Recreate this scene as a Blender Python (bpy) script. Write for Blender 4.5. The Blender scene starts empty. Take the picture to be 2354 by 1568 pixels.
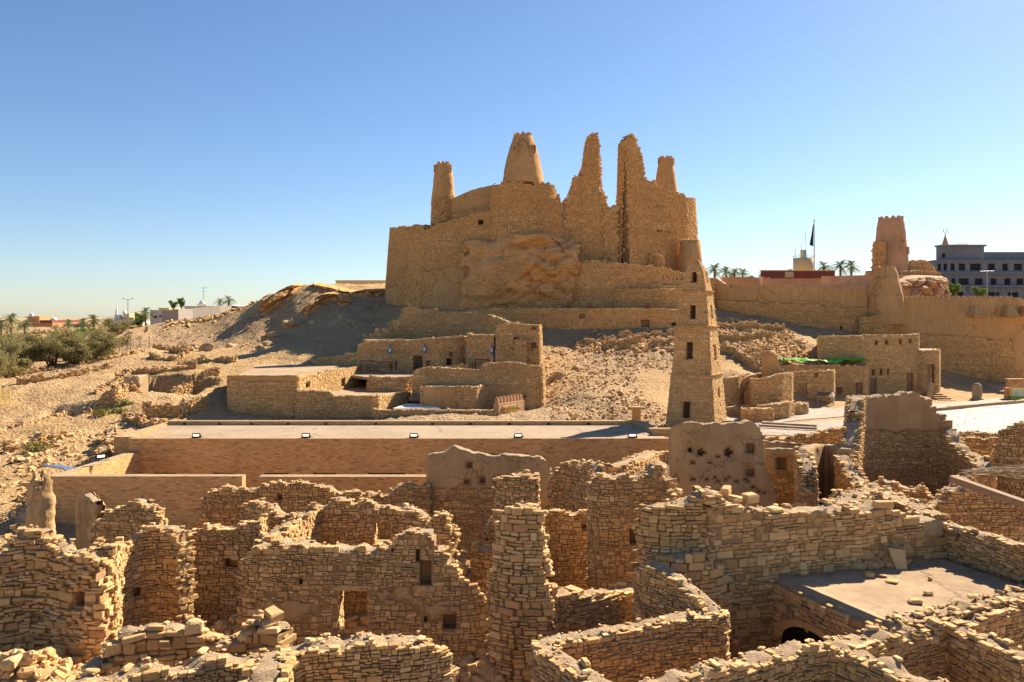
import bpy, math
import numpy as np
rng = np.random.default_rng(7)
R = math.radians
# ---------------------------------------------------------------- camera model (photo measured on a 2353 px wide print)
F, CX, HY, H = 1829.0, 1176.5, 731.0, 9.0
CAM = np.array([0.0, 0.0, H])
def P(dx, dy, y): return np.array([(dx-CX)/F*y, y, H-(dy-HY)/F*y])
def PX(dx, y): return (dx-CX)/F*y
def PZ(dy, y): return H-(dy-HY)/F*y
sc = bpy.context.scene
col = sc.collection

# ---------------------------------------------------------------- noise
_perm = np.random.default_rng(3).random((64, 64, 64)).astype(np.float64)
def vnoise(x, y, z=0.0):
    x = np.asarray(x, float); y = np.asarray(y, float)+0*x; z = np.asarray(z, float)+0*x
    xi, yi, zi = np.floor(x).astype(int), np.floor(y).astype(int), np.floor(z).astype(int)
    fx, fy, fz = x-xi, y-yi, z-zi
    fx = fx*fx*(3-2*fx); fy = fy*fy*(3-2*fy); fz = fz*fz*(3-2*fz)
    r = 0
    for a in (0, 1):
        for b in (0, 1):
            for c in (0, 1):
                w = (fx if a else 1-fx)*(fy if b else 1-fy)*(fz if c else 1-fz)
                r = r + w*_perm[(xi+a) & 63, (yi+b) & 63, (zi+c) & 63]
    return r*2-1
def fbm(x, y, z=0.0, o=4):
    r, a, f = 0, 0.5, 1.0
    for i in range(o):
        r = r + a*vnoise(np.asarray(x)*f+i*17.3, np.asarray(y)*f+i*5.1, np.asarray(z)*f+i*9.7); a *= .5; f *= 2.03
    return r
def worley(x, y, seed=1):
    """distance to nearest and second nearest jittered cell centre, and the cell's random value"""
    r = np.random.default_rng(seed); J = r.random((64, 64, 3))
    xi, yi = np.floor(x).astype(int), np.floor(y).astype(int)
    d1 = np.full(x.shape, 9.0); d2 = d1.copy(); v = np.zeros(x.shape)
    for a in (-1, 0, 1):
        for b in (-1, 0, 1):
            c = J[(xi+a) & 63, (yi+b) & 63]
            d = np.hypot(xi+a+c[..., 0]-x, yi+b+c[..., 1]-y)
            m = d < d1
            d2 = np.where(m, d1, np.minimum(d2, d)); v = np.where(m, c[..., 2], v); d1 = np.where(m, d, d1)
    return d1, d2, v

# ---------------------------------------------------------------- mesh builder
class MB:
    def __init__(s): s.V, s.L, s.S, s.M, s.T, s.n, s.sm = [], [], [], [], [], 0, []
    def add(s, verts, faces, mat=0, tone=0.5, smooth=False):
        verts = np.asarray(verts, float).reshape(-1, 3)
        sizes = np.array([len(f) for f in faces], np.int32)
        loops = np.concatenate([np.asarray(f, np.int32) for f in faces])+s.n
        s.V.append(verts); s.L.append(loops); s.S.append(sizes)
        s.M.append(np.full(len(sizes), mat, np.int32)); s.sm.append(np.full(len(sizes), smooth, bool))
        t = np.asarray(tone, float); s.T.append(np.full(len(verts), t) if t.ndim == 0 else t)
        s.n += len(verts)
    def many(s, verts, tl, ts, mat=0, tone=None, smooth=False):
        """verts (N,k,3) sharing one template (flat loops tl, sizes ts)"""
        N, k = verts.shape[:2]
        if N == 0: return
        loops = (tl[None, :]+(np.arange(N)*k)[:, None]).ravel().astype(np.int32)+s.n
        s.V.append(verts.reshape(-1, 3)); s.L.append(loops); s.S.append(np.tile(ts, N).astype(np.int32))
        s.M.append(np.full(N*len(ts), mat, np.int32)); s.sm.append(np.full(N*len(ts), smooth, bool))
        s.T.append(np.repeat(tone if tone is not None else np.full(N, .5), k)); s.n += N*k
    def box(s, lo, hi, mat=0, tone=.5):
        x0, y0, z0 = lo; x1, y1, z1 = hi
        s.add([(x0, y0, z0), (x1, y0, z0), (x1, y1, z0), (x0, y1, z0), (x0, y0, z1), (x1, y0, z1), (x1, y1, z1), (x0, y1, z1)], BOXF, mat, tone)
    def hexa(s, v8, mat=0, tone=.5): s.add(v8, BOXF, mat, tone)
    def grid(s, G, mat=0, tone=.5, smooth=True, mask=None, closed_u=False):
        """G (nu,nv,3)"""
        nu, nv = G.shape[:2]
        idx = np.arange(nu*nv).reshape(nu, nv)
        if closed_u: idx = np.vstack([idx, idx[:1]])
        q = np.stack([idx[:-1, :-1], idx[1:, :-1], idx[1:, 1:], idx[:-1, 1:]], -1).reshape(-1, 4)
        if mask is not None: q = q[mask.reshape(-1)]
        if len(q) == 0: return
        s.V.append(G.reshape(-1, 3)); s.L.append((q.ravel()+s.n).astype(np.int32)); s.S.append(np.full(len(q), 4, np.int32))
        s.M.append(np.full(len(q), mat, np.int32)); s.sm.append(np.full(len(q), smooth, bool))
        t = np.asarray(tone, float); s.T.append(np.full(nu*nv, t) if t.ndim == 0 else t.reshape(-1)); s.n += nu*nv
    def tube(s, pts, rad, seg=6, mat=0, tone=.5, smooth=True, cap=True):
        pts = np.asarray(pts, float); n = len(pts); rad = np.broadcast_to(np.asarray(rad, float), (n,))
        t = np.gradient(pts, axis=0); t /= np.linalg.norm(t, axis=1)[:, None]+1e-9
        up = np.where(np.abs(t[:, 2:3]) > .9, np.array([[1., 0, 0]]), np.array([[0., 0, 1]]))
        a = np.cross(t, up); a /= np.linalg.norm(a, axis=1)[:, None]+1e-9; b = np.cross(t, a)
        th = np.arange(seg)/seg*2*math.pi
        G = pts[None]+rad[None, :, None]*(np.cos(th)[:, None, None]*a[None]+np.sin(th)[:, None, None]*b[None])
        s.grid(G, mat, tone, smooth, closed_u=True)
        if cap:
            s.add(G[:, 0], [list(range(seg))], mat, tone); s.add(G[:, -1], [list(range(seg))[::-1]], mat, tone)
    def lathe(s, prof, cx, cy, seg=24, mat=0, tone=.5, cap=True, smooth=True, wob=0.0):
        th = np.arange(seg)/seg*2*math.pi
        pr = np.asarray(prof, float)
        r = pr[None, :, 0]*np.ones((seg, 1))
        G = np.stack([cx+r*np.cos(th)[:, None], cy+r*np.sin(th)[:, None], np.broadcast_to(pr[None, :, 1], r.shape)], -1)
        if wob: 
            w = fbm(G[..., 0]*1.1, G[..., 1]*1.1, G[..., 2]*1.1)*wob
            G[..., 0] += w*np.cos(th)[:, None]; G[..., 1] += w*np.sin(th)[:, None]
        s.grid(G, mat, tone, smooth, closed_u=True)
        if cap: s.add(G[:, -1], [list(range(seg))], mat, tone)
    def build(s, name, mats, parent=None):
        me = bpy.data.meshes.new(name)
        V = np.concatenate(s.V); L = np.concatenate(s.L); S = np.concatenate(s.S)
        me.vertices.add(len(V)); me.vertices.foreach_set('co', V.ravel().astype(np.float32))
        me.loops.add(len(L)); me.loops.foreach_set('vertex_index', L)
        me.polygons.add(len(S)); st = np.concatenate([[0], np.cumsum(S)[:-1]]).astype(np.int32)
        me.polygons.foreach_set('loop_start', st)
        me.polygons.foreach_set('material_index', np.concatenate(s.M))
        me.polygons.foreach_set('use_smooth', np.concatenate(s.sm))
        at = me.attributes.new('tone', 'FLOAT', 'POINT'); at.data.foreach_set('value', np.concatenate(s.T).astype(np.float32))
        me.update(calc_edges=True); me.validate()
        for m in (mats if isinstance(mats, (list, tuple)) else [mats]): me.materials.append(m)
        o = bpy.data.objects.new(name, me); col.objects.link(o)
        if parent is not None: o.parent = parent
        return o
BOXF = [[0, 3, 2, 1], [4, 5, 6, 7], [0, 1, 5, 4], [1, 2, 6, 5], [2, 3, 7, 6], [3, 0, 4, 7]]
def tag(o, label, cat, group=None, kind=None):
    o['label'] = label; o['category'] = cat
    if group: o['group'] = group
    o['kind'] = kind or 'thing'
    return o
def struct(o): o['kind'] = 'structure'; return o
def stuff(o, label, cat): o['kind'] = 'stuff'; o['label'] = label; o['category'] = cat; return o
def empty(name, loc=(0, 0, 0), rz=0):
    o = bpy.data.objects.new(name, None); col.objects.link(o); o.location = loc; o.rotation_euler = (0, 0, rz); o.empty_display_size = .3
    return o
def recenter(root):
    """nothing: parts keep world coordinates under an empty at the origin"""
    return root

# ---------------------------------------------------------------- materials
def newmat(name):
    m = bpy.data.materials.new(name); m.use_nodes = True
    nt = m.node_tree; nt.nodes.clear()
    out = nt.nodes.new('ShaderNodeOutputMaterial'); bs = nt.nodes.new('ShaderNodeBsdfPrincipled')
    nt.links.new(bs.outputs[0], out.inputs[0]); bs.inputs['Roughness'].default_value = .9
    bs.inputs['Specular IOR Level'].default_value = .2
    return m, nt, bs
def N(nt, t, **kw):
    n = nt.nodes.new(t)
    for k, v in kw.items():
        if k in n.inputs: n.inputs[k].default_value = v
        else: setattr(n, k, v)
    return n
def coords(nt, scale=(1, 1, 1)):
    tc = nt.nodes.new('ShaderNodeTexCoord'); mp = nt.nodes.new('ShaderNodeMapping'); mp.inputs['Scale'].default_value = scale
    nt.links.new(tc.outputs['Object'], mp.inputs[0]); return mp.outputs[0]
def ramp(nt, fac, stops):
    r = nt.nodes.new('ShaderNodeValToRGB'); e = r.color_ramp.elements
    e[0].position, e[0].color = stops[0][0], (*stops[0][1], 1)
    e[1].position, e[1].color = stops[-1][0], (*stops[-1][1], 1)
    for p, c in stops[1:-1]:
        k = e.new(p); k.color = (*c, 1)
    nt.links.new(fac, r.inputs[0]); return r.outputs[0]
def mix(nt, fac, a, b, mode='MIX'):
    m = nt.nodes.new('ShaderNodeMix'); m.data_type = 'RGBA'; m.blend_type = mode
    for s, v in ((m.inputs[0], fac), (m.inputs[6], a), (m.inputs[7], b)):
        if hasattr(v, 'is_linked') or isinstance(v, bpy.types.NodeSocket): nt.links.new(v, s)
        else: s.default_value = v if not isinstance(v, tuple) else (*v, 1)
    return m.outputs[2]
def noise(nt, vec, scale, detail=4, rough=.6, out='Fac'):
    n = N(nt, 'ShaderNodeTexNoise', Scale=scale, Detail=detail, Roughness=rough); nt.links.new(vec, n.inputs['Vector']); return n.outputs[out]
def bump(nt, bs, hgt, strength=.5, dist=.05, prev=None):
    b = N(nt, 'ShaderNodeBump', Strength=strength, Distance=dist); nt.links.new(hgt, b.inputs['Height'])
    if prev is not None: nt.links.new(prev, b.inputs['Normal'])
    nt.links.new(b.outputs[0], bs.inputs['Normal']); return b.outputs[0]
def sh(c, k): return tuple(x*k for x in c)

def stone_mat(name, dark, mid, light, pink, fine=14, big=.25):
    m, nt, bs = newmat(name); v = coords(nt)
    a = N(nt, 'ShaderNodeAttribute', attribute_name='tone')
    c = ramp(nt, a.outputs['Fac'], [(0, dark), (.3, sh(mid, .86)), (.6, mid), (.85, light), (.93, pink), (1, sh(pink, .72))])
    n1 = noise(nt, v, fine, 5, .65)
    c = mix(nt, .55, c, ramp(nt, n1, [(.3, (.62, .6, .58)), (.55, (1, 1, 1)), (.75, (1.18, 1.16, 1.12))]), 'MULTIPLY')
    n2 = noise(nt, v, big, 4)
    c = mix(nt, .6, c, ramp(nt, n2, [(.3, (.74, .72, .7)), (.5, (1, 1, 1)), (.7, (1.14, 1.1, 1.03))]), 'MULTIPLY')
    nt.links.new(c, bs.inputs['Base Color'])
    bump(nt, bs, noise(nt, v, fine*1.7, 6, .7), .55, .03)
    return m
ST_D, ST_M, ST_L, ST_P = (0.407, 0.251, 0.102), (0.621, 0.395, 0.167), (0.728, 0.502, 0.245), (0.579, 0.344, 0.167)
M_STONE = stone_mat('sandstone', ST_D, ST_M, ST_L, ST_P)
M_STONE2 = stone_mat('old_sandstone', sh(ST_D, .95), (0.662, 0.390, 0.148), (0.714, 0.444, 0.179), (0.630, 0.361, 0.148), 6, .12)
def mud_mat(name, c0, c1, sc1=1.2, bscale=9, bst=.6, bd=.05, straw=True, crack=0):
    m, nt, bs = newmat(name); v = coords(nt)
    n = noise(nt, v, sc1, 6, .65)
    c = ramp(nt, n, [(.3, c0), (.7, c1)])
    n2 = noise(nt, v, 22, 3, .7)
    c = mix(nt, .5, c, ramp(nt, n2, [(.3, (.7, .68, .66)), (.6, (1.05, 1.05, 1.05))]), 'MULTIPLY')
    vs = coords(nt, (3.5, 3.5, .35)); n3 = noise(nt, vs, .8, 4, .6)
    c = mix(nt, .45, c, ramp(nt, n3, [(.35, (.78, .76, .74)), (.62, (1.06, 1.05, 1.03))]), 'MULTIPLY')
    if crack:
        wv = N(nt, 'ShaderNodeTexNoise', Scale=2.2, Detail=4.0); nt.links.new(v, wv.inputs['Vector']); mm = N(nt, 'ShaderNodeVectorMath', operation='MULTIPLY_ADD'); nt.links.new(wv.outputs['Color'], mm.inputs[0]); mm.inputs[1].default_value = (.7, .7, .7); nt.links.new(v, mm.inputs[2])
        vo = N(nt, 'ShaderNodeTexVoronoi', Scale=crack, feature='DISTANCE_TO_EDGE'); nt.links.new(mm.outputs[0], vo.inputs['Vector'])
        ck = ramp(nt, vo.outputs['Distance'], [(.008, (1, 1, 1)), (.03, (0, 0, 0))]); gate = ramp(nt, noise(nt, v, .5, 3), [(.45, (0, 0, 0)), (.58, (.75, .75, .75))])
        c = mix(nt, mix(nt, 1., ck, gate, 'MULTIPLY'), c, sh(c0, .5))
    c = mix(nt, .5, c, ramp(nt, noise(nt, v, .22, 5, .6), [(.35, (.78, .76, .73)), (.6, (1.08, 1.07, 1.05))]), 'MULTIPLY')
    nt.links.new(c, bs.inputs['Base Color']); bs.inputs['Roughness'].default_value = .97
    b = bump(nt, bs, noise(nt, v, bscale, 6, .7), bst, bd)
    bump(nt, bs, noise(nt, v, 60, 3, .7), .4, .015, b)
    return m
M_MUD = mud_mat('mud_mortar', (0.278, 0.170, 0.074), (0.472, 0.303, 0.147))
M_TOP = mud_mat('dusty_wall_top', (.40, .285, .17), (.53, .395, .25), 3.5, 16, 1.0, .08)
M_PLAS = mud_mat('mud_plaster', (0.555, 0.323, 0.127), (0.631, 0.383, 0.164), .6, 7, .7, .14, crack=.35)
M_PLAS2 = mud_mat('grey_mud_plaster', (0.463, 0.303, 0.143), (0.588, 0.396, 0.197), .9, 8, .9, .07, crack=.9)
M_PLAS3 = mud_mat('red_mud_plaster', (.50, .29, .155), (.60, .37, .21), .5, 5, .4, .06)
M_ROOF = mud_mat('lime_roof_screed', (0.344, 0.262, 0.180), (0.399, 0.310, 0.220), .35, 5, .15, .02, crack=.25)
M_DUST = mud_mat('earth_roof', (.34, .24, .145), (.45, .33, .205), .8, 12, .5, .05, crack=.5)

def ashlar_mat(name, c1, c2, bw=.42, bh=.16, ms=.012, diag=True):
    m, nt, bs = newmat(name); v = coords(nt)
    sx = nt.nodes.new('ShaderNodeSeparateXYZ'); nt.links.new(v, sx.inputs[0])
    ad = N(nt, 'ShaderNodeMath', operation='ADD'); nt.links.new(sx.outputs[0], ad.inputs[0]); nt.links.new(sx.outputs[1], ad.inputs[1])
    cb = nt.nodes.new('ShaderNodeCombineXYZ'); nt.links.new(ad.outputs[0], cb.inputs[0]); nt.links.new(sx.outputs[2], cb.inputs[1])
    w = N(nt, 'ShaderNodeTexNoise', Scale=1.3, Detail=3.0); nt.links.new(v, w.inputs['Vector'])
    mm = N(nt, 'ShaderNodeVectorMath', operation='MULTIPLY_ADD'); nt.links.new(w.outputs['Color'], mm.inputs[0])
    mm.inputs[1].default_value = (.5, .22, 0); nt.links.new(cb.outputs[0], mm.inputs[2])
    def brick(k):
        b = N(nt, 'ShaderNodeTexBrick', Scale=1.0, offset=.43, squash=.75, squash_frequency=3)
        b.inputs['Brick Width'].default_value = bw*k; b.inputs['Row Height'].default_value = bh*k
        b.inputs['Mortar Size'].default_value = ms; b.inputs['Mortar Smooth'].default_value = .6; b.inputs['Bias'].default_value = 0
        b.inputs['Color1'].default_value = (0, 0, 0, 1); b.inputs['Color2'].default_value = (1, 1, 1, 1); b.inputs['Mortar'].default_value = (.5, .5, .5, 1)
        nt.links.new(mm.outputs[0], b.inputs[0]); return b
    b = brick(1)
    c = ramp(nt, b.outputs['Color'], [(0, sh(c1, .66)), (.06, sh(c1, .97)), (.5, sh(c2, .93)), (.9, sh(c2, 1.06)), (.97, (c1[0]*.98, c1[1]*.86, c1[2]*.82)), (1, sh(c1, .6))])
    c = mix(nt, b.outputs['Fac'], c, sh(c1, .8))
    c = mix(nt, .6, c, ramp(nt, noise(nt, v, .35, 5), [(.3, (.74, .72, .7)), (.7, (1.12, 1.1, 1.08))]), 'MULTIPLY')
    c = mix(nt, .5, c, ramp(nt, noise(nt, v, 10, 5, .7), [(.3, (.7, .7, .7)), (.7, (1.12, 1.12, 1.12))]), 'MULTIPLY')
    nt.links.new(c, bs.inputs['Base Color'])
    iv = N(nt, 'ShaderNodeMath', operation='SUBTRACT'); iv.inputs[0].default_value = 1; nt.links.new(b.outputs['Fac'], iv.inputs[1])
    p = bump(nt, bs, iv.outputs[0], .7, .03)
    bump(nt, bs, noise(nt, v, 12, 5, .7), .5, .03, p)
    return m
M_ASH = ashlar_mat('fitted_stone', (0.572, 0.334, 0.135), (0.686, 0.426, 0.191), .34, .085, .005)
M_ASH2 = ashlar_mat('terrace_stone', (0.499, 0.287, 0.139), (0.603, 0.370, 0.191), .6, .26, .018)
M_PAVE = None

def ground_mat():
    m, nt, bs = newmat('desert_ground'); v = coords(nt)
    a = N(nt, 'ShaderNodeAttribute', attribute_name='tone')
    n = noise(nt, v, .12, 6, .6)
    sand = ramp(nt, n, [(.3, (.36, .225, .095)), (.5, (.44, .285, .135)), (.7, (.49, .34, .18))])
    grav = ramp(nt, noise(nt, v, 3.0, 6, .75), [(.3, (.21, .14, .08)), (.5, (.36, .245, .14)), (.72, (.47, .34, .21))])
    c = mix(nt, a.outputs['Fac'], sand, grav)
    vo = N(nt, 'ShaderNodeTexVoronoi', Scale=4.5); nt.links.new(v, vo.inputs['Vector'])
    c = mix(nt, .45, c, ramp(nt, vo.outputs['Color'], [(.1, (.6, .58, .56)), (.6, (1, 1, 1)), (.95, (1.25, 1.22, 1.18))]), 'MULTIPLY')
    nt.links.new(c, bs.inputs['Base Color']); bs.inputs['Roughness'].default_value = 1
    b = bump(nt, bs, noise(nt, v, 1.2, 8, .7), .7, .25)
    b = bump(nt, bs, vo.outputs['Distance'], .7, .12, b)
    bump(nt, bs, noise(nt, v, 14, 5, .8), .7, .06, b)
    return m
M_GROUND = ground_mat()
def rock_mat(name, c0, c1, c2, s=.5):
    m, nt, bs = newmat(name); v = coords(nt)
    c = ramp(nt, noise(nt, v, s, 7, .65), [(.3, c0), (.5, c1), (.7, c2)])
    vs = coords(nt, (1, 1, 4)); c = mix(nt, .5, c, ramp(nt, noise(nt, vs, .9, 6, .65), [(.35, (.68, .62, .55)), (.6, (1.05, 1.05, 1.05))]), 'MULTIPLY')
    nt.links.new(c, bs.inputs['Base Color']); bs.inputs['Roughness'].default_value = 1
    b = bump(nt, bs, noise(nt, v, 2.2, 8, .7), .8, .2); bump(nt, bs, noise(nt, v, 11, 6, .75), .6, .05, b)
    return m
M_ROCK = rock_mat('yellow_rock', (0.499, 0.287, 0.109), (0.645, 0.379, 0.148), (0.707, 0.435, 0.200))
M_ROCK2 = rock_mat('boulder_rock', (.36, .24, .13), (.46, .32, .18), (.53, .385, .235), 1.2)
M_ROCK3 = rock_mat('pink_rock', (.50, .30, .165), (.62, .39, .225), (.68, .47, .30), .6)
def paving_mat(name, c0, c1, s=.9):
    m, nt, bs = newmat(name); v = coords(nt)
    w = N(nt, 'ShaderNodeTexNoise', Scale=.8, Detail=3.0); nt.links.new(v, w.inputs['Vector'])
    mm = N(nt, 'ShaderNodeVectorMath', operation='MULTIPLY_ADD'); nt.links.new(w.outputs['Color'], mm.inputs[0]); mm.inputs[1].default_value = (.5, .5, 0); nt.links.new(v, mm.inputs[2])
    vo = N(nt, 'ShaderNodeTexVoronoi', Scale=s, feature='DISTANCE_TO_EDGE'); nt.links.new(mm.outputs[0], vo.inputs['Vector'])
    vc = N(nt, 'ShaderNodeTexVoronoi', Scale=s); nt.links.new(mm.outputs[0], vc.inputs['Vector'])
    c = ramp(nt, vc.outputs['Color'], [(.1, c0), (.8, c1)])
    c = mix(nt, ramp(nt, vo.outputs['Distance'], [(.015, (1, 1, 1)), (.05, (0, 0, 0))]), c, sh(c0, .62))
    c = mix(nt, .5, c, ramp(nt, noise(nt, v, 5, 6, .7), [(.3, (.75, .74, .73)), (.7, (1.1, 1.1, 1.1))]), 'MULTIPLY')
    nt.links.new(c, bs.inputs['Base Color']); bs.inputs['Roughness'].default_value = .75
    bump(nt, bs, vo.outputs['Distance'], .4, .05); return m
M_PAVE = paving_mat('pale_paving', (0.288, 0.234, 0.176), (0.352, 0.295, 0.235))
M_PAVEW = paving_mat('white_paving', (0.304, 0.299, 0.281), (0.376, 0.373, 0.353), .5)
def flat_mat(name, c, rough=.7, metal=0., var=.25, s=3.0, emit=0):
    m, nt, bs = newmat(name); v = coords(nt)
    cc = mix(nt, var*2, c, ramp(nt, noise(nt, v, s, 5, .7), [(.3, sh(c, .6)), (.5, c), (.75, sh(c, 1.25))]))
    nt.links.new(cc, bs.inputs['Base Color']); bs.inputs['Roughness'].default_value = rough; bs.inputs['Metallic'].default_value = metal
    if emit: bs.inputs['Emission Color'].default_value = (*c, 1); bs.inputs['Emission Strength'].default_value = emit
    bump(nt, bs, noise(nt, v, s*6, 4, .7), .25, .02); return m
M_WOOD = flat_mat('weathered_wood', (.30, .20, .12), .85, 0, .3, 6)
M_WOODD = flat_mat('dark_wood', (.055, .03, .022), .7, 0, .2, 6)
M_DOOR = flat_mat('reddish_plank_wood', (.27, .145, .095), .8, 0, .25, 5)
M_PALE = flat_mat('pale_painted_wood', (.50, .38, .24), .8, 0, .15)
M_HOLE = mud_mat('painted_hole_shade', (.10, .068, .04), (.17, .12, .075))  # shade of holes and recesses put into the colour
M_METAL = flat_mat('grey_metal', (.35, .36, .37), .45, .6, .1)
M_BLACK = flat_mat('black_casing', (.03, .03, .03), .5, .2, .1)
M_LAMP = flat_mat('lit_lamp_glass', (1.0, .86, .62), .3, 0, .02, 3, .9)
M_WHITE = flat_mat('white_sheet_metal', (.72, .72, .70), .5, .1, .08)
M_BLUE = flat_mat('blue_lantern_metal', (.03, .28, .55), .5, .1, .1)
M_GREEN = flat_mat('bright_green_tarpaulin', (.14, .48, .04), .45, 0, .12, 2)
M_YEL = flat_mat('yellow_paint', (.72, .55, .05), .5, 0, .1)
M_REDM = flat_mat('dark_red_sheet_metal', (.20, .065, .05), .6, .1, .2, 1)
M_GOLD = flat_mat('gold_letters', (.55, .38, .08), .35, .5, .1)
def leaf_mat(name, c, s=.6):
    m, nt, bs = newmat(name); v = coords(nt)
    cc = ramp(nt, noise(nt, v, s, 5, .7), [(.3, sh(c, .6)), (.5, c), (.75, sh(c, 1.3))]); nt.links.new(cc, bs.inputs['Base Color'])
    tr = nt.nodes.new('ShaderNodeBsdfTranslucent'); nt.links.new(cc, tr.inputs[0]); mx = nt.nodes.new('ShaderNodeMixShader'); mx.inputs[0].default_value = .4
    out = [n for n in nt.nodes if n.type == 'OUTPUT_MATERIAL'][0]; nt.links.new(bs.outputs[0], mx.inputs[1]); nt.links.new(tr.outputs[0], mx.inputs[2]); nt.links.new(mx.outputs[0], out.inputs[0]); return m
M_LEAF = leaf_mat('tamarisk_foliage', (.29, .25, .105))
M_LEAF2 = leaf_mat('green_foliage', (.13, .20, .04))
M_PALM = leaf_mat('palm_fronds', (.19, .22, .10), 1)
M_BARK = flat_mat('bark', (.17, .115, .07), .95, 0, .35, 8)
M_CREAM = flat_mat('cream_paint', (.62, .47, .24), .8, 0, .1, .6)
M_ORANGE = flat_mat('orange_render', (.50, .27, .12), .9, 0, .15, .5)
M_OFFW = flat_mat('off_white_render', (.60, .56, .50), .9, 0, .12, .5)
M_GREYW = flat_mat('grey_block_wall', (.30, .265, .225), .95, 0, .2, .8)
M_CONC = flat_mat('raw_grey_concrete', (.185, .205, .235), .95, 0, .2, .4)
M_CONCD = flat_mat('painted_room_shade', (.035, .038, .045), .9, 0, .2, .5)  # shade of the rooms behind the windows, painted as a dark colour
M_FLAG = flat_mat('dark_green_cloth', (.01, .075, .045), .8, 0, .15)
M_REED = flat_mat('dry_reeds', (.36, .27, .17), .9, 0, .3, 9)

# ---------------------------------------------------------------- stone templates
def t_box():
    a, c = .78, .86
    v = [(-a, -a, 1), (a, -a, 1), (a, a, 1), (-a, a, 1), (-1, -1, .55), (1, -1, .55), (1, 1, .55), (-1, 1, .55), (-.95, -.95, -1), (.95, -.95, -1), (.95, .95, -1), (-.95, .95, -1)]
    f = [[0, 1, 2, 3]]
    for k in (0, 4):
        for i in range(4): f.append([k+i, k+4+i, k+4+(i+1) % 4, k+(i+1) % 4])
    return np.array(v, float), f
def t_oct():
    o = [(-.86, -1), (.86, -1), (1, -.74), (1, .74), (.86, 1), (-.86, 1), (-1, .74), (-1, -.74)]
    v = [(x*.88, y*.84, 1) for x, y in o]+[(x, y, .62) for x, y in o]+[(x*.96, y*.96, -1) for x, y in o]
    f = [list(range(8))]
    for k in (0, 8):
        for i in range(8): f.append([k+i, k+8+i, k+8+(i+1) % 8, k+(i+1) % 8])
    return np.array(v, float), f
def t_chunk():
    o = [(-.7, -1), (.75, -1), (1, -.5), (1, .6), (.6, 1), (-.75, 1), (-1, .45), (-1, -.65)]
    v = [(x*.72, y*.7, 1) for x, y in o]+[(x, y, .35) for x, y in o]+[(x*.9, y*.9, -.6) for x, y in o]+[(x*.55, y*.55, -1) for x, y in o]
    f = [list(range(8)), list(range(24, 32))[::-1]]
    for k in (0, 8, 16):
        for i in range(8): f.append([k+i, k+8+i, k+8+(i+1) % 8, k+(i+1) % 8])
    return np.array(v, float), f
def flat(f): return np.concatenate([np.asarray(x) for x in f]), np.array([len(x) for x in f])
TB, fb = t_box(); TBL, TBS = flat(fb)
TO, fo = t_oct(); TOL, TOS = flat(fo)
TC, fc = t_chunk(); TCL, TCS = flat(fc)
def chunks(mb, pos, size, mat=0, flat_z=.55, tone=None, tilt=.35, small=False):
    """loose irregular stones: pos (N,3), size (N,)"""
    n = len(pos)
    if n == 0: return
    T = TB if small else TC
    ax = size[:, None]*np.stack([rng.uniform(.65, 1.3, n), rng.uniform(.5, 1.0, n), flat_z*rng.uniform(.55, 1.25, n)], 1)
    v = T[None]*(1+rng.normal(0, .10, (n, len(T), 3)))*ax[:, None]*.5
    a = rng.uniform(0, 2*math.pi, n); tx = rng.normal(0, tilt, n); ty = rng.normal(0, tilt, n)
    ca, sa = np.cos(a), np.sin(a)
    def rot(v, c, s, i, j):
        w = v.copy(); w[..., i] = c[:, None]*v[..., i]-s[:, None]*v[..., j]; w[..., j] = s[:, None]*v[..., i]+c[:, None]*v[..., j]; return w
    v = rot(v, np.cos(tx), np.sin(tx), 1, 2); v = rot(v, np.cos(ty), np.sin(ty), 0, 2); v = rot(v, ca, sa, 0, 1)
    if tone is None: tone = np.clip(rng.normal(.6, .22, n), 0, 1)
    if small: mb.many(v+pos[:, None], TBL, TBS, mat, tone)
    else: mb.many(v+pos[:, None], TCL, TCS, mat, tone)

# ---------------------------------------------------------------- rubble masonry walls
def resample(pts, ds, smooth=.2):
    pts = np.asarray(pts, float)
    d = np.concatenate([[0], np.cumsum(np.maximum(np.hypot(*np.diff(pts[:, :2], axis=0).T), 1e-6))])
    n = max(3, int(d[-1]/ds)+1); c = np.linspace(0, d[-1], n)
    xy = np.stack([np.interp(c, d, pts[:, 0]), np.interp(c, d, pts[:, 1])], 1)
    if smooth > 0:
        k = max(1, int(smooth/(d[-1]/(n-1))))
        if k >= 1 and n > 4*k:
            ker = np.hanning(2*k+3)[1:-1]; ker /= ker.sum()
            e0 = 2*xy[0]-xy[1:k+1][::-1]; e1 = 2*xy[-1]-xy[-k-1:-1][::-1]
            q = np.vstack([e0, xy, e1]); xy = np.stack([np.convolve(q[:, i], ker, 'valid') for i in (0, 1)], 1)
    return xy, c, d
class Wall: pass
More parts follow.
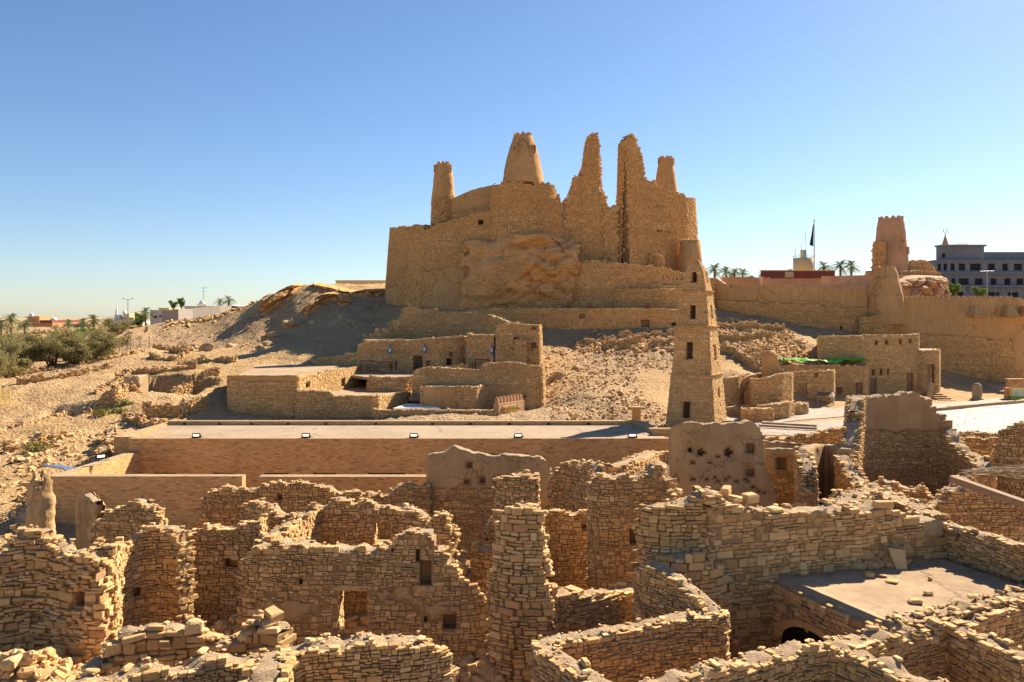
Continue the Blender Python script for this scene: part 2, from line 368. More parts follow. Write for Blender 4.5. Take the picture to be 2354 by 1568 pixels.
def wall(name, pts, thick=.6, zb=-2.0, st=(.16, .5, .08, .2), near=False, jag=.12, plaster=None, ops=(), batter=0., zref=None, smooth=.25,
         mats=None, proud=.035, world=False, toprub=1.0, parent=None, tone=(.5, .27), depth=.12, mess=.05, gap=.035, plat=None, dsc=.25, pjag=.10, cull=-.25, stones=True, prough=.06):
    """One rubble wall: a mud core, hand laid stones on every face that can be seen, rubble on the broken top.
    pts: (print x, print y of the top, distance) along its crest; ops: (x0,x1,y0,y1,depth fraction; >=1 goes through)."""
    if not world: W3 = np.array([P(*p) for p in pts])
    else: W3 = np.array(pts, float)
    xy, c, d = resample(W3, .12, smooth)
    Lc = c[-1]
    zt = np.interp(c, d, W3[:, 2])
    if zref is None: zref = float(zt.max())
    t = np.gradient(xy, axis=0); t /= np.linalg.norm(t, axis=1)[:, None]+1e-9
    nl = np.stack([-t[:, 1], t[:, 0]], 1)
    if jag > 0:
        k = np.arange(0, Lc+.6, .28); jv = rng.uniform(-1, .55, len(k))*jag
        jag = jag*.8; zt = zt+jv[np.clip((c/.28).astype(int), 0, len(k)-1)]+fbm(c*.8+rng.uniform(0, 50), 0*c)*jag
    Tz = lambda q: np.interp(q, c, zt)
    hw = thick/2
    side = 1 if np.mean(np.sum(nl*(CAM[:2]-xy), 1)/np.linalg.norm(CAM[:2]-xy, axis=1)) > 0 else -1
    fx = xy+side*nl*hw
    pxs = CX+F*fx[:, 0]/fx[:, 1]
    O = []
    for o in ops:
        x0, x1, y0, y1 = o[:4]; dep = o[4] if len(o) > 4 else .75
        i0, i1 = np.argmin(abs(pxs-x0)), np.argmin(abs(pxs-x1))
        ya = .5*(fx[i0, 1]+fx[i1, 1]); a, b = sorted((c[i0], c[i1]))
        if b-a < .1: b = a+.15
        O.append((a, b, PZ(y1, ya), PZ(y0, ya), dep))
    off = lambda z: batter*(zref-z)
    mb = MB()
    w = Wall(); w.O = O; w.side = side; w.fx = fx; w.c = c; w.t = t; w.nl = nl; w.xy = xy; w.zt = zt; w.hw = hw
    # --- core
    br = sorted(set(list(np.arange(0, Lc, dsc))+[Lc]+[v for o in O for v in o[:2]]))
    ix = lambda q, A: np.array([np.interp(q, c, A[:, 0]), np.interp(q, c, A[:, 1])])
    ci = hw-(.04 if plaster is None else -.0)
    for a, b in zip(br[:-1], br[1:]):
        if b-a < .02: continue
        m = .5*(a+b); top = float(min(Tz(a), Tz(m), Tz(b)))-.07
        Z = [(zb, top, -1, 1)]
        for o in O:
            if o[0] <= m <= o[1]:
                nz = []
                for z0, z1, f0, f1 in Z:
                    if o[3] <= z0 or o[2] >= z1: nz.append((z0, z1, f0, f1)); continue
                    if o[2] > z0: nz.append((z0, o[2], f0, f1))
                    if o[3] < z1: nz.append((o[3], z1, f0, f1))
                    if o[4] < 1:
                        e = 1-2*o[4]; nz.append((max(z0, o[2]), min(z1, o[3]), -1, e) if side > 0 else (max(z0, o[2]), min(z1, o[3]), -e, 1))
                Z = nz
        pa, pb, na, nb = ix(a, xy), ix(b, xy), ix(a, nl), ix(b, nl)
        for z0, z1, f0, f1 in Z:
            if z1-z0 < .02: continue
            v = []
            for z in (z0, z1):
                ww = ci+off(z)
                q = [pa+na*ww*f0, pb+nb*ww*f0, pb+nb*ww*f1, pa+na*ww*f1]
                v += [(p[0], p[1], z) for p in q]
            inn = (f0, f1) != (-1, 1)
            mb.add(v, [BOXF[0]]+BOXF[2:], 1, .5)
            mb.add(np.array(v)[4:], [[0, 1, 2, 3]], 2 if abs(z1-top) < 1e-6 and not inn else 1, .5)
    # --- dusty crest: one uneven sheet from end to end
    kk = 1 if zt.size < 4 else 0
    qc = np.linspace(0, Lc, max(4, int(Lc/.09))); kz = np.hanning(7)[1:-1]; kz /= kz.sum(); zs_ = np.convolve(np.pad(Tz(qc), 2, mode='edge'), kz, 'valid')
    uu = np.linspace(-1, 1, 9); bw_ = np.array([np.interp(qc, c, xy[:, 0]), np.interp(qc, c, xy[:, 1])]).T; bn = np.array([np.interp(qc, c, nl[:, 0]), np.interp(qc, c, nl[:, 1])]).T
    wz = ci+.0+off(zs_); Gt = np.zeros((len(qc), 9, 3)); Gt[..., :2] = bw_[:, None]+bn[:, None]*(uu[None]*wz[:, None])[..., None]
    Gt[..., 2] = zs_[:, None]-.055+.05*fbm(Gt[..., 0]*2.2, Gt[..., 1]*2.2, 0, 4)+.05*fbm(Gt[..., 0]*9, Gt[..., 1]*9, 3, 2)+.03*(1-uu[None]**2)-.12*(np.abs(uu[None]) > .99)
    steep = np.abs(np.gradient(zs_, qc)) > 1.1; stp = steep[:-1] | steep[1:]
    mb.grid(Gt, 2, .5, True, np.repeat(~stp[:, None], 8, 1))
    w.steep = (qc, zs_, steep)
    # --- loop around
    n = len(c)
    lx = [xy+nl*hw]; ln = [nl]; lc = [c]; ls = [np.ones(n)]
    ke = max(2, int(thick/.12)); f = np.linspace(0, 1, ke+2)[1:-1]
    lx.append((xy[-1]+nl[-1]*hw)*(1-f[:, None])+(xy[-1]-nl[-1]*hw)*f[:, None]); ln.append(np.repeat(t[-1:], ke, 0)); lc.append(np.full(ke, Lc)); ls.append(np.full(ke, 2.))
    lx.append((xy-nl*hw)[::-1]); ln.append(-nl[::-1]); lc.append(c[::-1]); ls.append(-np.ones(n))
    lx.append((xy[0]-nl[0]*hw)*(1-f[:, None])+(xy[0]+nl[0]*hw)*f[:, None]); ln.append(-np.repeat(t[:1], ke, 0)); lc.append(np.zeros(ke)); ls.append(np.full(ke, 3.))
    X = np.vstack(lx+[lx[0][:1]]); NN = np.vstack(ln+[ln[0][:1]]); CC = np.concatenate(lc+[lc[0][:1]]); SD = np.concatenate(ls+[ls[0][:1]])
    S = np.concatenate([[0], np.cumsum(np.hypot(*np.diff(X, axis=0).T))]); per = S[-1]
    T0, TL, TS = (TO, TOL, TOS) if near else (TB, TBL, TBS)
    l0, l1, h0, h1 = st
    z = zb+rng.uniform(-.1, 0); zmax = zt.max()+.1
    ph = rng.uniform(0, 99)
    while stones and z < zmax:
        h = rng.uniform(h0*1.35, h1*1.3)
        ln_ = rng.uniform(l0*1.15, l1*1.15, int(per/l0)+4); e = np.cumsum(ln_)+rng.uniform(-l1, 0); e = e[e < per]
        a0, a1 = e[:-1], e[1:]; k = len(a0)
        if k < 1: z += h; continue
        # every cell of the course is one block, two laid flat, a block beside a pair, or two blocks
        ty = rng.random(k); asp = (a1-a0)/h; fz = rng.uniform(.36, .64, k); fs = rng.uniform(.34, .66, k); fs2 = rng.uniform(.3, .7, k)
        ty = np.where((asp < 1.15) & (ty > .5), .1, ty)
        S0, S1, Z0, Z1 = [], [], [], []
        def cell(m, u0, u1, w0, w1):
            S0.append((a0+(a1-a0)*u0)[m]); S1.append((a0+(a1-a0)*u1)[m]); Z0.append((np.zeros(k)+w0)[m]*h); Z1.append((np.zeros(k)+w1)[m]*h)
        one = (ty < .30) & (asp < 2.6); rest = ~one; two = rest & (ty < .62); side_ = rest & (ty >= .62) & (ty < .82); quad = rest & (ty >= .82)
        cell(one, 0, 1, 0, 1)
        cell(two, 0, 1, 0, fz); spl = two & (asp > 2.0); cell(two & ~spl, 0, 1, fz, 1); cell(spl, 0, fs, fz, 1); cell(spl, fs, 1, fz, 1)
        cell(side_, 0, fs, 0, 1); cell(side_, fs, 1, 0, fz); cell(side_, fs, 1, fz, 1)
        cell(quad, 0, fs, 0, fz); cell(quad, fs, 1, 0, fz); cell(quad, 0, fs2, fz, 1); cell(quad, fs2, 1, fz, 1)
        s0, s1, q0, q1 = (np.concatenate(v) for v in (S0, S1, Z0, Z1))
        sm = .5*(s0+s1); hl = .5*(s1-s0)
        gx, gy = np.interp(sm, S, X[:, 0]), np.interp(sm, S, X[:, 1])
        nx, ny = np.interp(sm, S, NN[:, 0]), np.interp(sm, S, NN[:, 1]); nn = np.hypot(nx, ny)+1e-9; nx /= nn; ny /= nn
        cc = np.interp(sm, S, CC); sd = SD[np.clip(np.searchsorted(S, sm), 0, len(SD)-1)]
        zc = z+.5*(q0+q1)+mess*2.2*fbm(sm*.45+ph, np.full(len(sm), z*.5), o=2)
        hh = .5*(q1-q0)*rng.uniform(.9, 1.06, len(sm))
        ok = zc+hh*.3 < Tz(cc)+rng.uniform(-.3, .9, len(sm))*min(jag, .12)
        vx, vy = CAM[0]-gx, CAM[1]-gy; ok &= (nx*vx+ny*vy)/np.hypot(vx, vy) > cull
        shift = np.zeros(len(sm))
        for o in O:
            th = (o[4] >= 1)
            app = (abs(sd) == 1) if th else (sd == side)
            zin = (zc+hh*.5 > o[2]) & (zc-hh*.5 < o[3])
            cin = (cc > o[0]) & (cc < o[1])
            ok &= ~(app & zin & cin)
            lo = app & zin & (cc <= o[0]) & (cc+hl > o[0]); hi_ = app & zin & (cc >= o[1]) & (cc-hl < o[1])
            dl = np.where(lo, cc+hl-o[0], 0.); dh = np.where(hi_, o[1]-(cc-hl), 0.)
            hl = hl-.5*dl-.5*dh; shift += np.where(sd == 1, 1, -1)*(-.5*dl+.5*dh)
        ok &= hl > .03
        if plaster is not None: ok &= ~plaster(cc/Lc, zc, sd*side)
        if plat is not None: ok &= ~plat(cc/Lc, zc, sd*side)
        i = np.where(ok)[0]; k = len(i)
        if k:
            dd = depth*rng.uniform(.8, 1.3, k); pr = proud*rng.normal(.25, .75, k)
            q = (T0[None]+rng.normal(0, .065, (k, len(T0), 3)))
            U = q[..., 0]*(hl[i]*(1-gap*.5)-gap*.15)[:, None]; Vv = q[..., 1]*(hh[i]-gap*.22)[:, None]; Wd = q[..., 2]*(dd*.5)[:, None]
            ro = rng.normal(0, mess*.8, k); cr, sr = np.cos(ro)[:, None], np.sin(ro)[:, None]
            U, Vv = cr*U-sr*Vv, sr*U+cr*Vv
            ya = rng.normal(0, .09, k)[:, None]; Wd = Wd+U*ya
            fo = (pr+off(zc[i])-dd*.5+.05)[:, None]
            px = gx[i]; py = gy[i]
            # along-loop unit vector a: derivative of loop position
            ax_, ay_ = np.interp(sm[i]+.03, S, X[:, 0])-np.interp(sm[i]-.03, S, X[:, 0]), np.interp(sm[i]+.03, S, X[:, 1])-np.interp(sm[i]-.03, S, X[:, 1])
            an = np.hypot(ax_, ay_)+1e-9; ax_ /= an; ay_ /= an
            # keep right-handed winding: U x V = outward
            flip = np.sign(ay_*nx[i]-ax_*ny[i])[:, None]; flip = np.where(flip == 0, 1, flip)
            Vx = px[:, None]+ax_[:, None]*(U*flip+shift[i][:, None])+nx[i][:, None]*(Wd+fo)
            Vy = py[:, None]+ay_[:, None]*(U*flip+shift[i][:, None])+ny[i][:, None]*(Wd+fo)
            Vz = zc[i][:, None]+Vv
            mb.many(np.stack([Vx, Vy, Vz], -1), TL, TS, 0, np.clip(rng.normal(tone[0], tone[1], k)+.12*fbm(gx[i]*.35, gy[i]*.35, zc[i]*.5), 0, 1))
        z += h*.98
    # --- jamb stones of through openings
    for o in O:
        if o[4] < 1 or not stones: continue
        for cj, dr in ((o[0], 1), (o[1], -1)):
            p = ix(cj, xy); tn = ix(cj, t); nn = ix(cj, nl); zz = o[2]
            while zz < o[3]:
                h = rng.uniform(h0, h1); u = -hw
                while u < hw-.05:
                    l = rng.uniform(l0, l1)*.8; l = min(l, hw-u)
                    q = TB*(1+rng.normal(0, .05, TB.shape)); ce = p+nn*(u+l*.5)
                    v = np.zeros((1, 12, 3)); v[0, :, :2] = ce+np.outer(q[:, 0]*l*.47*dr, nn)*-1+np.outer(q[:, 2]*.05+rng.normal(.0, .012), tn)*dr; v[0, :, 2] = zz+h*.5+q[:, 1]*h*.46
                    mb.many(v, TBL, TBS, 0, np.array([np.clip(rng.normal(tone[0]+.1, tone[1]), 0, 1)])); u += l
                zz += h
    # --- plaster skin
    if plaster is not None:
        pg = .085 if near else .16; ns = int(per/pg)+1; ss = np.linspace(0, per, ns)
        gx, gy = np.interp(ss, S, X[:, 0]), np.interp(ss, S, X[:, 1]); nx, ny = np.interp(ss, S, NN[:, 0]), np.interp(ss, S, NN[:, 1]); nn = np.hypot(nx, ny)+1e-9
        cc = np.interp(ss, S, CC); sd = SD[np.clip(np.searchsorted(S, ss), 0, len(SD)-1)]
        tz = Tz(cc); zz = np.arange(zb, zmax+.2, pg)
        Zg = np.minimum(zz[None, :], tz[:, None]); m = plaster((cc/Lc)[:, None]+0*Zg, zz[None]+0*Zg, (sd*side)[:, None]+0*Zg)
        m &= zz[None, :] < tz[:, None]+pg
        for o in O:
            app = np.ones(len(sd), bool) if o[4] >= 1 else (sd == side)
            m &= ~(app[:, None] & (cc[:, None] > o[0]) & (cc[:, None] < o[1]) & (zz[None] > o[2]) & (zz[None] < o[3]))
        er = m.copy(); er[1:] &= m[:-1]; er[:-1] &= m[1:]; er[:, 1:] &= m[:, :-1]
        topm = zz[None] >= tz[:, None]-.02
        o_ = np.where(er | (m & topm), .055, -.03)+np.where(m, prough*(fbm(ss[:, None]*.9, Zg*.9, 3., 5)+.45*fbm(ss[:, None]*4, Zg*4, 7., 3)), 0)+off(Zg)
        o_ = np.where(topm & m, o_-.05, o_)
        G = np.stack([gx[:, None]+nx[:, None]/nn[:, None]*o_, gy[:, None]+ny[:, None]/nn[:, None]*o_, Zg+pjag*.6*fbm(gx[:, None]*2.+0*Zg, gy[:, None]*2.+0*Zg, Zg, 3)*(topm)], -1)
        fm = m[:-1, :-1] & m[1:, :-1] & m[1:, 1:] & m[:-1, 1:] & (zz[None, :-1] < np.maximum(tz[:-1], tz[1:])[:, None])
        mb.grid(G[::-1], 3, .5, True, fm[::-1])
    # --- loose stones and dust on the crest
    if toprub > 0 and stones:
        k = int(Lc*thick/(.16*.3)*toprub*.5*(.3/l1 if l1 > .5 else 1))
        q = rng.uniform(0, Lc, k); u = rng.uniform(-1, 1, k); u = np.sign(u)*np.abs(u)**.6*(hw-.06)
        px, py = np.interp(q, c, xy[:, 0])+u*np.interp(q, c, nl[:, 0]), np.interp(q, c, xy[:, 1])+u*np.interp(q, c, nl[:, 1])
        sz = rng.uniform(.25, .8, k)*l1*rng.choice([.35, .35, .6, 1], k)
        pz = Tz(q)+sz*.06
        if near and plaster is None:                      # grit and small stones in the dust
            k3 = int(Lc*thick*20*toprub); q3 = rng.uniform(0, Lc, k3); u3 = rng.uniform(-1, 1, k3)*(hw-.03); q = np.concatenate([q, q3]); sz = np.concatenate([sz, rng.uniform(.035, .12, k3)])
            px = np.concatenate([px, np.interp(q3, c, xy[:, 0])+u3*np.interp(q3, c, nl[:, 0])]); py = np.concatenate([py, np.interp(q3, c, xy[:, 1])+u3*np.interp(q3, c, nl[:, 1])]); pz = np.concatenate([pz, np.interp(q3, qc, zs_)-.035])
        if steep.any():                                   # broken ends: stones all down the break
            dq = np.abs(np.diff(zs_))*stp; tot = dq.sum(); k2 = int(tot*thick/(.13*.2)*.55)
            if k2 > 0:
                j = rng.choice(len(dq), k2, p=dq/tot); f_ = rng.random(k2); q2 = qc[j]+(qc[j+1]-qc[j])*f_; u2 = rng.uniform(-1, 1, k2)*(hw-.04)
                q = np.concatenate([q, q2]); sz = np.concatenate([sz, rng.uniform(.3, .75, k2)*min(l1, .5)]); px = np.concatenate([px, np.interp(q2, c, xy[:, 0])+u2*np.interp(q2, c, nl[:, 0])]); py = np.concatenate([py, np.interp(q2, c, xy[:, 1])+u2*np.interp(q2, c, nl[:, 1])])
                pz = np.concatenate([pz, zs_[j]+(zs_[j+1]-zs_[j])*f_-.03])
        if plaster is not None:
            kk = ~plaster(q/Lc, Tz(q)-.1, np.ones(len(q))); px, py, pz, sz = px[kk], py[kk], pz[kk], sz[kk]
        chunks(mb, np.stack([px, py, pz], 1), sz, 0, .42, np.clip(rng.normal(.72, .18, len(sz)), 0, 1), .10)
    o = mb.build(name, mats or [M_STONE, M_MUD, M_TOP, M_PLAS2], parent)
    w.o = o; return w
def wpos(w, dx, dy, out=.0):
    """point on the camera side face of a wall at print position"""
    pxs = CX+F*w.fx[:, 0]/w.fx[:, 1]; i = np.argmin(abs(pxs-dx)); p = w.fx[i]+w.side*w.nl[i]*out
    return np.array([p[0], p[1], PZ(dy, w.fx[i, 1])]), w.t[i], w.side*w.nl[i]
# ================================================================= GROUND
CP = []
def cp(dx, dy, y): CP.append(P(dx, dy, y))
def cw(x, y, z): CP.append(np.array([x, y, z], float))
for x in (-18, -9, 0, 9, 18, 26):
    for y in (-45, -10, 8, 15, 22, 29): cw(x, y, -2.1)
for x in (-18, -8, 2): cw(x, 36, -2.4); cw(x, 41, -2.6); cw(x, 46, -2.6); cw(x, 54, -1.2)
for x in (10, 17): cw(x, 36, -1.6); cw(x, 41, -1.2)
for x in (24, 30): cw(x, 33, -2.0); cw(x, 41, -1.4)
for x in (9, 14, 20, 27, 33): cw(x, 46.5, -.9); cw(x, 51, .25)
for x, y, z in ((-32, 30, -2.2), (-30, 38, -1.8), (-29, 44, -1.0), (-27, 51, -.4), (-38, 48, -.9), (-34, 56, 0), (-45, 20, -3), (-60, 40, -2.2), (-22, 8, -2.5), (-27, 20, -2.6), (-25.5, 26, -1.9)): cw(x, y, z)
for a in ((0, 1000, 62), (90, 930, 70), (0, 900, 76), (150, 985, 60), (250, 960, 63), (210, 890, 75), (330, 905, 71), (420, 950, 64), (500, 930, 66), (505, 880, 76), (380, 860, 80), (300, 935, 66),
          (0, 868, 84), (120, 850, 88), (250, 820, 96), (380, 805, 98), (300, 830, 91), (180, 850, 86), (80, 880, 79), (430, 835, 88),
          (-200, 900, 76), (-200, 860, 92), (-400, 880, 90), (100, 835, 104), (230, 790, 118), (0, 800, 122), (-300, 800, 125),
          (300, 768, 128), (330, 780, 116), (380, 752, 128), (440, 740, 128), (500, 728, 128), (545, 716, 128), (575, 703, 126), (594, 692, 124), (610, 676, 122), (640, 668, 119), (700, 656, 120), (740, 651, 122), (800, 648, 124), (880, 648, 125), (930, 660, 126),
          (420, 786, 113), (500, 768, 115), (560, 730, 119), (560, 794, 105), (480, 801, 107), (430, 800, 108), (620, 768, 110), (680, 720, 111), (620, 715, 116), (740, 700, 113), (700, 760, 102), (650, 800, 94), (800, 690, 114), (860, 680, 115), (830, 705, 109), (780, 740, 101), (720, 790, 93),
          (640, 835, 86), (700, 815, 87), (560, 835, 86), (760, 775, 94), (860, 720, 104), (900, 712, 106)): cp(*a)
for a in ((1000, 708, 104), (1100, 707, 102), (1200, 706, 102), (1350, 706, 101), (1500, 706, 101), (1600, 690, 104)): cp(*a)
for a in ((1250, 775, 93), (1330, 788, 92), (1420, 778, 92), (1500, 772, 93), (1560, 770, 94), (1290, 830, 84), (1400, 805, 89), (1500, 805, 88), (1260, 860, 77), (1340, 865, 78), (1430, 860, 79), (1510, 870, 77), (1300, 920, 69), (1420, 920, 69), (1500, 930, 68), (1260, 950, 65), (1380, 962, 63), (1480, 962, 63), (1530, 968, 62),
          (1240, 800, 88), (1700, 760, 96), (1640, 750, 98), (1780, 770, 95), (1680, 800, 89), (1780, 812, 87), (1690, 850, 80), (1780, 850, 80), (1850, 830, 84), (1880, 790, 92), (1860, 765, 98), (1960, 768, 101), (2060, 800, 102), (2150, 845, 101), (2250, 852, 103), (2345, 862, 104), (2160, 872, 96), (2450, 862, 108)): cp(*a)
for x in (-8, -2, 4, 9): cw(x, 60, .9)
for x in (-20, -12, -5, 1): cw(x, 68, 1.0); cw(x, 76, 2.2); cw(x, 84, 3.8); cw(x, 92, 6.2)
for x, y in ((15, 60), (19, 60), (24, 58), (30, 58), (38, 58), (48, 60), (18, 66), (24, 68), (30, 68), (38, 68), (48, 70), (19, 74), (28, 76), (36, 77), (45, 78), (56, 80), (40, 86), (50, 88), (60, 92)): cw(x, y, .5)
for x, y in ((27, 82), (32, 84)): cw(x, y, 1.0)
for x, y, z in ((-12, 112, 10.3), (0, 112, 10.3), (12, 112, 10.3), (22, 112, 10), (-12, 125, 11), (5, 125, 10.5), (20, 125, 10), (30, 108, 10.2), (40, 112, 10.4), (52, 116, 10.2), (64, 118, 10), (40, 130, 10.2), (60, 135, 10), (75, 112, 3), (85, 95, 1), (80, 70, .4), (80, 40, 0), (60, 45, 0), (45, 48, -.2), (45, 30, -1.5), (60, 10, -2)): cw(x, y, z)
for x in (-160, -100, -60): cw(x, 160, 5.5); cw(x, 200, 6)
for x in (-40, -20): cw(x, 150, 8.5)
for x, y, z in ((-60, 140, 8.4), (-50, 160, 8.9), (-80, 150, 6.3)): cw(x, y, z)
for x in (0, 60, 120): cw(x, 170, 8); cw(x, 200, 7)
for x in (-160, -110): cw(x, 60, -1); cw(x, 110, 3); cw(x, 10, -4)
cw(130, 110, 4); cw(130, 60, 0); cw(130, 0, -2)
CP = np.array(CP)
def _phi(r): return r
_A = np.hypot(CP[:, None, 0]-CP[None, :, 0], CP[:, None, 1]-CP[None, :, 1])
_n = len(CP); _M = np.zeros((_n+3, _n+3)); _M[:_n, :_n] = _A-np.eye(_n)*.25
_M[:_n, _n] = 1; _M[:_n, _n+1] = CP[:, 0]/100; _M[:_n, _n+2] = CP[:, 1]/100; _M[_n:, :_n] = _M[:_n, _n:].T
_W = np.linalg.solve(_M, np.concatenate([CP[:, 2], [0, 0, 0]]))
def sstep(a, b, x): t = np.clip((x-a)/(b-a), 0, 1); return t*t*(3-2*t)
def Gs(x, y):
    x = np.atleast_1d(np.asarray(x, float)); y = np.atleast_1d(np.asarray(y, float)); out = np.zeros(x.shape)
    fx, fy, fo = x.ravel(), y.ravel(), np.zeros(x.size)
    for i in range(0, x.size, 20000):
        a, b = fx[i:i+20000], fy[i:i+20000]
        fo[i:i+20000] = np.hypot(a[:, None]-CP[None, :, 0], b[:, None]-CP[None, :, 1])@_W[:_n]+_W[_n]+_W[_n+1]*a/100+_W[_n+2]*b/100
    return fo.reshape(x.shape)
def rough(x, y):
    """how rocky the ground is (0 paved/swept .. 1 scree)"""
    plaza = sstep(11, 13.5, x)*sstep(52, 54, y)*(1-sstep(80, 86, y-.25*(x-20)))
    r = .35+.65*sstep(48, 60, y)
    return np.clip(r*(1-plaza), 0, 1)
def gravel(x, y):
    n = fbm(x*.08, y*.08, 2.)
    g = .45-.28*sstep(-10, -16, x)*sstep(54, 60, y)+1.5*n
    g = g+.35*sstep(60, 66, y)*sstep(-2, 4, x)*(1-sstep(30, 40, x))
    plaza = sstep(11, 13.5, x)*sstep(52, 54, y)*(1-sstep(80, 86, y-.25*(x-20)))
    g = g-.9*plaza
    path = np.exp(-((y-(92-.25*(x-4)))/3.0)**2)*sstep(2, 6, x)*(1-sstep(20, 26, x)); g = g-.8*path
    exc = np.exp(-((x+32)/9)**2-((y-88)/7)**2); g = g-.6*exc
    return np.clip(g, 0, 1)
def G(x, y):
    x = np.asarray(x, float); y = np.asarray(y, float)
    r = rough(x, y)
    g = Gs(x, y)+r*(.8*fbm(x*.13, y*.13, 0., 5)+.22*np.abs(fbm(x*.7, y*.7, 4., 4)))
    nn_ = 1.1*fbm(x*.35, y*.35, 6., 4)
    pit = sstep(-36.5, -35.9, x+nn_)*(1-sstep(-28.6, -28, x+nn_))*sstep(70.6, 71.1, y+nn_+.15*(x+32))*(1-sstep(77.5, 78, y+nn_+.25*(x+32)))
    pit2 = sstep(-38.6, -38.1, x+nn_)*(1-sstep(-33.4, -33, x+nn_))*sstep(64.3, 64.7, y+.6*nn_)*(1-sstep(67.4, 67.8, y+.6*nn_))
    pit3 = sstep(-41, -40.4, x+nn_)*(1-sstep(-36, -35.5, x+nn_))*sstep(80.2, 80.6, y+nn_)*(1-sstep(82.6, 83, y+nn_))
    g = g-1.9*pit-1.1*pit2-.8*pit3
    hill = sstep(85, 100, y)*(1-sstep(-14, -6, x))*(1-sstep(140, 150, y))*sstep(-75, -60, x)
    g = g+hill*1.3*(np.abs(fbm(x*.10+y*.05, y*.03, 8., 4))-.2)
    return g.reshape(x.shape)
# terraces in the dug ground at the left (old foundations cut into the slope)
gx = np.concatenate([np.arange(-170, -62, 2.), np.arange(-62, 62, .4), np.arange(62, 150, 2.)])
gy = np.concatenate([np.arange(-45, 14, 2.), np.arange(14, 126, .4), np.arange(126, 215, 2.5)])
XX, YY = np.meshgrid(gx, gy, indexing='ij')
ZZ = G(XX, YY)
ZZ = ZZ+(.07*rng.normal(size=ZZ.shape))*rough(XX, YY)*(np.abs(XX) < 62)*(YY > 48)
mb = MB(); mb.grid(np.stack([XX, YY, ZZ], -1), 0, gravel(XX, YY), True)
ground = struct(mb.build('ground', [M_GROUND]))
def gz(x, y): return float(G(np.array([x]), np.array([y]))[0])
# far plain out to the horizon
mb = MB()
th = np.linspace(0, 2*math.pi, 97)[:-1]; rr = np.array([60, 150, 260, 500, 1200, 4000, 12000.])
Gf = np.stack([rr[None]*np.sin(th)[:, None], 60+rr[None]*np.cos(th)[:, None], np.broadcast_to(np.array([-7, -6, 4.8, 5.6, 6, 6, 6.])[None], (96, 7))], -1)
Gf[..., 2] = np.where(rr[None] > 200, np.where(Gf[..., 1] < 100, np.minimum(Gf[..., 2], 2.), Gf[..., 2]), Gf[..., 2])
mb.grid(Gf[::-1], 0, .15, True, closed_u=True)
struct(mb.build('plain', [M_GROUND]))

# ================================================================= CASTLE
castle = empty('castle'); tag(castle, 'large ruined sandstone castle with mud towers and two broken spires on the hilltop', 'castle')
MC = [M_STONE2, M_MUD, M_TOP, M_PLAS]
cst = (.25, .62, .14, .28)
def cwall(name, pts, thick, zb, **k):
    kw = dict(st=cst, jag=.25, batter=.07, dsc=.5, toprub=.5, proud=.035, mess=.05, mats=MC, parent=castle, tone=(.5, .14), depth=.16, gap=.025); kw.update(k)
    W_ = np.array([P(*q) for q in pts]); W_[:, 1] += thick*.5                     # pts lie on the visible face
    return wall(name, W_, thick, zb, world=True, **kw)
low_l = [(935, 524, 121), (913, 524, 115.5), (918, 522, 112), (950, 518, 108.6), (988, 515, 106.5), (991, 526, 106.2), (1017, 514, 105.2), (1080, 496, 104.2), (1150, 475, 103.6)]
def pl_low(c, z, s):
    n = fbm(c*9, z*.28, 1.)
    a = (z > 21.0+.9*(c > .55)+c*2.2-.4+.5*n) & (c > .62)                       # parapet strip
    b = (z < 13.5+3*n) & (c < .45) & (n > -.35)                            # smoothed foot at the left
    b2 = (z < 15+5*n) & (c > .62+.2*n) & (c < .9) & (n > -.2)
    return (a | b | b2) & (s >= 1)
cwall('outer_wall', low_l, 2.2, 8.5, plaster=pl_low, ops=[(1100, 1112, 506, 517, .6)], batter=.075, jag=.15)
# upper plastered wall behind
up = [(1025, 470, 110.5), (1037, 461, 109), (1060, 449, 108.4), (1085, 438, 107.8), (1120, 428, 107), (1150, 424, 106.4), (1175, 424, 106.2)]
cwall('upper_wall', up, 1.2, 20, plaster=lambda c, z, s: z > 22.6+2.2*c+.25*fbm(c*9, z), jag=.05, batter=.03, toprub=0)
# bastion under the main tower and the wall to the right of it
bast = [(1150, 450, 104.6), (1153, 424, 103.2), (1160, 419, 102), (1180, 417, 101.2), (1205, 417, 101), (1230, 419, 101.2), (1248, 421, 102), (1254, 425, 102.6), (1260, 436, 103.1), (1265, 446, 103.4), (1269, 463, 103.8), (1272, 466, 104)]
cwall('bastion', bast, 2.6, 13, batter=.055, jag=.35, plaster=lambda c, z, s: (z > 99))
front = [(1266, 464, 104.2), (1297, 465, 104.5), (1303, 447, 104.6), (1314, 428, 104.6), (1316, 411, 104.6), (1333, 402, 104.6), (1338, 385, 104.7), (1343, 361, 104.7), (1345, 334, 104.7), (1349, 320, 104.7), (1355, 308, 104.7), (1362, 304, 104.7),
         (1371, 307, 104.7), (1376, 322, 104.7), (1378.5, 341, 104.7), (1379, 380, 104.7), (1381, 419, 104.6), (1384, 430, 104.6), (1388, 448, 104.5), (1395, 470, 104.5), (1401, 475, 104.4), (1424, 477, 104.1)]
def pl_front(c, z, s):
    n = fbm(c*8, z*.4, 4.)
    return (s >= 1) & (((c < .30) & (z > 17.2+n) & (z < 21+6*(c < .17)+n)) | ((z < 17.0+1.6*n) & (c > .3)))
cwall('ruined_wall', front, 1.5, 9, batter=.045, jag=.3, plaster=pl_front, ops=[(1225, 1229, 496, 501, .5)]+[(1286, 1290, 495, 500, .5), (1274, 1277, 492, 497, .5)], smooth=0)
